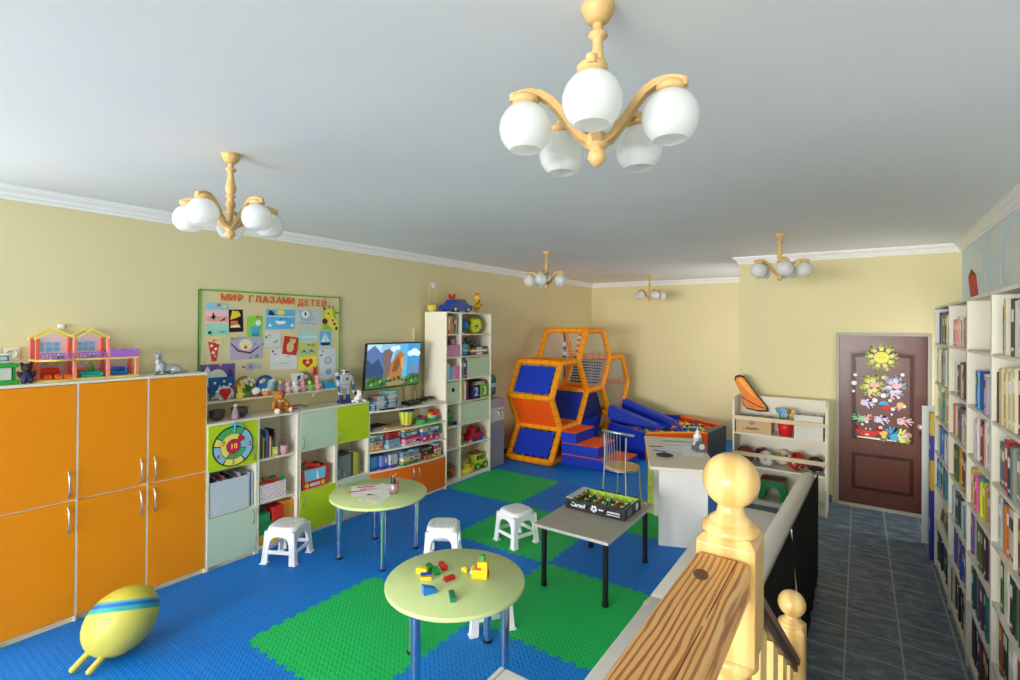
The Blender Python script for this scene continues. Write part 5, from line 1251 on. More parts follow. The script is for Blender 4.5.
g = G(); g.box(XL + .0005, XL + .03, 4.64, 4.675, 1.1, 2.0, M('#c9bd8a', .6)); S('cable_duct', g, 'vertical cable duct on the wall left of the shelf tower', 'cable duct', (XL, 4.66, 1.1), world=True)
# ------------------------------------------------------------------ shelf tower contents
TXF = TX - .02
z = ROWS[6] + .0005
for i, (w, h, c) in enumerate(((.03, .24, '#3a4a3f'), (.022, .235, '#6a8a8a'), (.03, .23, '#e2dcb0'), (.028, .235, '#d99a3a'), (.02, .225, '#e2842c'), (.03, .22, '#9a948c'), (.028, .215, '#4a4a4c'), (.02, .21, '#b9b2a0'))):
    yb = 4.82 + sum(x for x in (.03, .022, .03, .028, .02, .03, .028, .02)[:i]) + .001 * i
    S('book', book_mesh(w, h, .19, c, BANDS[i % 6]), '%s book, %s from the left in the top left cubby of the tower' % (cname(c), ORD[i]), 'book', (TXF - .01, yb + w, z), PI, 'books in the tower')
for i, (y, c) in enumerate(((4.835, '#d8362a'), (4.86, '#e8602a'))):
    g = G(); g.box(0, .015, -.01, .012, 0, .05 - .01 * i, PL(c), .003); g.ell((.008, .001, .055 - .01 * i), .009, PL(c), n=8); S('small_figure', g, ('red', 'orange')[i] + ' tiny figure before the books in the tower top cubby', 'figurine', (TX - .018, y, z))
t = T('globe', 'blue globe in the top cubby of the tower, left of the football', 'globe', (-4.42, 5.236, z))
g = G(); oc = M('#2a74b0', .35, amt=.25, scale=9); g.ell((0, 0, .115), .1, oc, (R(20), 0, 0), 24); P('sphere', g, t)
g = G(); g.cyl((0, 0, 0), (0, 0, .012), .05, WHITEP); P('base', g, t)
g = G(); g.tube([(0, .108 * math.sin(a), .115 + .108 * math.cos(a)) for a in [R(200 - 12 * i) for i in range(18)]], .005, WHITEP, 8); P('meridian', g, t)
def soccer(g, c, r, base, spot, mirror=1):
    g.ell(c, r, base, n=24)
    ph = (1 + 5 ** .5) / 2
    for v in [(0, a, b * ph) for a in (-1, 1) for b in (-1, 1)] + [(a, b * ph, 0) for a in (-1, 1) for b in (-1, 1)] + [(b * ph, 0, a) for a in (-1, 1) for b in (-1, 1)]:
        n = Vector(v).normalized(); n = Matrix.Rotation(.5, 3, 'Z') @ Matrix.Rotation(.3, 3, 'Y') @ n
        u = n.orthogonal().normalized(); w = n.cross(u); q = .36
        ps = [Vector(c) + (n + u * q * math.cos(k * 2 * PI / 5) + w * q * math.sin(k * 2 * PI / 5)).normalized() * r * 1.006 for k in range(5)]
        ce = Vector(c) + n * r * 1.008
        g.add([ce] + ps, [(0, 1 + k, 1 + (k + 1) % 5) for k in range(5)], spot)
g = G(); soccer(g, (0, 0, .118), .118, PL('#d3d93a', .4), PL('#1c1d1a')); S('football', g, 'yellow football with black patches in the top right cubby', 'ball', (-4.43, 5.525, z))
z = ROWS[5] + .0005
def cube_bin(name, label, y0, y1, z, h, c, hole=True, x1=TX - .012, rim=None):
    t = T(name, label, 'storage bin', (x1 - .15, (y0 + y1) / 2, z), 0, None); g = G(); mt = FB(c); x0 = x1 - .3; th = .006
    g.box(x0, x1, y0, y1, z, z + th, mt)
    for a in ((x0, x1, y0, y0 + th), (x0, x1, y1 - th, y1), (x0, x0 + th, y0 + th, y1 - th), (x1 - th, x1, y0 + th, y1 - th)): g.box(*a, z + th, z + h, mt)
    P('box', g, t, world=True)
    if hole:
        g = G(); g.push((x1, (y0 + y1) / 2, z + h * .62)); g.lathe([(.028, -.0002), (.028, .003), (.02, .004), (.019, .0012), (0, .0012)], M('#2a2a28', .3, .6), n=16); g.pop()
        c_ = Vector((x1, (y0 + y1) / 2, z + h * .62)); g.v = [c_ + Matrix.Rotation(PI / 2, 3, 'Y') @ (v - c_) for v in g.v]; P('grommet', g, t, world=True)
    return t
cube_bin('storage_bin', 'pink fabric bin with soft toys in the tower', 4.826, 5.08, z, .155, '#c98aa4', False)
for n, y, c, rr in (('grey', 4.88, '#b5a8a0', .05), ('pink', 5.02, '#e2a4bc', .055), ('brown', 4.95, '#6a5040', .045)):
    t = T('soft_toy', n + ' soft toy peeking out of the pink bin', 'plush toy', (-4.4, y, z + .1)); mt = FB(c); g = G()
    ch(g, [((0, 0, .03), (rr * .8, rr * .8, .045), (0, 0, 0)), ((.015, 0, .085), (rr * .75, rr * .8, rr * .7), (0, 0, 0)), ((0, -rr * .7, .12), (.012, .016, .02), (0, 0, 0)), ((0, rr * .7, .12), (.012, .016, .02), (0, 0, 0))], mt, 12); P('body', g, t, remesh=.007)
    g = G(); [g.ell((.015 + rr * .7, k * .014, .095), .004, BLACK, n=6) for k in (-1, 1)]; P('eyes', g, t)
t = T('toy_bucket', 'light blue bucket with yellow handle in the tower', 'bucket', (-4.4, 5.225, z)); g = G(); g.lathe([(0, 0), (.075, 0), (.092, .155), (.086, .155), (.07, .005), (0, .005)], PL('#45a8d8'), n=24); P('bucket', g, t)
g = G(); g.tube([(.06, -.085, .14), (.09, -.05, .085), (.1, 0, .07), (.09, .05, .085), (.06, .085, .14)], .005, PL('#e8d03a'), 8); P('handle', g, t)
for lb, y, c, rr, zz in (('red', 5.22, '#c8322e', .05, .13), ('purple', 5.19, '#7a4a8a', .035, .12)): g = G(); g.ell((0, 0, rr), rr, PL(c), n=14); S('toy_ball', g, lb + ' ball sitting in the light blue bucket', 'ball', (-4.4, y, z + zz))
t = T('toy_dinosaur', 'dark green toy on top of the brown box in the tower', 'toy', (-4.42, 5.42, z + .116)); g = G(); gm = PL('#2a4a34'); ch(g, [((0, 0, .05), (.04, .08, .045), (0, 0, 0)), ((0, -.07, .09), (.025, .04, .03), (R(-30), 0, 0)), ((0, .1, .045), (.02, .05, .018), (R(20), 0, 0))] + [((a, b, .016), (.014, .016, .0165), (0, 0, 0)) for a in (-.025, .025) for b in (-.04, .045)], gm, 12); P('body', g, t, remesh=.006)
g = G(); [g.ell((.02, k, .105), .004, PL('#e8d03a'), n=6) for k in (-.09, -.075)]; P('eyes', g, t)
for i, (y0, y1, h, c, n) in enumerate(((5.35, 5.72, .045, '#6a4a34', 'dark brown'), (5.36, 5.7, .035, '#d8d0bc', 'cream'), (5.345, 5.71, .034, '#5a3a2a', 'brown'))):
    zb = z + (0, .0455, .081)[i]; g = G(); g.box(-.1, .1, -(y1 - y0) / 2, (y1 - y0) / 2, 0, h, M(c, .5), .002); g.box(.1, .1006, -.08, .05, h * .25, h * .75, PAPER); S('flat_box', g, n + ' flat box in the pile beside the light blue bucket', 'box', (TX - .13, (y0 + y1) / 2, zb), R(i * 2 - 2))
z = ROWS[4] + .0005
for i, (w, h, c) in enumerate(((.035, .22, '#d9d6c6'), (.035, .21, '#c8cfc4'))): S('book', book_mesh(w, h, .19, c), '%s book, %s from the left in the pink books cubby' % (cname(c), ORD[i]), 'book', (TXF, 4.824 + .037 * i + w, z), PI, 'books in the tower')
for i, (w, h, c, y) in enumerate(((.026, .165, '#4aa8d0', 4.9), (.026, .165, '#7fb8d8', 4.928), (.06, .165, '#e08aa8', 4.956), (.055, .165, '#d87a9a', 5.018))): S('book', book_mesh(w, h, .19, c), '%s book, %s in the short set of the pink books cubby' % (cname(c), ORD[i]), 'book', (TXF + .005, y + w, z), PI, 'books in the tower')
for i, (w, h, c) in enumerate(((.03, .25, '#3f6f8a'), (.028, .24, '#7a8f9a'), (.03, .24, '#7a3a3a'), (.028, .23, '#2f5f7a'))): S('book', book_mesh(w, h, .19, c, BANDS[i]), '%s book, %s from the left beside the green fabric bin' % (cname(c), ORD[i]), 'book', (TXF, 5.115 + .0315 * i + w, z), PI, 'books in the tower')
cube_bin('storage_bin', 'pale green fabric bin beside four tall books in the tower', 5.25, 5.725, z, .265, '#bcd0ac', False)
z = ROWS[3] + .0005
cube_bin('storage_bin', 'pale green bin with dark finger hole in the narrow tower column', 4.825, 5.08, z, .27, '#bed2ae', True)
for i, (w, h, c) in enumerate(((.03, .27, '#e0d84a'), (.04, .265, '#9ac03a'), (.03, .26, '#e6e2d0'), (.03, .25, '#8a2a3a'), (.028, .25, '#3a2a4a'))):
    yb = 5.115 + (0, .031, .072, .103, .134)[i]; S('book', book_mesh(w, h, .19, c, BANDS[i]), '%s book, %s from the left beside the number blocks' % (cname(c), ORD[i]), 'book', (TXF + .004, yb + w, z), PI, 'books in the tower')
for s, y0, y1, c, tc, zb in (('2', 5.345, 5.525, '#1f2440', '#c9d0d8', 0), ('3', 5.53, 5.715, '#86b83a', '#e6e0a0', 0)):
    g = G(); g.box(TX - .2, TX - .012, y0, y1, z, z + .185, M(c, .6), .008); g.box(TX - .012, TX - .0112, y0 + .02, y1 - .02, z + .02, z + .165, M('#2a3a6a' if s == '2' else '#5a9a3a', .6)); g.text(s, .16, M(tc, .6), (TX - .0105, (y0 + y1) / 2, z + .092), (0, 1, 0), (0, 0, 1), .002, .004)
    S('number_block', g, ('dark navy number block in the tower' if s == '2' else 'green number block right of the navy one'), 'number block', (TX - .1, (y0 + y1) / 2, z), world=True)
for i, (h, c, n) in enumerate(((.025, '#8a5a3a', 'brown'), (.022, '#5a3a30', 'dark brown'))): g = G(); g.box(-.09, .09, -.16, .16, 0, h, M(c, .6), .002); g.box(.09, .0906, -.12, .1, h * .3, h * .7, PAPER); S('flat_box', g, n + ' flat box lying on the number blocks', 'box', (TX - .11, 5.53, z + .1856 + (.0256 if i else 0)), R(2 * i))
z = ROWS[2] + .0005
cube_bin('storage_bin', 'large pale green fabric bin under the number blocks', 5.125, 5.725, z, .27, '#c3d5b4', False)
t = T('toy_ring_ball', 'green ball with yellow stripes in the narrow tower column', 'ball', (-4.45, 4.955, z + .005)); g = G(); g.ell((0, 0, .1), .1, PL('#2f9a3a'), n=24); P('ball', g, t)
g = G()
for k in range(5): g.tube([(Matrix.Rotation(R(36 * k), 3, 'X') @ Matrix.Rotation(R(30), 3, 'Z') @ Vector((.1005 * math.cos(a), 0, .1005 * math.sin(a)))) + Vector((0, 0, .1)) for a in [2 * PI * i / 28 for i in range(28)]], .004, PL('#d9d23a' if k % 2 else '#1a2a2a'), 6, True)
P('stripes', g, t)
g = G(); g.box(-.02, .025, -.04, .04, 0, .045, PL('#2a5a9a'), .01); g.ell((.025, 0, .025), (.01, .025, .016), BLACK, n=10); S('small_toy', g, 'dark blue toy before the striped green ball', 'toy', (-4.322 - .03, 5.03, z))
z = ROWS[1] + .0005
t = T('toy_figure', 'green and red toy figure on the shelf left of the red toy car', 'figurine', (-4.38, 5.19, z)); g = G(); g.lathe([(.045, 0), (.05, .04), (.03, .11), (0, .12)], PL('#2f8a3a'), n=16); P('body', g, t); g = G(); g.ell((0, 0, .14), .034, PL('#c83a2c'), n=14); hd = P('head', g, t); g = G(); g.cyl((0, 0, .165), (0, 0, .2), .03, PL('#3a5a34'), .004, 12); P('hat', g, hd); g = G(); [g.ell((0, k * .05, .075), (.014, .016, .03), PL('#e0a03a'), n=8) for k in (-1, 1)]; P('arms', g, t)
def rounded_car(name, label, loc, l, w, h, c, wc, rz=0.0, win='#22303a', cat='toy car', hubs='#c8ccd0'):
    t = T(name, label, cat, loc, rz); g = G(); wr = h * .22; r0 = wr * .6
    L2 = l / 2
    prof = [(-L2, r0 + h * .1), (-L2 * .96, h * .52), (-L2 * .6, h * .58), (-L2 * .32, h * .96), (L2 * .28, h), (L2 * .62, h * .62), (L2 * .95, h * .55), (L2, h * .38), (L2 * .97, r0)]
    prof = [(-L2 * .97, r0)] + prof
    g.prism(prof, 'yz', -w / 2, w / 2, c); P('body', g, t, bevel=h * .08)
    g = G(); wn = M(win, .12)
    for s in (-1, 1):
        x = s * (w / 2); a = sorted((x, x + s * .0012))
        g.prism([(-L2 * .5, h * .6), (-L2 * .28, h * .9), (-L2 * .02, h * .92), (-L2 * .02, h * .6)], 'yz', *a, wn); g.prism([(L2 * .04, h * .6), (L2 * .04, h * .92), (L2 * .24, h * .93), (L2 * .5, h * .62)], 'yz', *a, wn)
    P('windows', g, t)
    for yy_ in (-L2 * .58, L2 * .58):
        for s in (-1, 1):
            g = G(); x = s * w * .46; g.cyl((x - s * w * .1, yy_, wr), (x + s * w * .06, yy_, wr), wr, wc, n=20); o = P('wheel', g, t)
            g = G(); g.cyl((x + s * w * .06, yy_, wr), (x + s * w * .068, yy_, wr), wr * .62, M(hubs, .3, .6), n=14); P('hub', g, o)
    g = G(); [g.box(s * w * .3 - .012, s * w * .3 + .012, L2 * .985, L2 * 1.005, h * .36, h * .46, PL('#f0e6a0')) for s in (-1, 1)]; P('headlights', g, t)
    return t
rounded_car('toy_car', 'red toy car on the second tower shelf from the floor', (-4.39, 5.49, z), .29, .14, .185, PL('#c8242a', .25), PL('#27408a'), hubs='#3a5ac0')
g = G(); g.box(-.02, .02, -.05, .05, 0, .02, PL('#d88a8a'), .006); g.ell((0, 0, .02), (.015, .03, .012), PL('#e8c0b0'), n=8); S('small_toy', g, 'small pink toy lying before the red toy car', 'toy', (TX - .028, 5.33, z))
z = ROWS[0] + .0005
t = T('toy_ball', 'dark ball with red stripes at the bottom of the narrow tower column', 'ball', (-4.4, 4.955, z + .0075)); g = G(); g.ell((0, 0, .1), .1, PL('#2f4a30'), n=24); P('ball', g, t)
g = G(); [g.tube([(Matrix.Rotation(R(60 * k), 3, 'X') @ Vector((.1005 * math.cos(a), 0, .1005 * math.sin(a)))) + Vector((0, 0, .1)) for a in [2 * PI * i / 28 for i in range(28)]], .006, PL(('#c8402a', '#d8722f', '#c83a2a')[k]), 6, True) for k in range(3)]; P('stripes', g, t)
t = T('stacking_toy', 'yellow and lime toy boat at the bottom of the tower', 'toy boat', (-4.37, 5.29, z)); g = G(); g.lathe([(0, 0), (.09, .0), (.125, .035), (.12, .07), (.085, .078), (0, .078)], PL('#ead24a'), n=28); g.v = [Vector((v.x * .72, v.y * 1.35, v.z)) for v in g.v]; P('hull', g, t)
g = G(); g.lathe([(.085, .078), (.088, .1), (.06, .125), (0, .125)], PL('#b8cf3a'), n=24); P('deck', g, t); g = G(); g.lathe([(.092, .1), (.092, .112), (.07, .112)], PL('#e0702c'), n=24); P('ring', g, t)
for y in (-.04, .03): g = G(); g.cyl((0, y, .125), (0, y, .16), .018, PL('#e8c83a')); g.ell((0, y, .175), .02, PL('#e8b88a'), n=10); P('sailor', g, t)
t = T('toy_truck', 'yellow and green toy jeep at the bottom right of the tower', 'toy truck', (-4.4, 5.58, z)); GY = PL('#c9cf3a'); g = G()
g.box(-.075, .075, -.13, .13, .05, .12, GY, .012); g.box(-.07, .07, -.11, .06, .12, .21, GY, .012); P('body', g, t)
g = G(); g.box(.0702, .072, -.09, -.03, .135, .19, M('#2a6a3a', .3)); g.box(.0702, .072, -.015, .045, .135, .19, M('#2a6a3a', .3)); P('windows', g, t); g = G(); g.box(-.072, .072, -.12, .07, .21, .226, PL('#a8502a'), .004); P('roof_rack', g, t)
for yy_ in (-.085, .085):
    for s in (-1, 1): g = G(); g.cyl((s * .06, yy_, .048), (s * .09, yy_, .048), .048, PL('#2f7a3a'), n=18); w_ = P('wheel', g, t); g = G(); g.cyl((s * .09, yy_, .048), (s * .093, yy_, .048), .025, GY, n=12); P('hub', g, w_)
# on top of the tower
z = TZ + .0005
rounded_car('toy_car', 'large blue toy car on top of the shelf tower', (-4.42, 5.135, z), .45, .2, .175, PL('#143c9c', .25), BLACK, 0, hubs='#a8acb0')
t = T('easter_basket', 'small yellow wicker basket with tall handle on the shelf tower', 'basket', (-4.605, 4.885, z)); t.scale = (.78, .78, 1); WB = FB('#cfc258'); g = G(); g.lathe([(0, 0), (.06, 0), (.09, .035), (.1, .085), (.092, .085), (.08, .04), (.05, .006), (0, .006)], WB, n=20); P('bowl', g, t)
for k in range(3): g = G(); g.lathe([(.07 + .012 * k, .02 + .025 * k), (.079 + .012 * k, .025 + .025 * k), (.072 + .012 * k, .03 + .025 * k)], WB, n=20); P('weave_band', g, t)
g = G(); g.tube([(0, -.09, .07), (0, -.088, .25), (0, -.06, .34), (0, 0, .37), (0, .06, .34), (0, .088, .25), (0, .09, .07)], .006, WB, 8); P('handle', g, t)
g = G(); [g.ell((.0, -.02 + .03 * k, .36 - .03 * (k % 2)), (.02, .028, .022), PL('#e6e6e2', .7), (R(40 * k), 0, 0), 10) for k in range(3)]; P('bow', g, t)
g = G(); [g.ell((.045 * math.cos(k * 1.57), .045 * math.sin(k * 1.57), .085), (.022, .022, .028), PL(('#e0b050', '#b8c860', '#e8e0a0', '#d08a4a')[k]), n=10) for k in range(4)]; P('eggs', g, t)
t = T('giraffe_toy', 'yellow spotted giraffe toy standing on the shelf tower', 'toy giraffe', (-4.42, 5.58, z)); t.scale = (1.3, 1.3, 1.05); g = G(); YG2 = PL('#eac23a', .5)
ch(g, [((0, 0, .09), (.04, .055, .045), (0, 0, 0)), ((0, .0, .04), (.03, .05, .04), (0, 0, 0)), ((0, .01, .15), (.025, .03, .07), (0, 0, 0)), ((0, .005, .215), (.03, .04, .03), (0, 0, 0)), ((.03, .0, .2), (.02, .024, .018), (0, 0, 0))], YG2, 14); P('body', g, t, remesh=.006)
g = G(); [g.ell((.025 + .012 * (k % 2), -.03 + .02 * (k % 4), .05 + .02 * k), (.012, .011, .012), PL('#b8622a'), n=8) for k in range(7)]; P('spots', g, t)
g = G(); [(g.cyl((0, s * .018, .235), (0, s * .02, .262), .006, PL('#d8482a'), n=8), g.ell((0, s * .02, .265), .011, PL('#d8482a'), n=8), g.ell((-.005, s * .042, .225), (.008, .016, .01), PL('#d8482a'), n=8)) for s in (-1, 1)]; P('horns_and_ears', g, t)
t = T('giraffe_toy', 'smaller lying yellow spotted toy animal left of the standing giraffe', 'toy giraffe', (-4.5, 5.47, z)); g = G(); ch(g, [((0, 0, .04), (.04, .06, .04), (0, 0, 0)), ((.02, -.04, .08), (.03, .03, .03), (0, 0, 0))], YG2, 12); P('body', g, t, remesh=.006)
g = G(); [g.ell((.035, -.03 + .025 * k, .05), (.008, .01, .01), PL('#b8622a'), n=8) for k in range(3)]; P('spots', g, t)
t = T('red_rooster', 'red toy rooster behind the blue car on the shelf tower', 'toy bird', (-4.63, 5.3, z)); g = G(); RD2 = PL('#d02c26', .5); ch(g, [((0, 0, .17), (.03, .05, .05), (0, 0, 0)), ((0, .035, .23), (.022, .024, .04), (0, 0, 0)), ((0, -.05, .22), (.012, .03, .05), (R(25), 0, 0))], RD2, 12); P('body', g, t, remesh=.006); g = G(); g.lathe([(.04, 0), (.04, .01), (.01, .02), (.01, .14), (0, .14)], PL('#b82a22'), n=12); P('stand', g, t); g = G(); g.ell((0, .06, .23), (.006, .014, .006), PL('#e8b03a'), n=8); P('beak', g, t)
# ------------------------------------------------------------------ tables, stools
TGREEN = M('#c9da96', .35, kind='wood', amt=.04, scale=12)
def round_table(label, x, y, r, rl, a0):
    t = T('round_table', label, 'table', (x, y, 0), 0, 'pale green round tables'); g = G()
    g.lathe([(0, .523), (r - .006, .523), (r, .528), (r, .546), (r - .005, .55), (0, .55)], TGREEN, n=64); P('tabletop', g, t)
    for k in range(4):
        a = R(a0 + 90 * k); px, py = rl * math.cos(a), rl * math.sin(a)
        g = G(); g.cyl((px, py, .012), (px, py, .5), .026, CHROME, n=24); lg = P('leg', g, t)
        g = G(); g.lathe([(0, 0), (.03, 0), (.031, .012), (.027, .016), (0, .016)], BLACK, (px, py, 0), 20); P('foot_cap', g, lg)
        g = G(); g.lathe([(.026, .495), (.045, .505), (.047, .522), (0, .522)], CHROME, (px, py, 0), 20); P('mounting_plate', g, lg)
round_table('pale green round table with paper and pencil cup, near the shelves', -3.55, 3.09, .425, .335, -35.5)
round_table('pale green round table with toy bricks on top, nearest the camera', -1.965, 2.3, .41, .345, 93)
def stool(label, x, y, rz):
    t = T('plastic_stool', label, 'stool', (x, y, 0), R(rz), 'white plastic stools'); g = G(); H = .31
    def sq(w, z, n=40, e=3.6): return [(w * abs(math.cos(a)) ** (2 / e) * (1 if math.cos(a) > 0 else -1), w * abs(math.sin(a)) ** (2 / e) * (1 if math.sin(a) > 0 else -1), z) for a in [2 * PI * (i + .5) / n for i in range(n)]]
    rings = [sq(.04, H), sq(.112, H), sq(.124, H - .003), sq(.132, H - .011), sq(.138, H - .028), sq(.138, H - .034), sq(.126, H - .034), sq(.116, H - .014), sq(.02, H - .012)]
    vs = [v for r in rings for v in r]; n = 40
    g.add(vs, [(i * n + q, i * n + (q + 1) % n, (i + 1) * n + (q + 1) % n, (i + 1) * n + q) for i in range(len(rings) - 1) for q in range(n)], WHITEP, True)
    g.add(rings[0], [tuple(range(n))], WHITEP); g.add(rings[-1], [tuple(range(n))], WHITEP); P('seat', g, t)
    g = G()
    for i in range(7):
        for j in range(7):
            if abs(i - 3) + abs(j - 3) < 6: g.cyl(((i - 3) * .029, (j - 3) * .029, H + .0002), ((i - 3) * .029, (j - 3) * .029, H + .0012), .009, M('#c6cac9', .5), n=6)
    o = P('grip_pattern', g, t)
    hw = lambda z: .133 + .02 * (1 - z / (H - .03)) ** 1.3
    zt = H - .0345
    inner = [(.054, .004), (.05, .05), (.048, .12), (.05, .17), (.06, .2), (.078, .222), (.095, .233)]
    for k in range(4):
        g = G()
        for m_ in (0, 1):
            g.push((0, 0, 0), (0, 0, (k - m_) * PI / 2)); sg = -1 if m_ == 0 else 1      # two plates meeting at one corner
            lo = []; out = []
            pts = [(0, .004), (0, .1), (0, .2), (0, zt)]
            def q(u, z, th): h = hw(z); return (sg * (h - u) if u < .09 else sg * .0003, -(h - th), z)
            A = [(u, z) for u, z in inner] + [(.095, zt)]; n_ = len(A)
            B = [(-.003, z) for u, z in A]
            for th0 in (0, .013): lo.append([q(u, z, th0) for u, z in A]); out.append([q(u, z, th0) for u, z in B])
            V = lo[0] + out[0] + lo[1] + out[1]; f = []
            for i in range(n_ - 1):
                f += [(i, i + 1, n_ + i + 1, n_ + i), (2 * n_ + i, 3 * n_ + i, 3 * n_ + i + 1, 2 * n_ + i + 1), (i, 2 * n_ + i, 2 * n_ + i + 1, i + 1)]
            f += [(0, n_, 3 * n_, 2 * n_), (n_ - 1, 2 * n_ - 1, 4 * n_ - 1, 3 * n_ - 1)]
            g.add(V, f, WHITEP); g.pop()
        g.push((0, 0, 0), (0, 0, k * PI / 2)); c = hw(0) - .022; g.box(-c - .032, -c + .028, -c - .032, -c + .028, 0, .012, WHITEP, .004); g.pop()
        P('leg', g, t)
    for k in range(4):
        g = G(); g.push((0, 0, 0), (0, 0, k * PI / 2)); h = hw(.1); g.box(-(h - .05), h - .05, -h + .0005, -h + .0125, .085, .118, WHITEP, .004); g.pop(); P('stretcher', g, t)
stool('white plastic stool standing before the low shelf units', -4.13, 2.57, 27)
stool('white plastic stool between the two round tables', -3.02, 3.36, 34.6)
stool('white plastic stool on the green mat left of the grey table', -2.69, 4.03, -17)
stool('white plastic stool half hidden under the near round table', -2.125, 2.815, 55)
# things on the far table
TT = .5505
def sheet(label, x, y, z, w, l, rz, mt=PAPER, marks=(), name='paper_sheet'):
    t = T(name, label, 'paper', (x, y, z), R(rz)); g = G(); g.box(-w / 2, w / 2, -l / 2, l / 2, 0, .0008, mt); P('sheet', g, t)
    for c, pts, r in marks: g = G(); g.tube([(a, b, .0012) for a, b in pts], r, PL(c), 5); P('drawing', g, t)
sheet('white paper with orange scribble on the far round table', -3.47, 3.0, TT, .21, .29, 20, marks=[('#e0a02a', [(-.06 + .012 * i, -.09 + .03 * (i % 2), 0)[:2] for i in range(10)], .002), ('#d88a1a', [(-.05 + .012 * i, -.05 + .025 * (i % 2)) for i in range(9)], .002)])
sheet('white paper sheet further back on the far round table', -3.69, 3.03, TT, .21, .29, 52, marks=[('#b8a8c8', [(-.05, -.02), (0, .03), (.06, .0)], .0015)])
sheet('white paper under the pencil cup on the far round table', -3.6, 3.14, TT + .0010, .2, .27, 5)
for i, (x, y, rz, c, n) in enumerate(((-3.74, 3.1, 50, '#8a3a8a', 'purple'), (-3.7, 2.97, 62, '#c82a4a', 'crimson'), (-3.66, 3.07, 40, '#d87a9a', 'pink'), (-3.44, 3.12, -40, '#3aa05a', 'green'))):
    g = G(); g.cyl((-.08, 0, .004), (.07, 0, .004), .004, PL(c), n=8); g.cyl((.07, 0, .004), (.085, 0, .004), .004, PL('#e0c090'), .0005, 8); S('pencil', g, n + ' pencil lying on the far round table', 'pencil', (x, y, TT + .0021), R(rz))
t = T('pencil_cup', 'metal mesh cup of coloured pencils on the far round table', 'cup', (-3.42, 3.15, TT)); g = G(); g.lathe([(0, 0), (.036, 0), (.038, .09), (.035, .09), (.033, .004), (0, .004)], M('#b8a0a0', .35, .5, amt=.2, scale=150), n=22)
for k in range(8): g.box(.0 + .036 * math.cos(k * .785) - .003, .036 * math.cos(k * .785) + .003, .037 * math.sin(k * .785) - .003, .037 * math.sin(k * .785) + .003, .02, .07, PL('#c88a98'))
P('cup', g, t)
for i in range(11):
    a = i * 2.4; q = .008 + .018 * (i % 3) / 2; c = ('#5a3a2a', '#c83a2a', '#2a4a8a', '#2f8a4a', '#d8a83a', '#3a2a2a', '#8a4a8a')[i % 7]
    g = G(); p0 = Vector((q * .6 * math.cos(a), q * .6 * math.sin(a), .006)); p1 = Vector((1.9 * q * math.cos(a), 1.9 * q * math.sin(a), .13 + .012 * (i % 4))); g.cyl(p0, p1, .0036, PL(c), n=7); g.cyl(p1, p1 + (p1 - p0).normalized() * .014, .0036, PL('#e0c090'), .0006, 7)
    S('pencil', g, '%s pencil among the others in the metal cup' % cname(c), 'pencil', (-3.42, 3.15, TT), 0, 'pencils in the cup')
# bricks on the near table
for lb, x, y, l, w, h, c, rz in (('yellow', -2.175, 2.235, .07, .032, .03, '#ecd82e', 20), ('lower yellow', -2.1, 2.19, .066, .03, .022, '#e0c22c', 40), ('dark green', -2.165, 2.29, .06, .03, .03, '#1f8a3a', -20), ('green', -2.11, 2.285, .075, .032, .024, '#27a04a', -32), ('long red', -2.115, 2.355, .085, .032, .024, '#d02a22', -28), ('short red', -1.985, 2.265, .066, .03, .022, '#cf2420', 72), ('teal green', -1.84, 2.125, .095, .03, .022, '#1f8058', -42)):
    brick('%s toy brick on the near round table' % lb, x, y, TT, l, w, h, c, R(rz), 'bricks on the near table')
g = G(); g.box(-.033, .033, -.01, .01, 0, .012, PL('#24408a', .3), .001); S('toy_brick', g, 'thin dark blue brick lying on the lower yellow one', 'toy brick', (-2.1, 2.19, TT + .0265), R(40), 'bricks on the near table')
g = G(); g.prism([(-.036, 0), (.036, 0), (.036, .022), (-.036, .05)], 'xz', -.02, .02, PL('#2478cc', .3)); S('toy_brick', g, 'blue sloped toy brick on the near round table', 'toy brick', (-1.98, 2.09, TT), R(62), 'bricks on the near table')
g = G(); g.box(-.018, .018, -.016, .016, 0, .026, PL('#ead02e', .3), .003); g.cyl((0, 0, .026), (0, 0, .031), .008, PL('#ead02e', .3), n=10); S('toy_brick', g, 'small square yellow brick left of the yellow brick animal', 'toy brick', (-1.975, 2.395, TT), R(20), 'bricks on the near table')
t = T('brick_animal', 'yellow brick animal with a green stud on the near round table', 'toy', (-1.85, 2.405, TT), R(30)); t.scale = (1.2, 1.2, 1.2); Y_ = PL('#edc82a', .3); g = G(); g.box(-.05, .03, -.03, .03, 0, .045, Y_, .003); g.box(-.02, .03, -.03, .03, .045, .085, Y_, .003); P('body', g, t)
g = G(); g.cyl((.005, 0, .085), (.005, 0, .108), .016, PL('#2a9a4a'), .012, 12); P('stud', g, t); g = G(); g.box(-.03, -.0, -.031, .031, .046, .058, PL('#d8302a'), .002); g.box(.031, .034, -.02, .02, .01, .03, PL('#d8302a')); P('red_plate', g, t); g = G(); [g.ell((-.051, k * .018, .03), (.006, .009, .009), WHITEP, n=8) for k in (-1, 1)]; P('eyes', g, t)
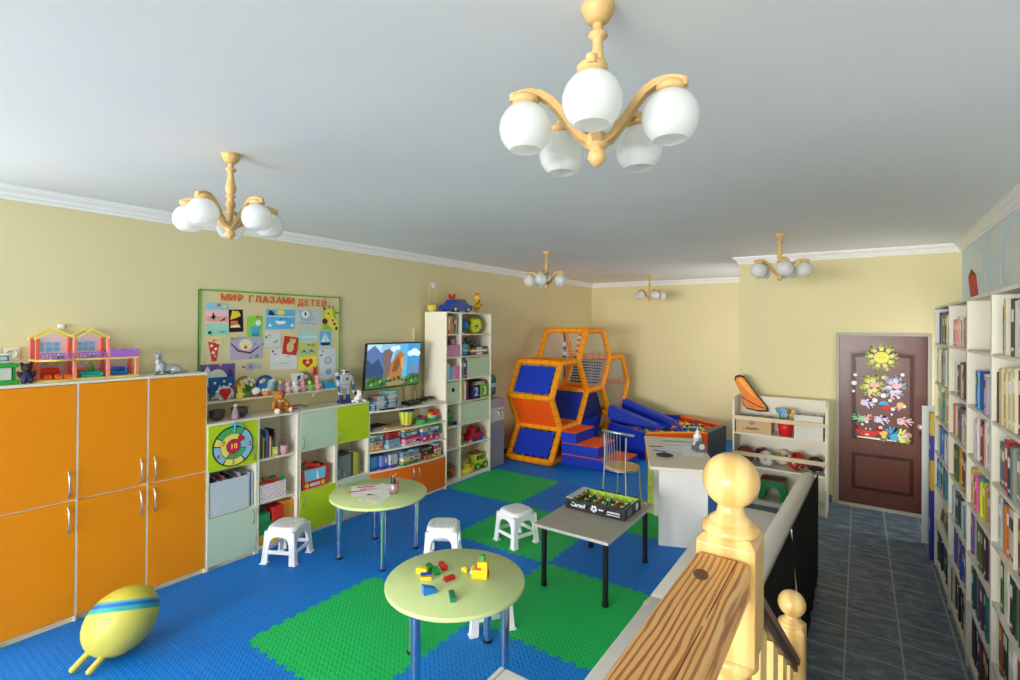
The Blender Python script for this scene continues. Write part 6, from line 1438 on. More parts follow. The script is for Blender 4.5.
# grey table with table football
t = T('rectangular_table', 'grey low table with black legs carrying the football game', 'table', (-1.79, 3.89, 0)); g = G(); g.box(-2.1, -1.48, 3.4, 4.38, .478, .5, M('#a19c8e', .3, kind='wood', amt=.06, scale=14), .003); P('tabletop', g, t, world=True)
g = G()
for a in ((-2.1, -1.48, 3.396, 3.3999), (-2.1, -1.48, 4.3801, 4.384), (-2.104, -2.1001, 3.396, 4.384), (-1.4799, -1.476, 3.396, 4.384)): g.box(*a, .478, .5, M('#b9bcbc', .4))
P('edging', g, t, world=True)
for x, y in ((-2.05, 3.47), (-1.527, 3.47), (-1.533, 4.32), (-2.05, 4.32)):
    g = G(); g.cyl((x, y, .01), (x, y, .477), .021, BLACK, n=18); lg = P('leg', g, t, world=True); g = G(); g.lathe([(0, 0), (.024, 0), (.024, .02), (.022, .022), (0, .022)], M('#0e0e10', .6), (x, y, 0), 18); P('foot_cap', g, lg, world=True)
t = T('table_football_game', 'black table football box with green pitch on the grey table', 'table football', (-1.8, 4.02, .5005), R(0)); x0, x1, y0, y1, z0 = -2.065, -1.53, 3.845, 4.2, .5005
BKP = M('#2c2e33', .35); LM = PL('#a9cc3e')
g = G(); g.box(x0, x1, y0, y0 + .014, z0, z0 + .085, BKP, .001); g.box(x0, x1, y1 - .014, y1, z0, z0 + .085, BKP, .001); g.box(x0, x0 + .014, y0 + .014, y1 - .014, z0, z0 + .085, BKP, .001); g.box(x1 - .014, x1, y0 + .014, y1 - .014, z0, z0 + .085, BKP, .001); cs = P('casing', g, t, world=True)
g = G(); g.box(x0 + .014, x1 - .014, y1 - .0155, y1 - .0142, z0 + .022, z0 + .084, LM); g.box(x0 + .0142, x0 + .0155, y0 + .014, y1 - .016, z0 + .022, z0 + .084, LM); g.box(x1 - .0155, x1 - .0142, y0 + .014, y1 - .016, z0 + .022, z0 + .084, LM); P('inner_lining', g, cs, world=True)
g = G(); g.box(x0 + .014, x1 - .014, y0 + .014, y1 - .014, z0 + .004, z0 + .02, PL('#1f7a3a')); g.box((x0 + x1) / 2 - .002, (x0 + x1) / 2 + .002, y0 + .014, y1 - .014, z0 + .02, z0 + .0205, PAPER); P('pitch', g, t, world=True)
WT = M('#e6e8ea', .5); g = G(); yf = y0 - .0002
g.text('Carsoh', .05, WT, (x0 + .125, yf - .0008, z0 + .045), (1, 0, 0), (0, 0, 1), .0012, .0012)
g.cyl((x0 + .265, yf, z0 + .045), (x0 + .265, yf - .001, z0 + .045), .028, WT, n=20); g.cyl((x0 + .265, yf - .001, z0 + .045), (x0 + .265, yf - .0015, z0 + .045), .011, BKP, n=5)
for k in range(5): a = k * 1.2566 + .3; g.cyl((x0 + .265 + .021 * math.cos(a), yf - .001, z0 + .045 + .021 * math.sin(a)), (x0 + .265 + .021 * math.cos(a), yf - .0015, z0 + .045 + .021 * math.sin(a)), .006, BKP, n=6)
r_ = random.Random(2); u = x0 + .31
while u < x0 + .49: w = r_.uniform(.006, .012); g.box(u, u + w, yf - .001, yf, z0 + .04, z0 + .052, WT); u += w + .003
u = x0 + .38
while u < x0 + .49: w = r_.uniform(.004, .009); g.box(u, u + w, yf - .001, yf, z0 + .022, z0 + .03, WT); u += w + .003
P('front_print', g, cs, world=True)
g = G(); g.box(x1, x1 + .0008, y0 + .05, y0 + .15, z0 + .015, z0 + .07, M('#5a7a9a', .4)); g.cyl((x1, y1 - .09, z0 + .045), (x1 + .001, y1 - .09, z0 + .045), .03, WT, n=18); P('end_print', g, cs, world=True)
for k in range(6):
    x = x0 + .065 + k * .081; zr = z0 + .066; fr = k % 2 == 0
    g = G(); g.cyl((x, y0 - (.03 if fr else .012), zr), (x, y1 + (.012 if fr else .03), zr), .003, CHROME, n=8); rd = P('rod', g, t, world=True)
    g = G(); ya = y0 - .075 if fr else y1 + .03; g.cyl((x, ya, zr), (x, ya + .045, zr), .0105, BLACK, n=12); P('rod_handle', g, rd, world=True)
    for j in range(3):
        y = y0 + .09 + .088 * j; g = G(); c = ('#d0401f', '#2a4a8a')[k % 2]; g.box(x - .006, x + .006, y - .008, y + .008, zr - .038, zr + .006, PL(c), .003); g.ell((x, y, zr + .013), .008, PL('#e8c8a0'), n=8); P('player', g, rd, world=True)
g = G(); [g.box(x, x + .06, y0 + .01, y1 - .01, z0 + .0851, z0 + .092, M('#b8bcc0', .3)) for x in (x0 + .002,)]; P('score_rail', g, t, world=True)
# white low table in the foreground
t = T('white_table', 'white two-leaf low table cut off by the bottom edge of the photo', 'table', (-1.24, 1.7, 0)); WL = M('#dcdad4', .45)
for a, b in ((-1.384, -1.360), (-1.354, -1.06)):
    g = G(); g.box(a, b, 1.3, 1.95, .43, .45, WL, .006); P('leaf', g, t, world=True)
for x, y in ((-1.345, 1.34), (-1.1, 1.34), (-1.345, 1.91), (-1.1, 1.91)): g = G(); g.box(x - .018, x + .018, y - .018, y + .018, 0, .43, WL, .003); P('leg', g, t, world=True)
# egg-shaped hopper ball
t = T('hopper_ball', 'yellow egg-shaped hopper ball with blue band and two legs', 'hopper ball', (-3.75, 1.23, 0))
m_, N, L, b_ = nodes('hopper_yellow'); tc = N.new('ShaderNodeTexCoord'); vm = N.new('ShaderNodeVectorMath'); vm.operation = 'DOT_PRODUCT'; vm.inputs[1].default_value = (-.34, .29, .89); L.new(tc.outputs['Object'], vm.inputs[0])
mr = N.new('ShaderNodeMapRange'); mr.inputs['From Min'].default_value = .165; mr.inputs['From Max'].default_value = .365; L.new(vm.outputs['Value'], mr.inputs['Value'])
cr = N.new('ShaderNodeValToRGB'); e = cr.color_ramp.elements; e[0].position = .34; e[0].color = lin('#c2ba50'); e[1].position = .37; e[1].color = lin('#1f9f8f')
for p, c in ((.47, '#1f9f9a'), (.5, '#1f58b0'), (.56, '#1f58b0'), (.6, '#2aa59a'), (.63, '#2aa59a'), (.66, '#beb43c')): k = e.new(p); k.color = lin(c)
L.new(mr.outputs['Result'], cr.inputs['Fac']); L.new(cr.outputs['Color'], b_.inputs['Base Color']); b_.inputs['Roughness'].default_value = .45
g = G(); ax = Vector((.50, .42, .66)).normalized(); q = ax.to_track_quat('Z', 'Y'); rot = q.to_euler(); n = 36
g.push((0, 0, .212), (rot.x, rot.y, rot.z)); prof = []
for i in range(25): th = PI * i / 24; prof.append((.18 * math.sin(th) * (1 - .06 * math.cos(th)), .222 * math.cos(th)))
g.lathe(prof, m_, n=n); g.pop(); P('body', g, t)
LEGY = PL('#cbbc52'); 
for (p0, p1, red) in (((-.2, -.1, .075), (-.015, -.21, .02), 1), ((-.06, -.12, .05), (.11, -.135, .02), 0)):
    pass
for (p0, p1, red) in (((-.06, -.1, .1), (-.012, -.24, .024), 1), ((.04, -.07, .085), (.088, -.19, .024), 0)):
    g = G(); a, b = Vector(p0), Vector(p1); g.tube([a, a.lerp(b, .5), b, b + (b - a) * .05], [.024, .019, .018, .008], LEGY, 12); lg = P('leg', g, t)
    if red: g = G(); g.cyl(a.lerp(b, .35), a.lerp(b, .55), .0188, PL('#c8402f'), .0178, 12); P('red_mark', g, lg)
g = G(); g.push((0, 0, .212), (rot.x, rot.y, rot.z)); g.pop()
# wooden seat chair
CHAIRM = M('#c6cacc', .32, .85, amt=.03)
t = T('metal_chair', 'chair with round wooden seat and curved chrome back behind the desk', 'chair', (-2.25, 5.55, 0), R(34.6)); SW = M('#d9b566', .4, kind='wood', amt=.12, scale=25); g = G()
g.lathe([(0, .437), (.195, .437), (.205, .444), (.2, .455), (.15, .452), (0, .448)], SW, n=36); P('seat', g, t)
g = G(); g.tube([(.19 * math.cos(a), .19 * math.sin(a), .425) for a in [2 * PI * i / 32 for i in range(32)]], .01, CHAIRM, 8, True); P('seat_ring', g, t)
for k, a in enumerate((180, 270, 0, 90)):
    c, s = math.cos(R(a)), math.sin(R(a)); g = G()
    if k < 2: g.tube([(.24 * c, .24 * s, .004), (.215 * c, .215 * s, .2), (.2 * c, .2 * s, .43), (.197 * c, .197 * s, .62), (.205 * c, .205 * s, .81)], .0115, CHAIRM, 10)
    else: g.tube([(.235 * c, .235 * s, .004), (.215 * c, .215 * s, .2), (.2 * c, .2 * s, .425)], .0115, CHAIRM, 10)
    P('leg', g, t)
g = G(); g.tube([(.212 * math.cos(R(a)) * (1 + .08 * math.sin(R((a - 165) / 120 * 180))), .212 * math.sin(R(a)) * (1 + .08 * math.sin(R((a - 165) / 120 * 180))), .84 + .03 * math.sin(R((a - 165) / 120 * 180))) for a in range(160, 296, 9)], .0135, CHAIRM, 10); P('top_rail', g, t)
for a in (198, 207, 216, 225, 234, 243, 252):
    g = G(); c, s = math.cos(R(a)), math.sin(R(a)); k = 1 + .08 * math.sin(R((a - 165) / 120 * 180)); g.tube([(.195 * c, .195 * s, .43), (.2 * c, .2 * s, .6), (.212 * k * c, .212 * k * s, .85)], .0045, CHAIRM, 8); P('spindle', g, t)
# desk
DA = R(22); t = T('desk', 'pale beige desk end with white side panels beside the sofa', 'desk', (-1.60, 4.63, 0), DA); DT = M('#dcd3c1', .45, amt=.02); DP = M('#d9d9d6', .5, amt=.02)
g = G(); g.box(0, .605, 0, 1.36, .725, .752, DT, .004); P('desktop', g, t)
for y in (.07, .84): g = G(); g.box(.085, .52, y, y + .02, 0, .7245, DP); P('end_panel', g, t)
g = G(); g.box(.5, .518, .0905, .8395, .15, .7245, DP); P('modesty_panel', g, t)
g = G(); g.box(.1, .13, 1.28, 1.31, 0, .7245, STEEL); g.box(.46, .49, 1.28, 1.31, 0, .7245, STEEL); P('rear_legs', g, t)
g = G(); m_ = M('#b9c95a', .7, kind='mottled', amt=.5, scale=26); g.box(-.006, .06, 0, .008, 0, .66, m_, .002); S('patterned_board', g, 'narrow green patterned board standing at the far side of the desk', 'board', (-1.60 + .03 * math.cos(DA) - .9 * math.sin(DA), 4.63 + .03 * math.sin(DA) + .9 * math.cos(DA), 0), DA)
def dk(u, v): return (-1.60 + u * math.cos(DA) - v * math.sin(DA), 4.63 + u * math.sin(DA) + v * math.cos(DA))
ZD = .7525
def desk_sheet(label, u, v, w, l, rz, dz, mt): x, y = dk(u, v); sheet(label, x, y, ZD + dz, w, l, 22 + rz, mt)
desk_sheet('pale blue document on the desk, nearest the case', .27, .72, .3, .24, 8, 0, M('#d6e2f2', .6)); desk_sheet('white document overlapping the pale blue one on the desk', .36, .8, .28, .21, 20, .0011, M('#e9eef4', .6))
desk_sheet('pale blue sheet further back on the desk', .38, 1.08, .36, .16, 0, 0, M('#d2e2f0', .6)); desk_sheet('pale green folder at the back of the desk', .36, 1.2, .38, .14, 2, 0, M('#d8e6b8', .6))
desk_sheet('white sheet under the tape dispenser', .46, .62, .2, .28, -6, .0022, PAPER)
x, y = dk(.16, .4); t = T('eyeglass_case', 'dark oval eyeglass case lying on the desk', 'case', (x, y, ZD), R(18)); g = G(); g.ell((0, 0, .02), (.085, .034, .0195), M('#2e241e', .35), n=20); P('shell', g, t); g = G(); g.lathe([(.0, 0), (.02, 0), (.02, .003), (0, .004)], M('#5a4a3a', .3), (.0, 0, .0385), 14); P('emblem', g, t)
for lb, u, v, rz, c in (('black', .1, .82, 2, '#2a2a2c'), ('dark blue', .13, .62, -18, '#2a3a5a')):
    x, y = dk(u, v); g = G(); g.cyl((-.07, 0, .0042), (.065, 0, .0042), .004, PL(c), n=8); g.cyl((.065, 0, .0042), (.078, 0, .0042), .004, CHROME, .001, 8); S('pen', g, lb + ' pen lying on the desk', 'pen', (x, y, ZD), R(22 + rz))
x, y = dk(.545, .7); t = T('tape_dispenser', 'grey metallic pencil holder with round dial at the right edge of the desk', 'desk organiser', (x, y, ZD), R(40)); GM = M('#8a8d90', .3, .6); g = G(); g.box(-.05, .05, -.035, .035, 0, .03, GM, .006); g.cyl((-.005, -.03, .06), (-.005, .03, .06), .05, GM, n=24); P('body', g, t); g = G(); g.cyl((-.005, .0301, .06), (-.005, .033, .06), .026, M('#c8cacc', .4), n=18); g.cyl((-.005, -.033, .06), (-.005, -.0301, .06), .03, M('#c8cacc', .4), n=18); P('hub', g, t); g = G(); g.box(-.1, -.05, -.02, .02, .02, .07, GM, .006); P('cutter', g, t)
for i, c in enumerate(('#8a2a3a', '#2a3a6a')): g = G(); g.cyl((0, 0, 0), (.02 - .03 * i, .01, .13), .005, PL(c), n=8); g.cyl((.02 - .03 * i, .01, .13), (.023 - .034 * i, .0115, .145), .005, PL(c), .001, 8); P('pen', g, t)
x, y = dk(.55, 1.0); t = T('white_bottle', 'white bottle standing at the right edge of the desk', 'bottle', (x, y, ZD)); g = G(); g.lathe([(0, 0), (.04, 0), (.042, .01), (.042, .11), (.02, .135), (.016, .14), (0, .14)], WHITEP, n=20); P('bottle', g, t); g = G(); g.lathe([(.018, .141), (.018, .165), (.006, .17), (.006, .2), (0, .2)], WHITEP, n=14); P('cap', g, t); g = G(); g.lathe([(.0425, .03), (.0425, .09)], M('#c8c4d8', .5), n=20); P('label_band', g, t)
# ------------------------------------------------------------------ honeycomb climbing frame
PX0, PX1 = -4.45, -3.70
TUBE = M('#f79a08', .45, amt=.05); SEAM = M('#b8620a', .6); FBL = M('#1538b4', .45, amt=.06, bump=.1); FOR = M('#f0590c', .5, amt=.04); FDB = M('#13246e', .5, amt=.05)
t = T('climbing_frame', 'orange honeycomb climbing frame with blue padded panels in the alcove corner', 'climbing frame', (-4.07, 7.8, 0))
V = dict(A0=(6.43, .05), A1=(6.71, .5), A2=(6.44, .985), A3=(6.71, 1.49), A4=(7.3, 1.49), A5=(7.6, .985), A6=(7.3, .5), A7=(7.58, .05), T1=(7.58, 1.98), T2=(8.2, 1.98), T3=(8.5, 1.49), T4=(8.2, .985), C1=(9.07, 1.49), C2=(9.38, .985), C3=(9.07, .5), C4=(8.5, .5), D1=(8.22, .05), D2=(9.36, .05))
def bar(p0, p1, r=.046):
    g = G(); p0 = Vector(p0); p1 = Vector(p1); L_ = (p1 - p0).length; n = max(2, int(L_ / .12)); d = p1 - p0
    g.cyl(p0, p1, r, TUBE, n=14)
    for i in range(1, n): c = p0 + d * i / n; u = d.normalized() * .004; g.cyl(c - u, c + u, r * 1.012, SEAM, n=14, caps=False)
    g.ell(p0, r * 1.03, TUBE, n=12); g.ell(p1, r * 1.03, TUBE, n=12)
    P('padded_bar', g, t, world=True)
edges = ['A0A1', 'A1A2', 'A2A3', 'A3A4', 'A4A5', 'A5A6', 'A6A1', 'A6A7', 'A0A7', 'A4T1', 'T1T2', 'T2T3', 'T3T4', 'T4A5', 'T3C1', 'C1C2', 'C2C3', 'C3C4', 'C4T4', 'C4D1', 'C3D2', 'A7D1']
for x in (PX0, PX1):
    for e_ in edges: a, b = V[e_[:2]], V[e_[2:]]; bar((x, *a), (x, *b))
for k, p in V.items(): bar((PX0 + .03, *p), (PX1 - .03, *p))
bar((PX0, *V['T4']), (PX0, *V['C2']), .035)
def sheet_panel(name, a, b, mt, thick=.03, inset=.07, eye=True, x0=PX0, x1=PX1):
    a, b = Vector((V[a][0], V[a][1])), Vector((V[b][0], V[b][1])); d = (b - a).normalized(); nrm = Vector((-d.y, d.x)); L_ = (b - a).length
    p, q = a + d * inset, b - d * inset; g = G(); h = nrm * thick / 2
    g.prism([p - h, q - h, q + h, p + h], 'yz', x0 + inset, x1 - inset, mt); o = P(name, g, t, world=True)
    if eye:
        g = G(); cd = M('#d8d8e8', .5)
        for s in (-1, 1):
            for i in range(5):
                u = i / 4; c = p + (q - p) * u
                for sx_, xx in ((-1, x0), (1, x1)):
                    e0 = Vector((xx - sx_ * inset, *c)); e1 = Vector((xx - sx_ * .035, *c)); g.cyl(e0, e1, .006, cd, n=6)
            break
        for i in range(5):
            xx = x0 + inset + .04 + (x1 - x0 - 2 * inset - .08) * i / 4
            for c, dd_ in ((p, -1), (q, 1)): e1 = c + d * dd_ * (inset - .035); g.cyl((xx, *c), (xx, *e1), .006, cd, n=6)
        P('lacing', g, o, world=True)
sheet_panel('blue_panel', 'A0', 'A1', FBL); sheet_panel('orange_panel', 'A1', 'A2', FOR, inset=.04, eye=False); sheet_panel('blue_panel', 'A2', 'A3', FBL)
sheet_panel('orange_floor', 'A1', 'A6', FOR, inset=.04, eye=False); sheet_panel('blue_panel', 'A6', 'A5', FBL, .05, .04, False); sheet_panel('orange_floor', 'A5', 'T4', FOR, inset=.04, eye=False)
for x in (PX0 + .03, PX1 - .035):
    g = G(); g.prism([(6.52, .08), (7.5, .08), (7.24, .46), (6.75, .46)], 'yz', x - .008, x + .008, FOR); P('side_panel', g, t, world=True)
for pts, c in (([(7.66, .06), (8.15, .06), (8.42, .495), (7.38, .495)], FBL), ([(7.38, .505), (8.42, .505), (8.16, .925), (7.64, .925)], FDB)):
    g = G(); g.prism(pts, 'yz', PX0 + .06, PX1 - .09, c); P('foam_pad', g, t, world=True, bevel=.02)
g = G(); g.box(PX0 + .05, PX1 - .07, 7.36, 7.56, .53, .62, FOR, .02); P('foam_pad', g, t, world=True)
def net(quad, sp=.05, r=.0024):
    g = G(); mt = M('#e8e8e0', .6); a, b, c, d = [Vector(q) for q in quad]
    n = max(2, int((b - a).length / sp)); m_ = max(2, int((d - a).length / sp))
    for i in range(n + 1): u = i / n; g.cyl(a.lerp(b, u), d.lerp(c, u), r, mt, n=3, caps=False)
    for j in range(m_ + 1): v = j / m_; g.cyl(a.lerp(d, v), b.lerp(c, v), r, mt, n=3, caps=False)
    P('safety_net', g, t, world=True)
net([(PX0, *V['A4']), (PX1, *V['A4']), (PX1, *V['T1']), (PX0, *V['T1'])])
net([(PX1, 7.3, 1.49), (PX1, 8.5, 1.49), (PX1, 8.2, 1.98), (PX1, 7.58, 1.98)]); net([(PX1, 7.6, .985), (PX1, 8.2, .985), (PX1, 8.5, 1.49), (PX1, 7.3, 1.49)])
net([(PX1, 8.5, .5), (PX1, 9.07, .5), (PX1, 9.38, .985), (PX1, 8.2, .985)]); net([(PX1, 8.2, .985), (PX1, 9.38, .985), (PX1, 9.07, 1.49), (PX1, 8.5, 1.49)])
net([(PX0, 8.5, 1.49), (PX0, 8.2, 1.98), (PX0, 7.58, 1.98), (PX0, 7.3, 1.49)])
g = G(); a, b = Vector(V['T4']), Vector(V['T3']); d = b - a; n = 16
for i in range(n):
    p, q = a + d * (.12 + .76 * i / n), a + d * (.12 + .76 * (i + 1) / n); w = Vector((-d.y, d.x)).normalized() * .006
    g.prism([p - w, q - w, q + w, p + w], 'yz', PX0 + .1, PX1 - .1, M('#b9c0cc', .7) if i % 2 else M('#3a4a72', .7))
P('striped_panel', g, t, world=True)
g = G(); m_ = M('#e0662f', .6)
for i in range(9): z = 1.93 - .048 * i; g.box(-4.12, -4.06, 8.1 - .02 * i, 8.13 - .02 * i, z - .044, z, m_ if i % 2 == 0 else M('#e8d8c8', .7), .008)
P('climbing_strap', g, t, world=True)
g = G(); g.tube([(-4.08, 7.5, 1.95), (-4.06, 7.52, 1.6), (-4.07, 7.5, 1.2)], .012, M('#2a3a7a', .6), 8); [g.ell((-4.07, 7.51, z), .035, M('#2f4a9a', .5) if k % 2 else M('#d8dce8', .5), n=10) for k, z in enumerate((1.75, 1.68, 1.6, 1.53))]; P('climbing_rope', g, t, world=True)
# foam steps
for k, (x1, z0, z1, n) in enumerate(((-2.70, 0, .165, 'bottom'), (-3.05, .1655, .33, 'middle'), (-3.40, .3305, .495, 'top'))):
    s_ = T('foam_step', '%s blue foam step with orange top at the climbing frame' % n, 'foam step', ((-3.65 + x1) / 2, 6.95, z0), 0, 'foam steps'); g = G(); g.box(-3.645, x1, 6.645, 7.27, z0, z1 - .012, FBL, .012); P('foam_block', g, s_, world=True)
    g = G(); g.box(-3.645, x1 - .002, 6.647, 7.268, z1 - .0118, z1, FOR, .003); P('orange_top', g, s_, world=True)
# ball pit
hx = [(-3.50, 8.02), (-2.70, 7.58), (-1.92, 8.2), (-1.82, 9.02), (-2.7, 9.56), (-3.45, 9.3)]
t = T('ball_pit', 'hexagonal foam ball pit of blue, orange and grey walls in the alcove', 'ball pit', (-2.65, 8.6, 0)); PZ = .42
cen = Vector((-2.66, 8.6)); GRY = M('#4a4f55', .5, amt=.05)
cols_ = [(FBL, FBL), (FOR, TUBE), (GRY, GRY), (FOR, FOR), (FBL, FDB), (FBL, FBL)]
nh = len(hx)
def inset_pt(i, d):
    p = Vector(hx[i]); a = (p - Vector(hx[i - 1])).normalized(); b = (Vector(hx[(i + 1) % nh]) - p).normalized(); na, nb = Vector((-a.y, a.x)), Vector((-b.y, b.x)); return p + (na + nb) / (1 + na.dot(nb)) * d
for i in range(nh):
    p, q = Vector(hx[i]), Vector(hx[(i + 1) % nh]); pi_, qi_ = inset_pt(i, .11), inset_pt((i + 1) % nh, .11)
    e = (q - p).normalized() * .004
    top = PZ - (.11 if i == 5 else 0)
    g = G(); g.prism([p + e, q - e, qi_ - e, pi_ + e], 'xy', 0, top - .01, cols_[i][0]); o = P('foam_wall', g, t, world=True, bevel=.012)
    g = G(); g.prism([p + e, q - e, qi_ - e, pi_ + e], 'xy', top - .0098, top, cols_[i][1] if i != 2 else GRY); P('rim', g, o, world=True)
g = G(); g.prism([inset_pt(i, .112) for i in range(nh)], 'xy', 0, .03, FDB); P('pit_floor', g, t, world=True)
# balls: what lies under the visible layer is one heap
bcol = [('#d8502a', 'orange'), ('#1f3a8a', 'dark blue'), ('#a6c832', 'lime'), ('#1f3a8a', 'dark blue'), ('#e0622c', 'orange'), ('#cfc83a', 'yellow'), ('#d83a28', 'red'), ('#2a4a9a', 'dark blue')]
r_ = random.Random(11); k = 0; br = .046
base = [inset_pt(i, .16) for i in range(nh)]
def inside(p):
    return all((base[(i + 1) % nh] - base[i]).x * (p.y - base[i].y) - (base[(i + 1) % nh] - base[i]).y * (p.x - base[i].x) > br * (base[(i + 1) % nh] - base[i]).length for i in range(nh))
ball_me = {}
def pit_ball(x, y, z):
    global k
    c, n = bcol[r_.randrange(8)]
    if c not in ball_me: g = G(); g.ell((0, 0, 0), br, PL(c, .35), n=16); ball_me[c] = g.mesh('ball')
    o = bpy.data.objects.new('pit_ball', ball_me[c]); COL.objects.link(o); o.location = (x, y, z); _props(o, n + ' plastic ball among the others in the ball pit', 'ball', 'balls in the ball pit'); k += 1
def heap(x, y): return .31 + .05 * math.exp(-((x + 2.35) ** 2 + (y - 8.75) ** 2) / .2) + .03 * math.exp(-((x + 3.0) ** 2 + (y - 8.1) ** 2) / .1)
y = 7.75; row = 0
while y < 9.5:
    x = -3.45 + (row % 2) * br
    while x < -1.8:
        p = Vector((x, y))
        if inside(p) and not (x < -2.58 and 8.22 < y < 9.12): pit_ball(x + r_.uniform(-.004, .004), y, heap(x, y) + r_.uniform(0, .03))
        x += br * 2.08
    y += br * 1.85; row += 1
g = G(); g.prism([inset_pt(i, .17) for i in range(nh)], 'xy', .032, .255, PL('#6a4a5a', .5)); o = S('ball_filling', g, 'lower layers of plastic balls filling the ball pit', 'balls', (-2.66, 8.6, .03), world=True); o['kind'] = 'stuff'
# slide from the frame into the pit
t = T('foam_slide', 'blue foam slide with two side bolsters running into the ball pit', 'slide', (-3.2, 8.67, .3))
def slant(y0, y1, pts, mt, name, bev=.03): g = G(); g.prism(pts, 'xz', y0, y1, mt); P(name, g, t, world=True, bevel=bev)
slant(8.44, 8.9, [(-3.64, .30), (-3.64, .54), (-2.75, .325), (-2.75, .31)], FBL, 'slide_bed', .005)
slant(8.28, 8.435, [(-3.64, .46), (-3.60, .68), (-2.78, .43), (-2.74, .315), (-2.8, .31)], FBL, 'side_bolster')
slant(8.905, 9.06, [(-3.64, .46), (-3.60, .72), (-2.68, .42), (-2.64, .315), (-2.72, .31)], FBL, 'side_bolster')
# ------------------------------------------------------------------ toy rack by the door
t = T('toy_rack', 'cream open toy rack of balls and boxes standing left of the door', 'shelf unit', (-.765, 6.7, FZ)); x0, x1, y0, y1 = -1.245, -.285, 6.5, 6.88
RK = M('#e2ddcb', .5, amt=.02); BARM = M('#d8c3a0', .5, kind='wood', amt=.05, scale=25)
for x in (x0, x1 - .02): g = G(); g.prism([(y0, FZ), (y1, FZ), (y1, 1.22), (y0 + .06, 1.22), (y0, 1.19)], 'yz', x, x + .02, RK); P('side_panel', g, t, world=True)
g = G(); g.box(x0 + .02, x1 - .02, y1 - .012, y1, .02, 1.215, RK); P('back_panel', g, t, world=True)
for z in (.81, .43, .045): g = G(); g.box(x0 + .02, x1 - .02, y0 + .012, y1 - .012, z - .018, z, RK); P('shelf', g, t, world=True)
g = G(); g.box(x0 + .02, x1 - .02, y0 + .03, y0 + .046, FZ, .027, RK); P('plinth', g, t, world=True)
for z0, z1 in ((.965, 1.012), (.545, .592)): g = G(); g.box(x0 - .002, x1 + .002, y0 - .016, y0 - .0005, z0, z1, BARM, .002); P('front_bar', g, t, world=True)
z = .8105
t = open_box('cardboard_box', 'cardboard box with a printed emblem full of blue toys on the rack', 'box', -1.215, -.835, 6.54, 6.78, z, .175, CARD, .004)
g = G(); DKP = M('#4a3f34', .7); g.tube([(-1.04 + .03 * math.cos(a), 6.5398, z + .115 + .026 * math.sin(a)) for a in [R(-20 + 22 * i) for i in range(11)]], .003, DKP, 6); g.cyl((-1.04, 6.54, z + .11), (-1.04, 6.5388, z + .11), .012, DKP, n=12); g.tube([(-1.04 + .1 * math.cos(a), 6.5398, z + .055 + .016 * math.sin(a)) for a in [R(200 + 14 * i) for i in range(11)]], .003, DKP, 6); g.box(-1.1, -.98, 6.5388, 6.54, z + .05, z + .062, DKP); P('printed_emblem', g, t, world=True)
g = G(); g.box(-1.21, -.84, 6.545, 6.775, z + .0045, z + .13, FB('#3a5a9a')); o = S('toy_heap', g, 'blue toys filling the cardboard box on the rack', 'toys', (-1.02, 6.66, z + .005), world=True); o['kind'] = 'stuff'
r_ = random.Random(8)
for i, (x, c, n, s_) in enumerate(((-1.18, '#2a7ac8', 'blue', 1), (-1.11, '#2f86d4', 'blue', 1.1), (-1.04, '#2a7ac8', 'blue', 1), (-.97, '#e8c83a', 'yellow', 1), (-.9, '#c8302a', 'red', .7), (-.87, '#2a80d0', 'blue', 1.2))):
    g = G(); g.ell((0, 0, 0), (.036 * s_, .04, .026 * s_), PL(c), (0, R(20 * (i % 3 - 1)), 0), 12); g.cyl((-.02, 0, 0), (.02, .02, .025), .012, PL(c), n=8); S('plastic_toy', g, '%s plastic toy, %s from the left in the cardboard box' % (n, ORD[i]), 'toy', (x, 6.6 + .04 * (i % 2), z + .175 - .012), 0, 'toys in the cardboard box')
t = T('orange_bag', 'orange flame-printed bag with black outline leaning above the cardboard box', 'bag', (-1.08, 6.82, .95)); g = G()
ol = [(-1.285, 1.40), (-1.275, 1.45), (-1.23, 1.465), (-1.175, 1.45), (-1.1, 1.34), (-1.0, 1.2), (-.91, 1.09), (-.9, 1.04), (-1.0, 1.03), (-1.14, 1.05), (-1.19, 1.11), (-1.2, 1.22), (-1.24, 1.31)]
def ins_poly(pts, d):
    c = [sum(p[i] for p in pts) / len(pts) for i in (0, 1)]; return [(p[0] + (c[0] - p[0]) * d, p[1] + (c[1] - p[1]) * d) for p in pts]
g.prism(ol, 'xz', 6.80, 6.83, M('#1f1a18', .6)); P('black_backing', g, t, world=True, bevel=.006)
g = G(); g.prism(ins_poly(ol, .1), 'xz', 6.785, 6.7995, M('#ee7b1c', .5, kind='mottled', amt=.25, scale=9)); fr = P('orange_front', g, t, world=True, bevel=.006)
g = G(); g.tube([(-1.2, 6.784, 1.2), (-1.13, 6.784, 1.16), (-1.02, 6.784, 1.1), (-.94, 6.784, 1.08)], .005, M('#1f1a18', .6), 6); g.prism([(-1.24, 1.4), (-1.21, 1.43), (-1.16, 1.38), (-1.04, 1.2), (-1.1, 1.24), (-1.19, 1.34)], 'xz', 6.784, 6.7848, M('#f6b23a', .5)); P('flame_print', g, fr, world=True)
t = T('red_bucket', 'red bucket with lime rim full of sand tools on the rack', 'bucket', (-.7, 6.63, z)); g = G(); g.lathe([(0, 0), (.066, 0), (.086, .17), (.08, .17), (.062, .005), (0, .005)], PL('#d0281f'), n=26); P('bucket', g, t); g = G(); g.lathe([(.084, .165), (.09, .17), (.09, .195), (.083, .195), (.083, .168)], PL('#b8cc3a'), n=26); P('rim', g, t)
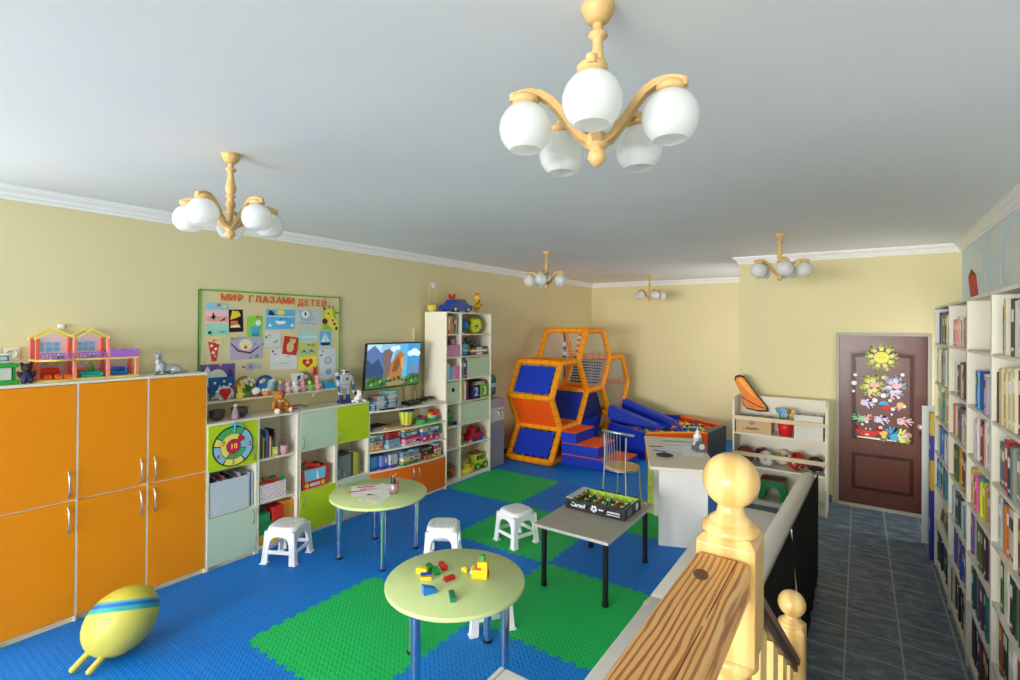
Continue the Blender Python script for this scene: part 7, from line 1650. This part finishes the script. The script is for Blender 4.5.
for i, (a, c, n) in enumerate(((-.7, '#2f86c8', 'blue rake'), (-.2, '#57b0e0', 'light blue spade'), (.4, '#5a5a3a', 'olive spade'), (.9, '#e0a02a', 'orange spade'), (-1.1, '#2a8a5a', 'green rake'))):
    g = G(); p0 = Vector((.03 * math.sin(a), .01 * i - .02, .02)); p1 = Vector((.085 * math.sin(a), .012 * i - .02, .26)); g.cyl(p0, p1, .006, PL(c), n=8); g.push(p1, (0, a * .4, 0)); g.box(-.02, .02, -.004, .004, -.01, .05, PL(c), .003); g.pop(); S('sand_tool', g, n + ' standing in the red bucket', 'sand tool', (-.7, 6.63, z), 0, 'sand tools in the bucket')
t = open_box('fabric_box', 'white crumpled fabric box on the right of the toy rack', 'box', -.605, -.325, 6.53, 6.8, z, .265, M('#d9d7cd', .9, kind='fabric', amt=.08, scale=18, bump=1.0), .006)
g = G(); g.box(-.598, -.332, 6.54, 6.79, z + .0065, z + .22, FB('#a8aaa4')); o = S('toy_heap', g, 'small toys filling the white fabric box on the rack', 'toys', (-.46, 6.66, z + .01), world=True); o['kind'] = 'stuff'
for i, c in enumerate(('#3f8ac0', '#b9bcb4', '#d8d8d0', '#9aa09a', '#c8ccc4')): g = G(); g.ell((0, 0, 0), (.034, .03, .022), PL(c), n=12); S('plastic_toy', g, '%s piece, %s from the left on top of the white fabric box' % (cname(c), ORD[i]), 'toy', (-.565 + .05 * i, 6.62, z + .245), 0, 'toys in the white box')
# sports balls on the second shelf
z = .4345
def sport(label, x, y, r, base, style, c2=None):
    t = T('sports_ball', label, 'ball', (x, y, z), 0, 'balls on the toy rack'); g = G(); B = PL(base, .5); D = PL(c2 or '#1c1c1e', .5)
    if style == 'basket':
        g.ell((0, 0, r), r, M(base, .7, amt=.12, scale=120, bump=.4), n=28); P('ball', g, t); g = G()
        for rt in ((0, 0), (90, 0), (50, 60), (-50, 60)): g.tube([Vector((0, 0, r)) + Matrix.Rotation(R(rt[1]), 3, 'Z') @ Matrix.Rotation(R(rt[0]), 3, 'X') @ Vector((r * 1.002 * math.cos(a), r * 1.002 * math.sin(a), 0)) for a in [2 * PI * i / 36 for i in range(36)]], .0028, D, 5, True)
        P('seams', g, t)
    elif style == 'soccer':
        soccer(g, (0, 0, r), r, B, D); P('ball', g, t)
    else:
        g.ell((0, 0, r), r, B, n=28); P('ball', g, t); g = G(); rr = random.Random(int(abs(x) * 1000))
        for i in range(12):
            n = Vector((rr.gauss(0, 1), -abs(rr.gauss(0, 1)), rr.gauss(0, 1))).normalized(); u = n.orthogonal().normalized(); w = n.cross(u); q = rr.uniform(.22, .42)
            pts = [Vector((0, 0, r)) + (n + u * q * math.cos(k * 2 * PI / 7) * (1.3 if k % 2 else .8) + w * q * math.sin(k * 2 * PI / 7)).normalized() * r * 1.006 for k in range(7)]
            g.add([Vector((0, 0, r)) + n * r * 1.008] + pts, [(0, 1 + k, 1 + (k + 1) % 7) for k in range(7)], D if i % 3 else PL('#d8d8d8', .5))
        P('print', g, t)
sport('brown basketball at the left end of the rack', -1.123, 6.63, .096, '#7a4526', 'basket')
sport('dark red ball behind the brown basketball and the white football', -.965, 6.775, .085, '#7a2430', 'plain', '#3a2a2a')
sport('white and dark grey football, second ball in the front row', -.89, 6.605, .09, '#d9dad6', 'soccer', '#4a5560')
sport('white ball with yellow print set back on the rack', -.74, 6.772, .09, '#dcdcd4', 'plain', '#c8a02a')
sport('bright red ball in the middle right of the rack', -.585, 6.622, .1, '#c42a22', 'plain', '#3a1a1a')
sport('black ball with pink print at the right end of the rack', -.402, 6.63, .088, '#26262a', 'plain', '#c8506a')
# green step stool on the bottom shelf
t = T('step_stool', 'green plastic step stool with brown top on the bottom shelf of the rack', 'step stool', (-.825, 6.66, .0455)); GS = PL('#1f8a4a'); g = G()
n = 12; arch_ = [(-.145, 0), (-.125, .225), (.125, .225), (.145, 0), (.085, 0)] + [(.08 * math.cos(PI * i / n), .05 + .11 * math.sin(PI * i / n)) for i in range(n + 1)] + [(-.085, 0)]
g.prism(arch_, 'xz', -.09, -.07, GS); g.prism(arch_, 'xz', .07, .09, GS); P('frame', g, t)
for s in (-1, 1): g = G(); g.prism([(s * .144, .0), (s * .125, .224), (s * .105, .224), (s * .124, 0)][::s], 'xz', -.0695, .0695, GS); P('leg', g, t)
g = G(); g.box(-.13, .13, -.095, .095, .2255, .245, M('#7a3a2c', .6, kind='fabric', amt=.2, scale=90, bump=.5), .006); P('top', g, t)
g = G(); [g.ell((s * .125 - s * .012 * q, -.0905, .03 + .045 * q), (.006, .002, .006), PL('#0f5a2f'), n=6) for s in (-1, 1) for q in range(4)]; [g.ell((-.09 + .03 * q, -.0905, .205), (.006, .002, .006), PL('#0f5a2f'), n=6) for q in range(7)]; P('studs', g, t)

# ------------------------------------------------------------------ bookcases along the right wall
BXF, BXB = .545, .883; BC = M('#e3dfcf', .45, amt=.02)
BYE = [5.785, 4.94, 4.175, 3.475, 2.71]
SZ = [.075, .395, .70, .995, 1.295, 1.595, 1.93, 2.225]
bl = ['nearest the door', 'second from the door', 'third from the door', 'nearest the camera']
pals = {
 (0, 0): ('.2 1 .95', '#1f3f7a #24457f #e0dfd0 #8f8a58 #8a8550 #948d5c #86804a #7f7a48'), (0, 1): ('.05 1 1', '#9fb8bc #d9d2b8 #e4dcc4 #d8c8a8 #1f3560 #26406a #b8bcb8 #9a9a94'), (0, 2): ('.0 1 .95', '#d8cf9a #cfc48a #e0b85a #d9a850 #d8cc9a #e4dcb8 #3a8a94 #4a9aa0'), (0, 3): ('.1 .95 .85', '#6aa878 #e0e0d8 #b8262c #c8c4b8 #2f78c0 #4a9a3a #d8722c #3a6ab8'), (0, 4): ('.1 1 .95', '#1f2f4a #2a8aa8 #3a9ab8 #24303a #6a4a34 #b8a888 #8a7a5a #c8bca0'), (0, 6): ('.3 1 .85', '#3a4a4a #2f6a78 #24484f #5a7a7a #22343a #6a8a8a'),
 (1, 0): ('.15 .98 .75', '#7a82a8 #b8a8b0 #e08a7a #d87a6c #e6a090 #e0c8b8 #c8ccc8 #d8b0a8'), (1, 1): ('.45 1 .75', '#d8d8d0 #c8ccd0 #5a3a34 #7a4a40 #4a3a34 #8a6a5a'), (1, 2): ('.2 1 .8', '#b86a5a #d8cfc0 #c0a898 #8a4a3a #d8d4c4 #3a9a94 #3a3f4a #7a5a6a #c8ccd0'), (1, 3): ('.3 1 .85', '#3a2c28 #5a5a3a #6a7a3a #2f5a34 #e0922c #d8862a'), (1, 4): ('.05 1 .8', '#7ab8d0 #8fc0d4 #d8e4e8 #6aa8c4 #4a5a5a #3a4a44 #5a6a5a #2f3f3a'), (1, 5): ('.1 1 .85', '#5a2a7a #2a4ac0 #3454c8 #b8402f #6a6a78 #c8b8b0 #4a5a8a'), (1, 6): ('.15 1 .85', '#3a3f44 #d0ccc4 #24282c #b8bcc0 #3a5a4a #7a6a5a #1f2428 #8a9aa0'),
 (2, 1): ('.35 1 .7', '#b8b0c8 #5a4a8a #2f9ad0 #3fa8dc #24408a #d8d0d8 #4ab0d8 #c0b8c8'), (2, 2): ('.5 1 .9', '#e4dcdc #d8c0d0 #dfe4e8 #3a3a48 #b8402f'), (2, 3): ('.25 1 .8', '#c8a83a #e88ab8 #e05a98 #3a9a9a #d8d83a #e0e04a #c0cc3a'), (2, 4): ('.1 1 .95', '#6a4a8a #c8c8d8 #3a6a3a #8a9a5a #24443a #4a6a3a #5a3a2a #2f4f3a #3a2a2a'), (2, 5): ('.15 1 .9', '#2f7a78 #1f4a4a #4a7a8a #2a5a5a #5a5a7a #3a2a34 #4a3a4a #242a34 #5a2a2a'), (2, 6): ('.1 1 .9', '#3a2a24 #5a7a9a #2a2430 #4a4a6a #c8a86a #3a3a6a #6a3a2a #c8c4c0 #2a2a2a #8a4a34'),
 (3, 0): ('.3 1 .95', '#3f7a44 #d8d4c0 #cfc8b4 #3a332c #4a443c #d8dce0 #dccfb0 #e0d4b4 #d8c8a4 #e4dac0'), (3, 1): ('.15 1 .9', '#3a2a3a #d8c8a0 #e0cc94 #c8b88a #ddd2b0 #d8c8a0 #e0d4b0 #3a2a3a #4a2f40'), (3, 2): ('.25 1 .85', '#5f7f94 #4f6f88 #c8263a #22345a #2a3f66 #8a9488 #7f8a80 #8f988a #84907f'), (3, 3): ('.15 1 .9', '#b8c0c0 #3a5a7a #e08a3a #d87a2f #d8cfb8 #e0d8c4 #5a6a7a #7a4a2f #6a3f28'), (3, 4): ('.2 1 .95', '#2a6a34 #246030 #d8d4c4 #e0dccc #2a3a2f #22322a #3a4a3a #d8c8a8'), (3, 5): ('.3 1 .95', '#8a4a34 #2a4f3a #1f4433 #24503c #d8d8cc #e0dcd0 #c8ccc4'), (3, 6): ('.1 .8 .85', '#a82a2a #3a3434 #2a2a30 #8a3a34 #34343a #5a4a44')}
for k in range(4):
    yb, ya = BYE[k], BYE[k + 1]
    t = T('bookcase', 'cream bookcase %s along the right wall' % bl[k], 'bookcase', ((BXF + BXB) / 2, (ya + yb) / 2, FZ), 0, 'bookcases along the right wall'); g = G(); w = .017
    g.box(BXF, BXB, ya + .0005, ya + w, FZ, SZ[7], BC); g.box(BXF, BXB, yb - w, yb - .0005, FZ, SZ[7], BC); g.box(BXF - .002, BXB, ya + .0005, yb - .0005, SZ[7] + .0002, SZ[7] + .017, BC); g.box(BXB - .005, BXB, ya + w, yb - w, .06, SZ[7], BC); g.box(BXF + .012, BXF + .028, ya + w, yb - w, FZ, .058, M('#cbb98d', .5)); P('carcass', g, t, world=True)
    for z in SZ[:7]: g = G(); g.box(BXF + .002, BXB - .005, ya + w, yb - w, z - .017, z, BC); P('shelf', g, t, world=True)
    for r in range(7):
        z = SZ[6 - r]; hm = SZ[7 - r] - z - .017
        if (k, r) not in pals: continue
        sp, cl = pals[(k, r)]; a, b, h = [float(v) for v in sp.split()]
        cl = cl.split(); L_ = yb - ya - 2 * w
        wr = (.024, .042) if k in (0, 3) else (.02, .04)
        n = len(cl); span = L_ * (b - a * .35); wm = min(span / n * .97, .049)
        book_row(yb - w - L_ * b + .002, yb - w - L_ * a * .35, BXF + .012, z, hm * min(1, h * 1.05) * .96, cl, -1, 'on the %s shelf down, bookcase %s' % (['top', 'second', 'third', 'fourth', 'fifth', 'sixth', 'seventh'][r], bl[k]), 'books in the right wall bookcases', (wm * .75, wm * 1.12), .22, seed=k * 10 + r, hvar=.16)
# face-out magazines
for i, (y, c, c2, n) in enumerate(((5.62, '#d8cf9f', '#3a4434', 'cream'), (5.3, '#7ab8a0', '#3f5a3a', 'green'), (5.12, '#cfc79a', '#5a5a44', 'yellowish'))):
    g = G(); g.push((0, 0, 0), (0, R(8), 0)); g.box(0, .006, -.1, .1, 0, .245, M(c, .5)); g.box(-.0008, 0, -.085, .085, .03, .12, M(c2, .5, amt=.4, scale=30)); g.pop(); S('magazine', g, n + ' magazine standing face out in the bookcase nearest the door', 'magazine', (BXF + .03, y, SZ[1] + .0005 + .0005), 0, 'face-out magazines')
# things on top and beyond the bookcases
g = G(); g.push((0, 0, 0), (R(-32), 0, 0)); g.box(-.02, .02, -.02, .02, .02, .24, M('#9a4630', .5, kind='wood', amt=.15, scale=20), .003); g.cyl((0, 0, .24), (0, 0, .3), .026, M('#8a3f2c', .5), .002, 4); g.pop(); g.box(-.03, .03, -.04, .04, 0, .022, M('#8a3f2c', .5), .004)
S('wooden_pencil', g, 'red-brown oversized wooden pencil leaning on top of the bookcases', 'decoration', (.68, 4.87, SZ[7] + .0175))
t = T('magazine_rack', 'white magazine rack panel standing between the bookcases and the door', 'rack', (.69, 6.2, FZ)); g = G(); g.box(.50, .86, 6.3, 6.318, FZ, 1.31, M('#dfe4e4', .45)); P('side_panel', g, t, world=True); g = G(); g.box(.86, .878, 5.83, 6.318, FZ, 1.31, M('#dfe4e4', .45)); P('back_panel', g, t, world=True)
for z in (.3, .75, 1.1): g = G(); g.box(.56, .86, 5.83, 6.3, z, z + .016, M('#dfe4e4', .45)); P('shelf', g, t, world=True)
z = FZ
for i, (h, c, n) in enumerate(((.62, '#2434a8', 'tall blue'), (.27, '#c9a92f', 'dark yellow'), (.22, '#2f3cae', 'short blue'), (.2, '#d2b53a', 'topmost yellow'))):
    g = G(); g.box(.525, .555, 5.86, 6.0, z, z + h, M(c, .45), .003); g.box(.524, .525, 5.9, 5.96, z + h * .4, z + h * .6, M('#d8b0a8' if i == 0 else '#e8e4d8', .5)); S('display_board', g, n + ' board in the stack at the end of the bookcases', 'display board', (.54, 5.93, z), 0, 'blue and yellow boards', world=True); z += h + .0005
for i, (y, c, n) in enumerate(((5.84, '#d9d3a2', 'pale yellow'), (5.875, '#cfd8b8', 'pale green'), (5.91, '#e2dcb2', 'cream'))):
    g = G(); g.box(0, .012, 0, .03, 0, .28, M(c, .5), .001); g.box(.012, .2, 0, .03, 0, .28, M(c, .5), .001); g.box(.0, -.0008 + .0016, .006, .024, .16, .2, PAPER); S('binder', g, n + ' binder sticking out at the end of the bookcases', 'binder', (.56, y, 1.1165), 0, 'binders on the rack')

# ------------------------------------------------------------------ sofa
t = T('sofa', 'light grey sofa with cream back seen from behind, black cloth at the rear', 'sofa', (-.66, 3.35, FZ)); VN = M('#d2d0ca', .55, amt=.04, scale=4); VB = M('#e4ded0', .55, amt=.04, scale=6); WR = M('#dad7d0', .6, kind='fabric', amt=.05, scale=9, bump=.6); BC_ = M('#171311', .85, kind='fabric', amt=.25, scale=60, bump=.4)
g = G(); g.box(-1.0, -.42, 1.75, 4.9, FZ + .03, .32, VN, .02); P('base', g, t, world=True)
for y0, y1 in ((1.72, 2.98), (2.985, 4.93)):
    g = G(); g.box(-1.03, -.41, y0, y1, .3205, .45, VN if y0 < 2 else WR, .02); P('seat_cushion', g, t, world=True)
g = G(); n = 12; pa = []
def bx(y): u = max(0, min(1, (y - 2.4) / 2.5)); return -.375 + .09 * u
A = []; sec = []
ys_ = [1.75 + (4.93 - 1.75) * i / 14 for i in range(15)]
def secp(y):
    xo = bx(y); pts = [(xo, .55), (xo, .81)] + [(xo - .06 + .06 * math.cos(a), .81 + .06 * math.sin(a)) for a in [PI * i / 8 for i in range(1, 9)]] + [(xo - .125, .55), (xo - .125, .30)] + [(xo, .30)]
    k_ = 1
    if y > 4.86: k_ = .6 if y > 4.92 else .9
    cx, cz = xo - .06, .6
    return [(cx + (p[0] - cx) * k_, y, cz + (p[1] - cz) * (k_ * .5 + .5)) for p in pts]
rings = [secp(y) for y in ys_[:-1] + [4.88, 4.93]]; m_ = len(rings[0]); vs = [v for r in rings for v in r]; fs = [(i * m_ + q, i * m_ + (q + 1) % m_, (i + 1) * m_ + (q + 1) % m_, (i + 1) * m_ + q) for i in range(len(rings) - 1) for q in range(m_)]
g.add(vs, fs, VB, True); g.add(rings[0], [tuple(range(m_))], VB); g.add(rings[-1], [tuple(range(m_))], VB); P('backrest', g, t, world=True)
g = G(); vs = []; fs = []; zz = [.845, .78, .55, .3, FZ + .004]; ny = 60
for i in range(ny + 1):
    y = 1.75 + 3.17 * i / ny; w_ = .006 * math.sin(i * 1.7) + .004 * math.sin(i * .9)
    for q, z in enumerate(zz): b = q / 4; vs.append((bx(y) * (1 - b) + (-.288) * b + .008 + w_ * b, y, z))
m_ = len(zz)
fs = [(i * m_ + q, (i + 1) * m_ + q, (i + 1) * m_ + q + 1, i * m_ + q + 1) for i in range(ny) for q in range(m_ - 1)]; g.add(vs, fs, BC_, True)
g.add([(x - .004, y, z) for x, y, z in vs], [f[::-1] for f in fs], BC_, True); P('rear_cloth', g, t, world=True)
g = G(); g.tube([(bx(3.4) + .012, 3.42, .86), (bx(3.4) + .016, 3.42, .7), (-.275, 3.42, .3), (-.272, 3.42, .02)], .005, M('#d8d4c8', .6), 6); P('piping', g, t, world=True)
for x, y in ((-.95, 1.82), (-.95, 4.84), (-.47, 1.82), (-.47, 4.84)): g = G(); g.cyl((x, y, FZ), (x, y, FZ + .03), .025, BLACK, n=10); P('foot', g, t, world=True)
g = G(); g.box(0, .03, 0, .05, 0, .0012, M('#e2b9ae', .6)); S('sticker', g, 'small pink sticker on the front edge of the sofa seat', 'sticker', (-1.026, 2.86, .4501), 0)
t_ = None
# ------------------------------------------------------------------ landing, stairs and newel posts
g = G(); ST_M = mat_grain('stair_timber', '#d8b878', '#c49a58', 'X', 1, 12); LZ_ = .75
g.box(-.16, XR - .002, -3.0, 1.03, FZ, LZ_, ST_M); ST('landing', g)
g = G()
for i in range(4): g.box(-.16, .50, 1.0305 + .24 * i, 1.03 + .24 * (i + 1), FZ, LZ_ - .15 * (i + 1), ST_M)
ST('stairs', g)
PINEW = mat_grain('newel_pine', '#e4c07c', '#d2a763', 'Z', 1, 7, .3, 3)
def newel(label, x, y, zb, zsq0, zsq1, w, rb, zball, lower=True):
    t = T('newel_post', label, 'newel post', (x, y, zb), 0, 'turned newel posts'); h = w / 2; g = G()
    g.box(-h, h, -h, h, zsq0 - zb, zsq1 - zb - .02, PINEW, .003)
    # chamfered shoulders of the square block
    z0 = zsq1 - zb - .02; ch_ = .03
    g.add([(-h, -h, z0), (h, -h, z0), (h, h, z0), (-h, h, z0), (-h * .8, -h * .8, z0 + .012), (h * .8, -h * .8, z0 + .012), (h * .8, h * .8, z0 + .012), (-h * .8, h * .8, z0 + .012)], [(0, 1, 5, 4), (1, 2, 6, 5), (2, 3, 7, 6), (3, 0, 4, 7), (4, 5, 6, 7)], PINEW); P('square_block', g, t)
    g = G(); b = zsq1 - zb - .012; zn = zball - zb - rb
    zz = zn - b; g.lathe([(0, b), (h * .96, b), (h * 1.02, b + zz * .12), (h * .98, b + zz * .3), (h * .8, b + zz * .46), (h * .74, b + zz * .5), (h * .74, b + zz * .56), (h * .52, b + zz * .72), (h * .45, zn), (h * .47, zn + .01), (0, zn + .01)], PINEW, n=36); P('turned_collar', g, t)
    g = G(); g.ell((0, 0, zball - zb), rb, PINEW, n=36); P('ball_finial', g, t)
    g = G(); L_ = zsq0 - zb
    pr = [(0, 0), (h, 0), (h, .06), (h * .7, .09), (h * .95, .12), (h * .6, .16)] + [(h * (.6 + .3 * math.sin(PI * i / 8)), .16 + (L_ - .3) * i / 8) for i in range(9)] + [(h * .95, L_ - .1), (h * .95, L_ - .07), (h * .65, L_ - .06), (h * .65, L_ - .04), (h * .98, L_ - .025), (h * .98, L_ - .0), (0, L_)]
    if lower: g.lathe(pr, PINEW, n=32)
    else: g.box(-h, h, -h, h, 0, L_, PINEW, .003)
    P('shaft', g, t)
newel('large turned pine newel post with a ball top in the foreground', -.191, .985, LZ_, 1.475, 1.692, .097, .0485, 1.774)
newel('smaller-looking pine newel post with a ball top at the foot of the stairs', -.208, 2.2, FZ, .55, .94, .092, .0475, 1.005, False)
RAILW = mat_grain('rail_pine', '#dfa862', '#a9662e', 'Y', 1, 34, .4, 5.5, .5)
t = T('handrail', 'thick knotty pine handrail running into the large newel post', 'handrail', (-.203, .3, 1.6)); g = G(); g.box(-.24, -.15, -1.2, .9355, 1.585, 1.654, RAILW, .011); P('rail', g, t, world=True)
g = G(); g.ell((-.208, .845, 1.654), (.012, .02, .0015), M('#6b4a30', .6, amt=.4, scale=90), (0, 0, R(15)), 14); P('knot', g, t, world=True)
g = G(); 
for i, (u, v) in enumerate(((.72, .93), (.4, .7))): g.tube([(-.17, u + (v - u) * q / 8, 1.6545 - .0006 + .0005 * math.sin(q)) for q in range(9)], [.0006 + .0008 * math.sin(PI * q / 8) for q in range(9)], M('#7a4a22', .6), 6)
P('grain_crack', g, t, world=True)
for y in (-1.0, -.78, -.56, -.34, -.12, .1, .32, .54): g = G(); g.box(-.215, -.185, y - .015, y + .015, LZ_ - .1, 1.584, PINEW, .003); P('baluster', g, t, world=True)
DKR = mat_grain('dark_rail', '#6b4a3a', '#43291f', 'Y', 1, 20, .4)
t = T('stair_handrail', 'dark brown sloping stair handrail between the two newel posts', 'handrail', (-.2, 1.6, .9)); g = G()
def zr(y): return 1.605 - .698 * (y - 1.04)
for zo, w_, hh in ((0, .05, .022), (-.022, .036, .03)):
    pts = [(1.04, zr(1.04) + zo), (2.152, zr(2.152) + zo), (2.152, zr(2.152) + zo - hh), (1.04, zr(1.04) + zo - hh)]
    g.prism(pts, 'yz', -.2 - w_ / 2, -.2 + w_ / 2, DKR)
P('rail', g, t, world=True, bevel=.005)
BW = M('#e9c983', .45, kind='wood', amt=.08, scale=18)
for y in (1.16, 1.38, 1.6, 1.82, 2.02):
    g = G(); zt = zr(y) - .055; zb = max(FZ, LZ_ - .15 * (int((y - 1.03) / .24) + 1)) if y < 1.99 else FZ
    g.prism([(y - .05, zb - .08 if zb > .1 else FZ), (y + .05, zb - .08 if zb > .1 else FZ), (y + .05, zt - .698 * .05), (y - .05, zt + .698 * .05)], 'yz', -.212, -.19, BW); P('baluster', g, t, world=True)
g = G(); g.prism([(1.04, .80), (2.152, .02), (2.152, FZ), (1.04, FZ)], 'yz', -.188, -.1605, BW); ST('stair_stringer', g)

# ------------------------------------------------------------------ chandeliers
CW = M('#d3ae74', .35, kind='wood', amt=.08, scale=20); OPIN = M('#e2e6e3', .4, amt=.01)
OPAL, N, L, b_ = nodes('opal_glass'); b_.inputs['Base Color'].default_value = lin('#f2f5f3'); b_.inputs['Roughness'].default_value = .1; b_.inputs['Coat Weight'].default_value = .5
tr = N.new('ShaderNodeBsdfTranslucent'); tr.inputs['Color'].default_value = lin('#f4f6f3'); mx = N.new('ShaderNodeMixShader'); mx.inputs[0].default_value = .45
L.new(b_.outputs[0], mx.inputs[1]); L.new(tr.outputs[0], mx.inputs[2]); L.new(mx.outputs[0], N['Material Output'].inputs['Surface'])
def chandelier():
    t = T('chandelier', 'x', 'chandelier', (0, 0, 0)); g = G()
    g.lathe([(0, 0), (.046, 0), (.048, -.008), (.042, -.022), (.032, -.04), (.022, -.048), (0, -.05)], CW, n=28); P('canopy', g, t)
    g = G(); g.lathe([(.014, -.05), (.014, -.072), (.026, -.078), (.028, -.086), (.016, -.094), (.014, -.11), (.018, -.14), (.026, -.17), (.028, -.19), (.02, -.21), (.016, -.218), (.026, -.226), (.024, -.232), (.014, -.24), (.022, -.258), (.027, -.272), (.022, -.288), (.014, -.296), (.02, -.308), (.02, -.32), (.013, -.328), (.013, -.36), (0, -.36)], CW, n=24); P('stem', g, t)
    g = G(); g.lathe([(0, -.36), (.024, -.362), (.034, -.372), (.036, -.39), (.03, -.402), (.018, -.408), (.024, -.418), (.027, -.43), (.02, -.445), (.008, -.455), (0, -.456)], CW, n=24); P('hub', g, t)
    for k in range(5):
        a = 2 * PI * k / 5; c, s = math.cos(a), math.sin(a)
        prof_ = [(.02, -.39), (.05, -.374), (.08, -.342), (.108, -.304), (.135, -.276), (.165, -.26), (.195, -.257), (.22, -.263), (.238, -.272)]
        g = G(); g.tube([(r * c, r * s, z) for r, z in prof_], 1, CW, flat=(.026, .02)); g.cyl((.237 * c, .237 * s, -.283), (.237 * c, .237 * s, -.262), .0135, CW, n=14); ar = P('arm', g, t)
        g = G(); q = (.205 * c, .205 * s, -.006); g.lathe([(0, -.258), (.03, -.26), (.038, -.268), (.038, -.279), (.028, -.284), (0, -.284)], CW, q, 24); P('lamp_cup', g, ar)
        g = G(); rg = .074; zc = -.352; pr = []
        th0, th1 = math.asin(.027 / rg), PI - math.asin(.044 / rg)
        for i in range(17): th = th0 + (th1 - th0) * i / 16; pr.append((rg * math.sin(th), zc + rg * math.cos(th)))
        g.lathe(pr, OPAL, q, 32); pass
        P('glass_globe', g, ar)
    return t
ch0 = chandelier()
cpos = [(-.617, 1.322, -3.5, 'large chandelier nearest the camera at the top of the photo'), (-2.79, 1.383, 36, 'chandelier on the left above the tall orange cabinets'), (-3.15, 5.34, -18, 'chandelier between the television and the climbing frame'), (-3.06, 8.78, 24, 'farthest chandelier, before the alcove back wall'), (-.638, 5.5, 12, 'chandelier on the right before the wall with the door')]
for i, (x, y, da, lb) in enumerate(cpos):
    o = ch0 if i == 0 else copy_tree(ch0)
    place(o, (x, y, ZC - .0005), math.atan2(-y, -x) + R(da), lb, 'wooden chandeliers with white globes')

# ------------------------------------------------------------------ light and camera
w = bpy.data.worlds.new('sky'); SC.world = w; w.use_nodes = True
bgn = w.node_tree.nodes['Background']; bgn.inputs['Color'].default_value = (.75, .87, 1, 1); bgn.inputs['Strength'].default_value = .3
POW = dict(near=490, left=42, right=0, alcove=24, lamp=0, rear=14)  # alcove and rear power the added fill windows
DAY = (1.0, .98, .955)
def day(e, loc, rot, sx, sy):
    if e <= 0: return
    li = bpy.data.lights.new('daylight', 'AREA'); li.shape = 'RECTANGLE'; li.size = sx; li.size_y = sy; li.energy = e; li.color = DAY
    o = bpy.data.objects.new('window_daylight', li); COL.objects.link(o); o.location = loc; o.rotation_euler = rot  # shared by the daylight windows and the added fill windows
for a, b in wins: day(POW['near'], ((a + b) / 2, YN - .2, (WZ0 + WZ1) / 2), (R(90), 0, 0), b - a - .1, WZ1 - WZ0 - .1)
for a, b in lwins: day(POW['left'], (XL - .15, (a + b) / 2, (WZ0 + WZ1) / 2), (R(90), 0, R(-90)), b - a - .1, WZ1 - WZ0 - .1)
for a, b in rwins: day(POW['right'], (XR + .15, (a + b) / 2, (1.2 + WZ1) / 2), (R(90), 0, R(90)), b - a - .1, WZ1 - 1.3)
for a, b in alcove_fill_wins: day(POW['alcove'], (XA + .16, (a + b) / 2, (WZ0 + WZ1) / 2), (R(90), 0, R(90)), b - a - .1, WZ1 - WZ0 - .1)  # fill light through the added alcove window
for a, b in door_fill_wins: day(POW['rear'], (XR + .15, (a + b) / 2, (DW0 + DW1) / 2), (R(90), 0, R(90)), b - a - .1, DW1 - DW0 - .1)  # fill light through the added low window near the door
for x, y, da, lb in cpos:
    if POW['lamp'] > 0:
        li = bpy.data.lights.new('lamp', 'POINT'); li.energy = POW['lamp']; li.shadow_soft_size = .12; li.color = (1, .93, .82)
        o = bpy.data.objects.new('chandelier_lamp', li); COL.objects.link(o); o.location = (x, y, ZC - .58)
cam = bpy.data.cameras.new('camera'); co = bpy.data.objects.new('camera', cam); COL.objects.link(co)
F_PX, CYP = 506.29, 323.44
cam.sensor_fit = 'HORIZONTAL'; cam.sensor_width = 36; cam.lens = 36 * F_PX / 1020; cam.shift_y = -(340 - CYP) / 1020; cam.clip_start = .02
yaw, pit, rol = R(34.627), R(.283), R(.45)
fw = Vector((-math.sin(yaw) * math.cos(pit), math.cos(yaw) * math.cos(pit), math.sin(pit))); rt = Vector((math.cos(yaw), math.sin(yaw), 0)); up = rt.cross(fw)
r2 = rt * math.cos(rol) + up * math.sin(rol); u2 = up * math.cos(rol) - rt * math.sin(rol)
co.matrix_world = Matrix(((r2.x, u2.x, -fw.x, 0), (r2.y, u2.y, -fw.y, 0), (r2.z, u2.z, -fw.z, 2.05), (0, 0, 0, 1)))
SC.camera = co
SC.view_settings.view_transform = 'Standard'; SC.view_settings.look = 'None'; SC.view_settings.gamma = 1; SC.view_settings.use_curve_mapping = False
SC.view_settings.exposure = 0.04
SC.cycles.max_bounces = 10; SC.cycles.diffuse_bounces = 7; SC.cycles.transparent_max_bounces = 16; SC.cycles.sample_clamp_indirect = 6
SC.cycles.use_denoising = True
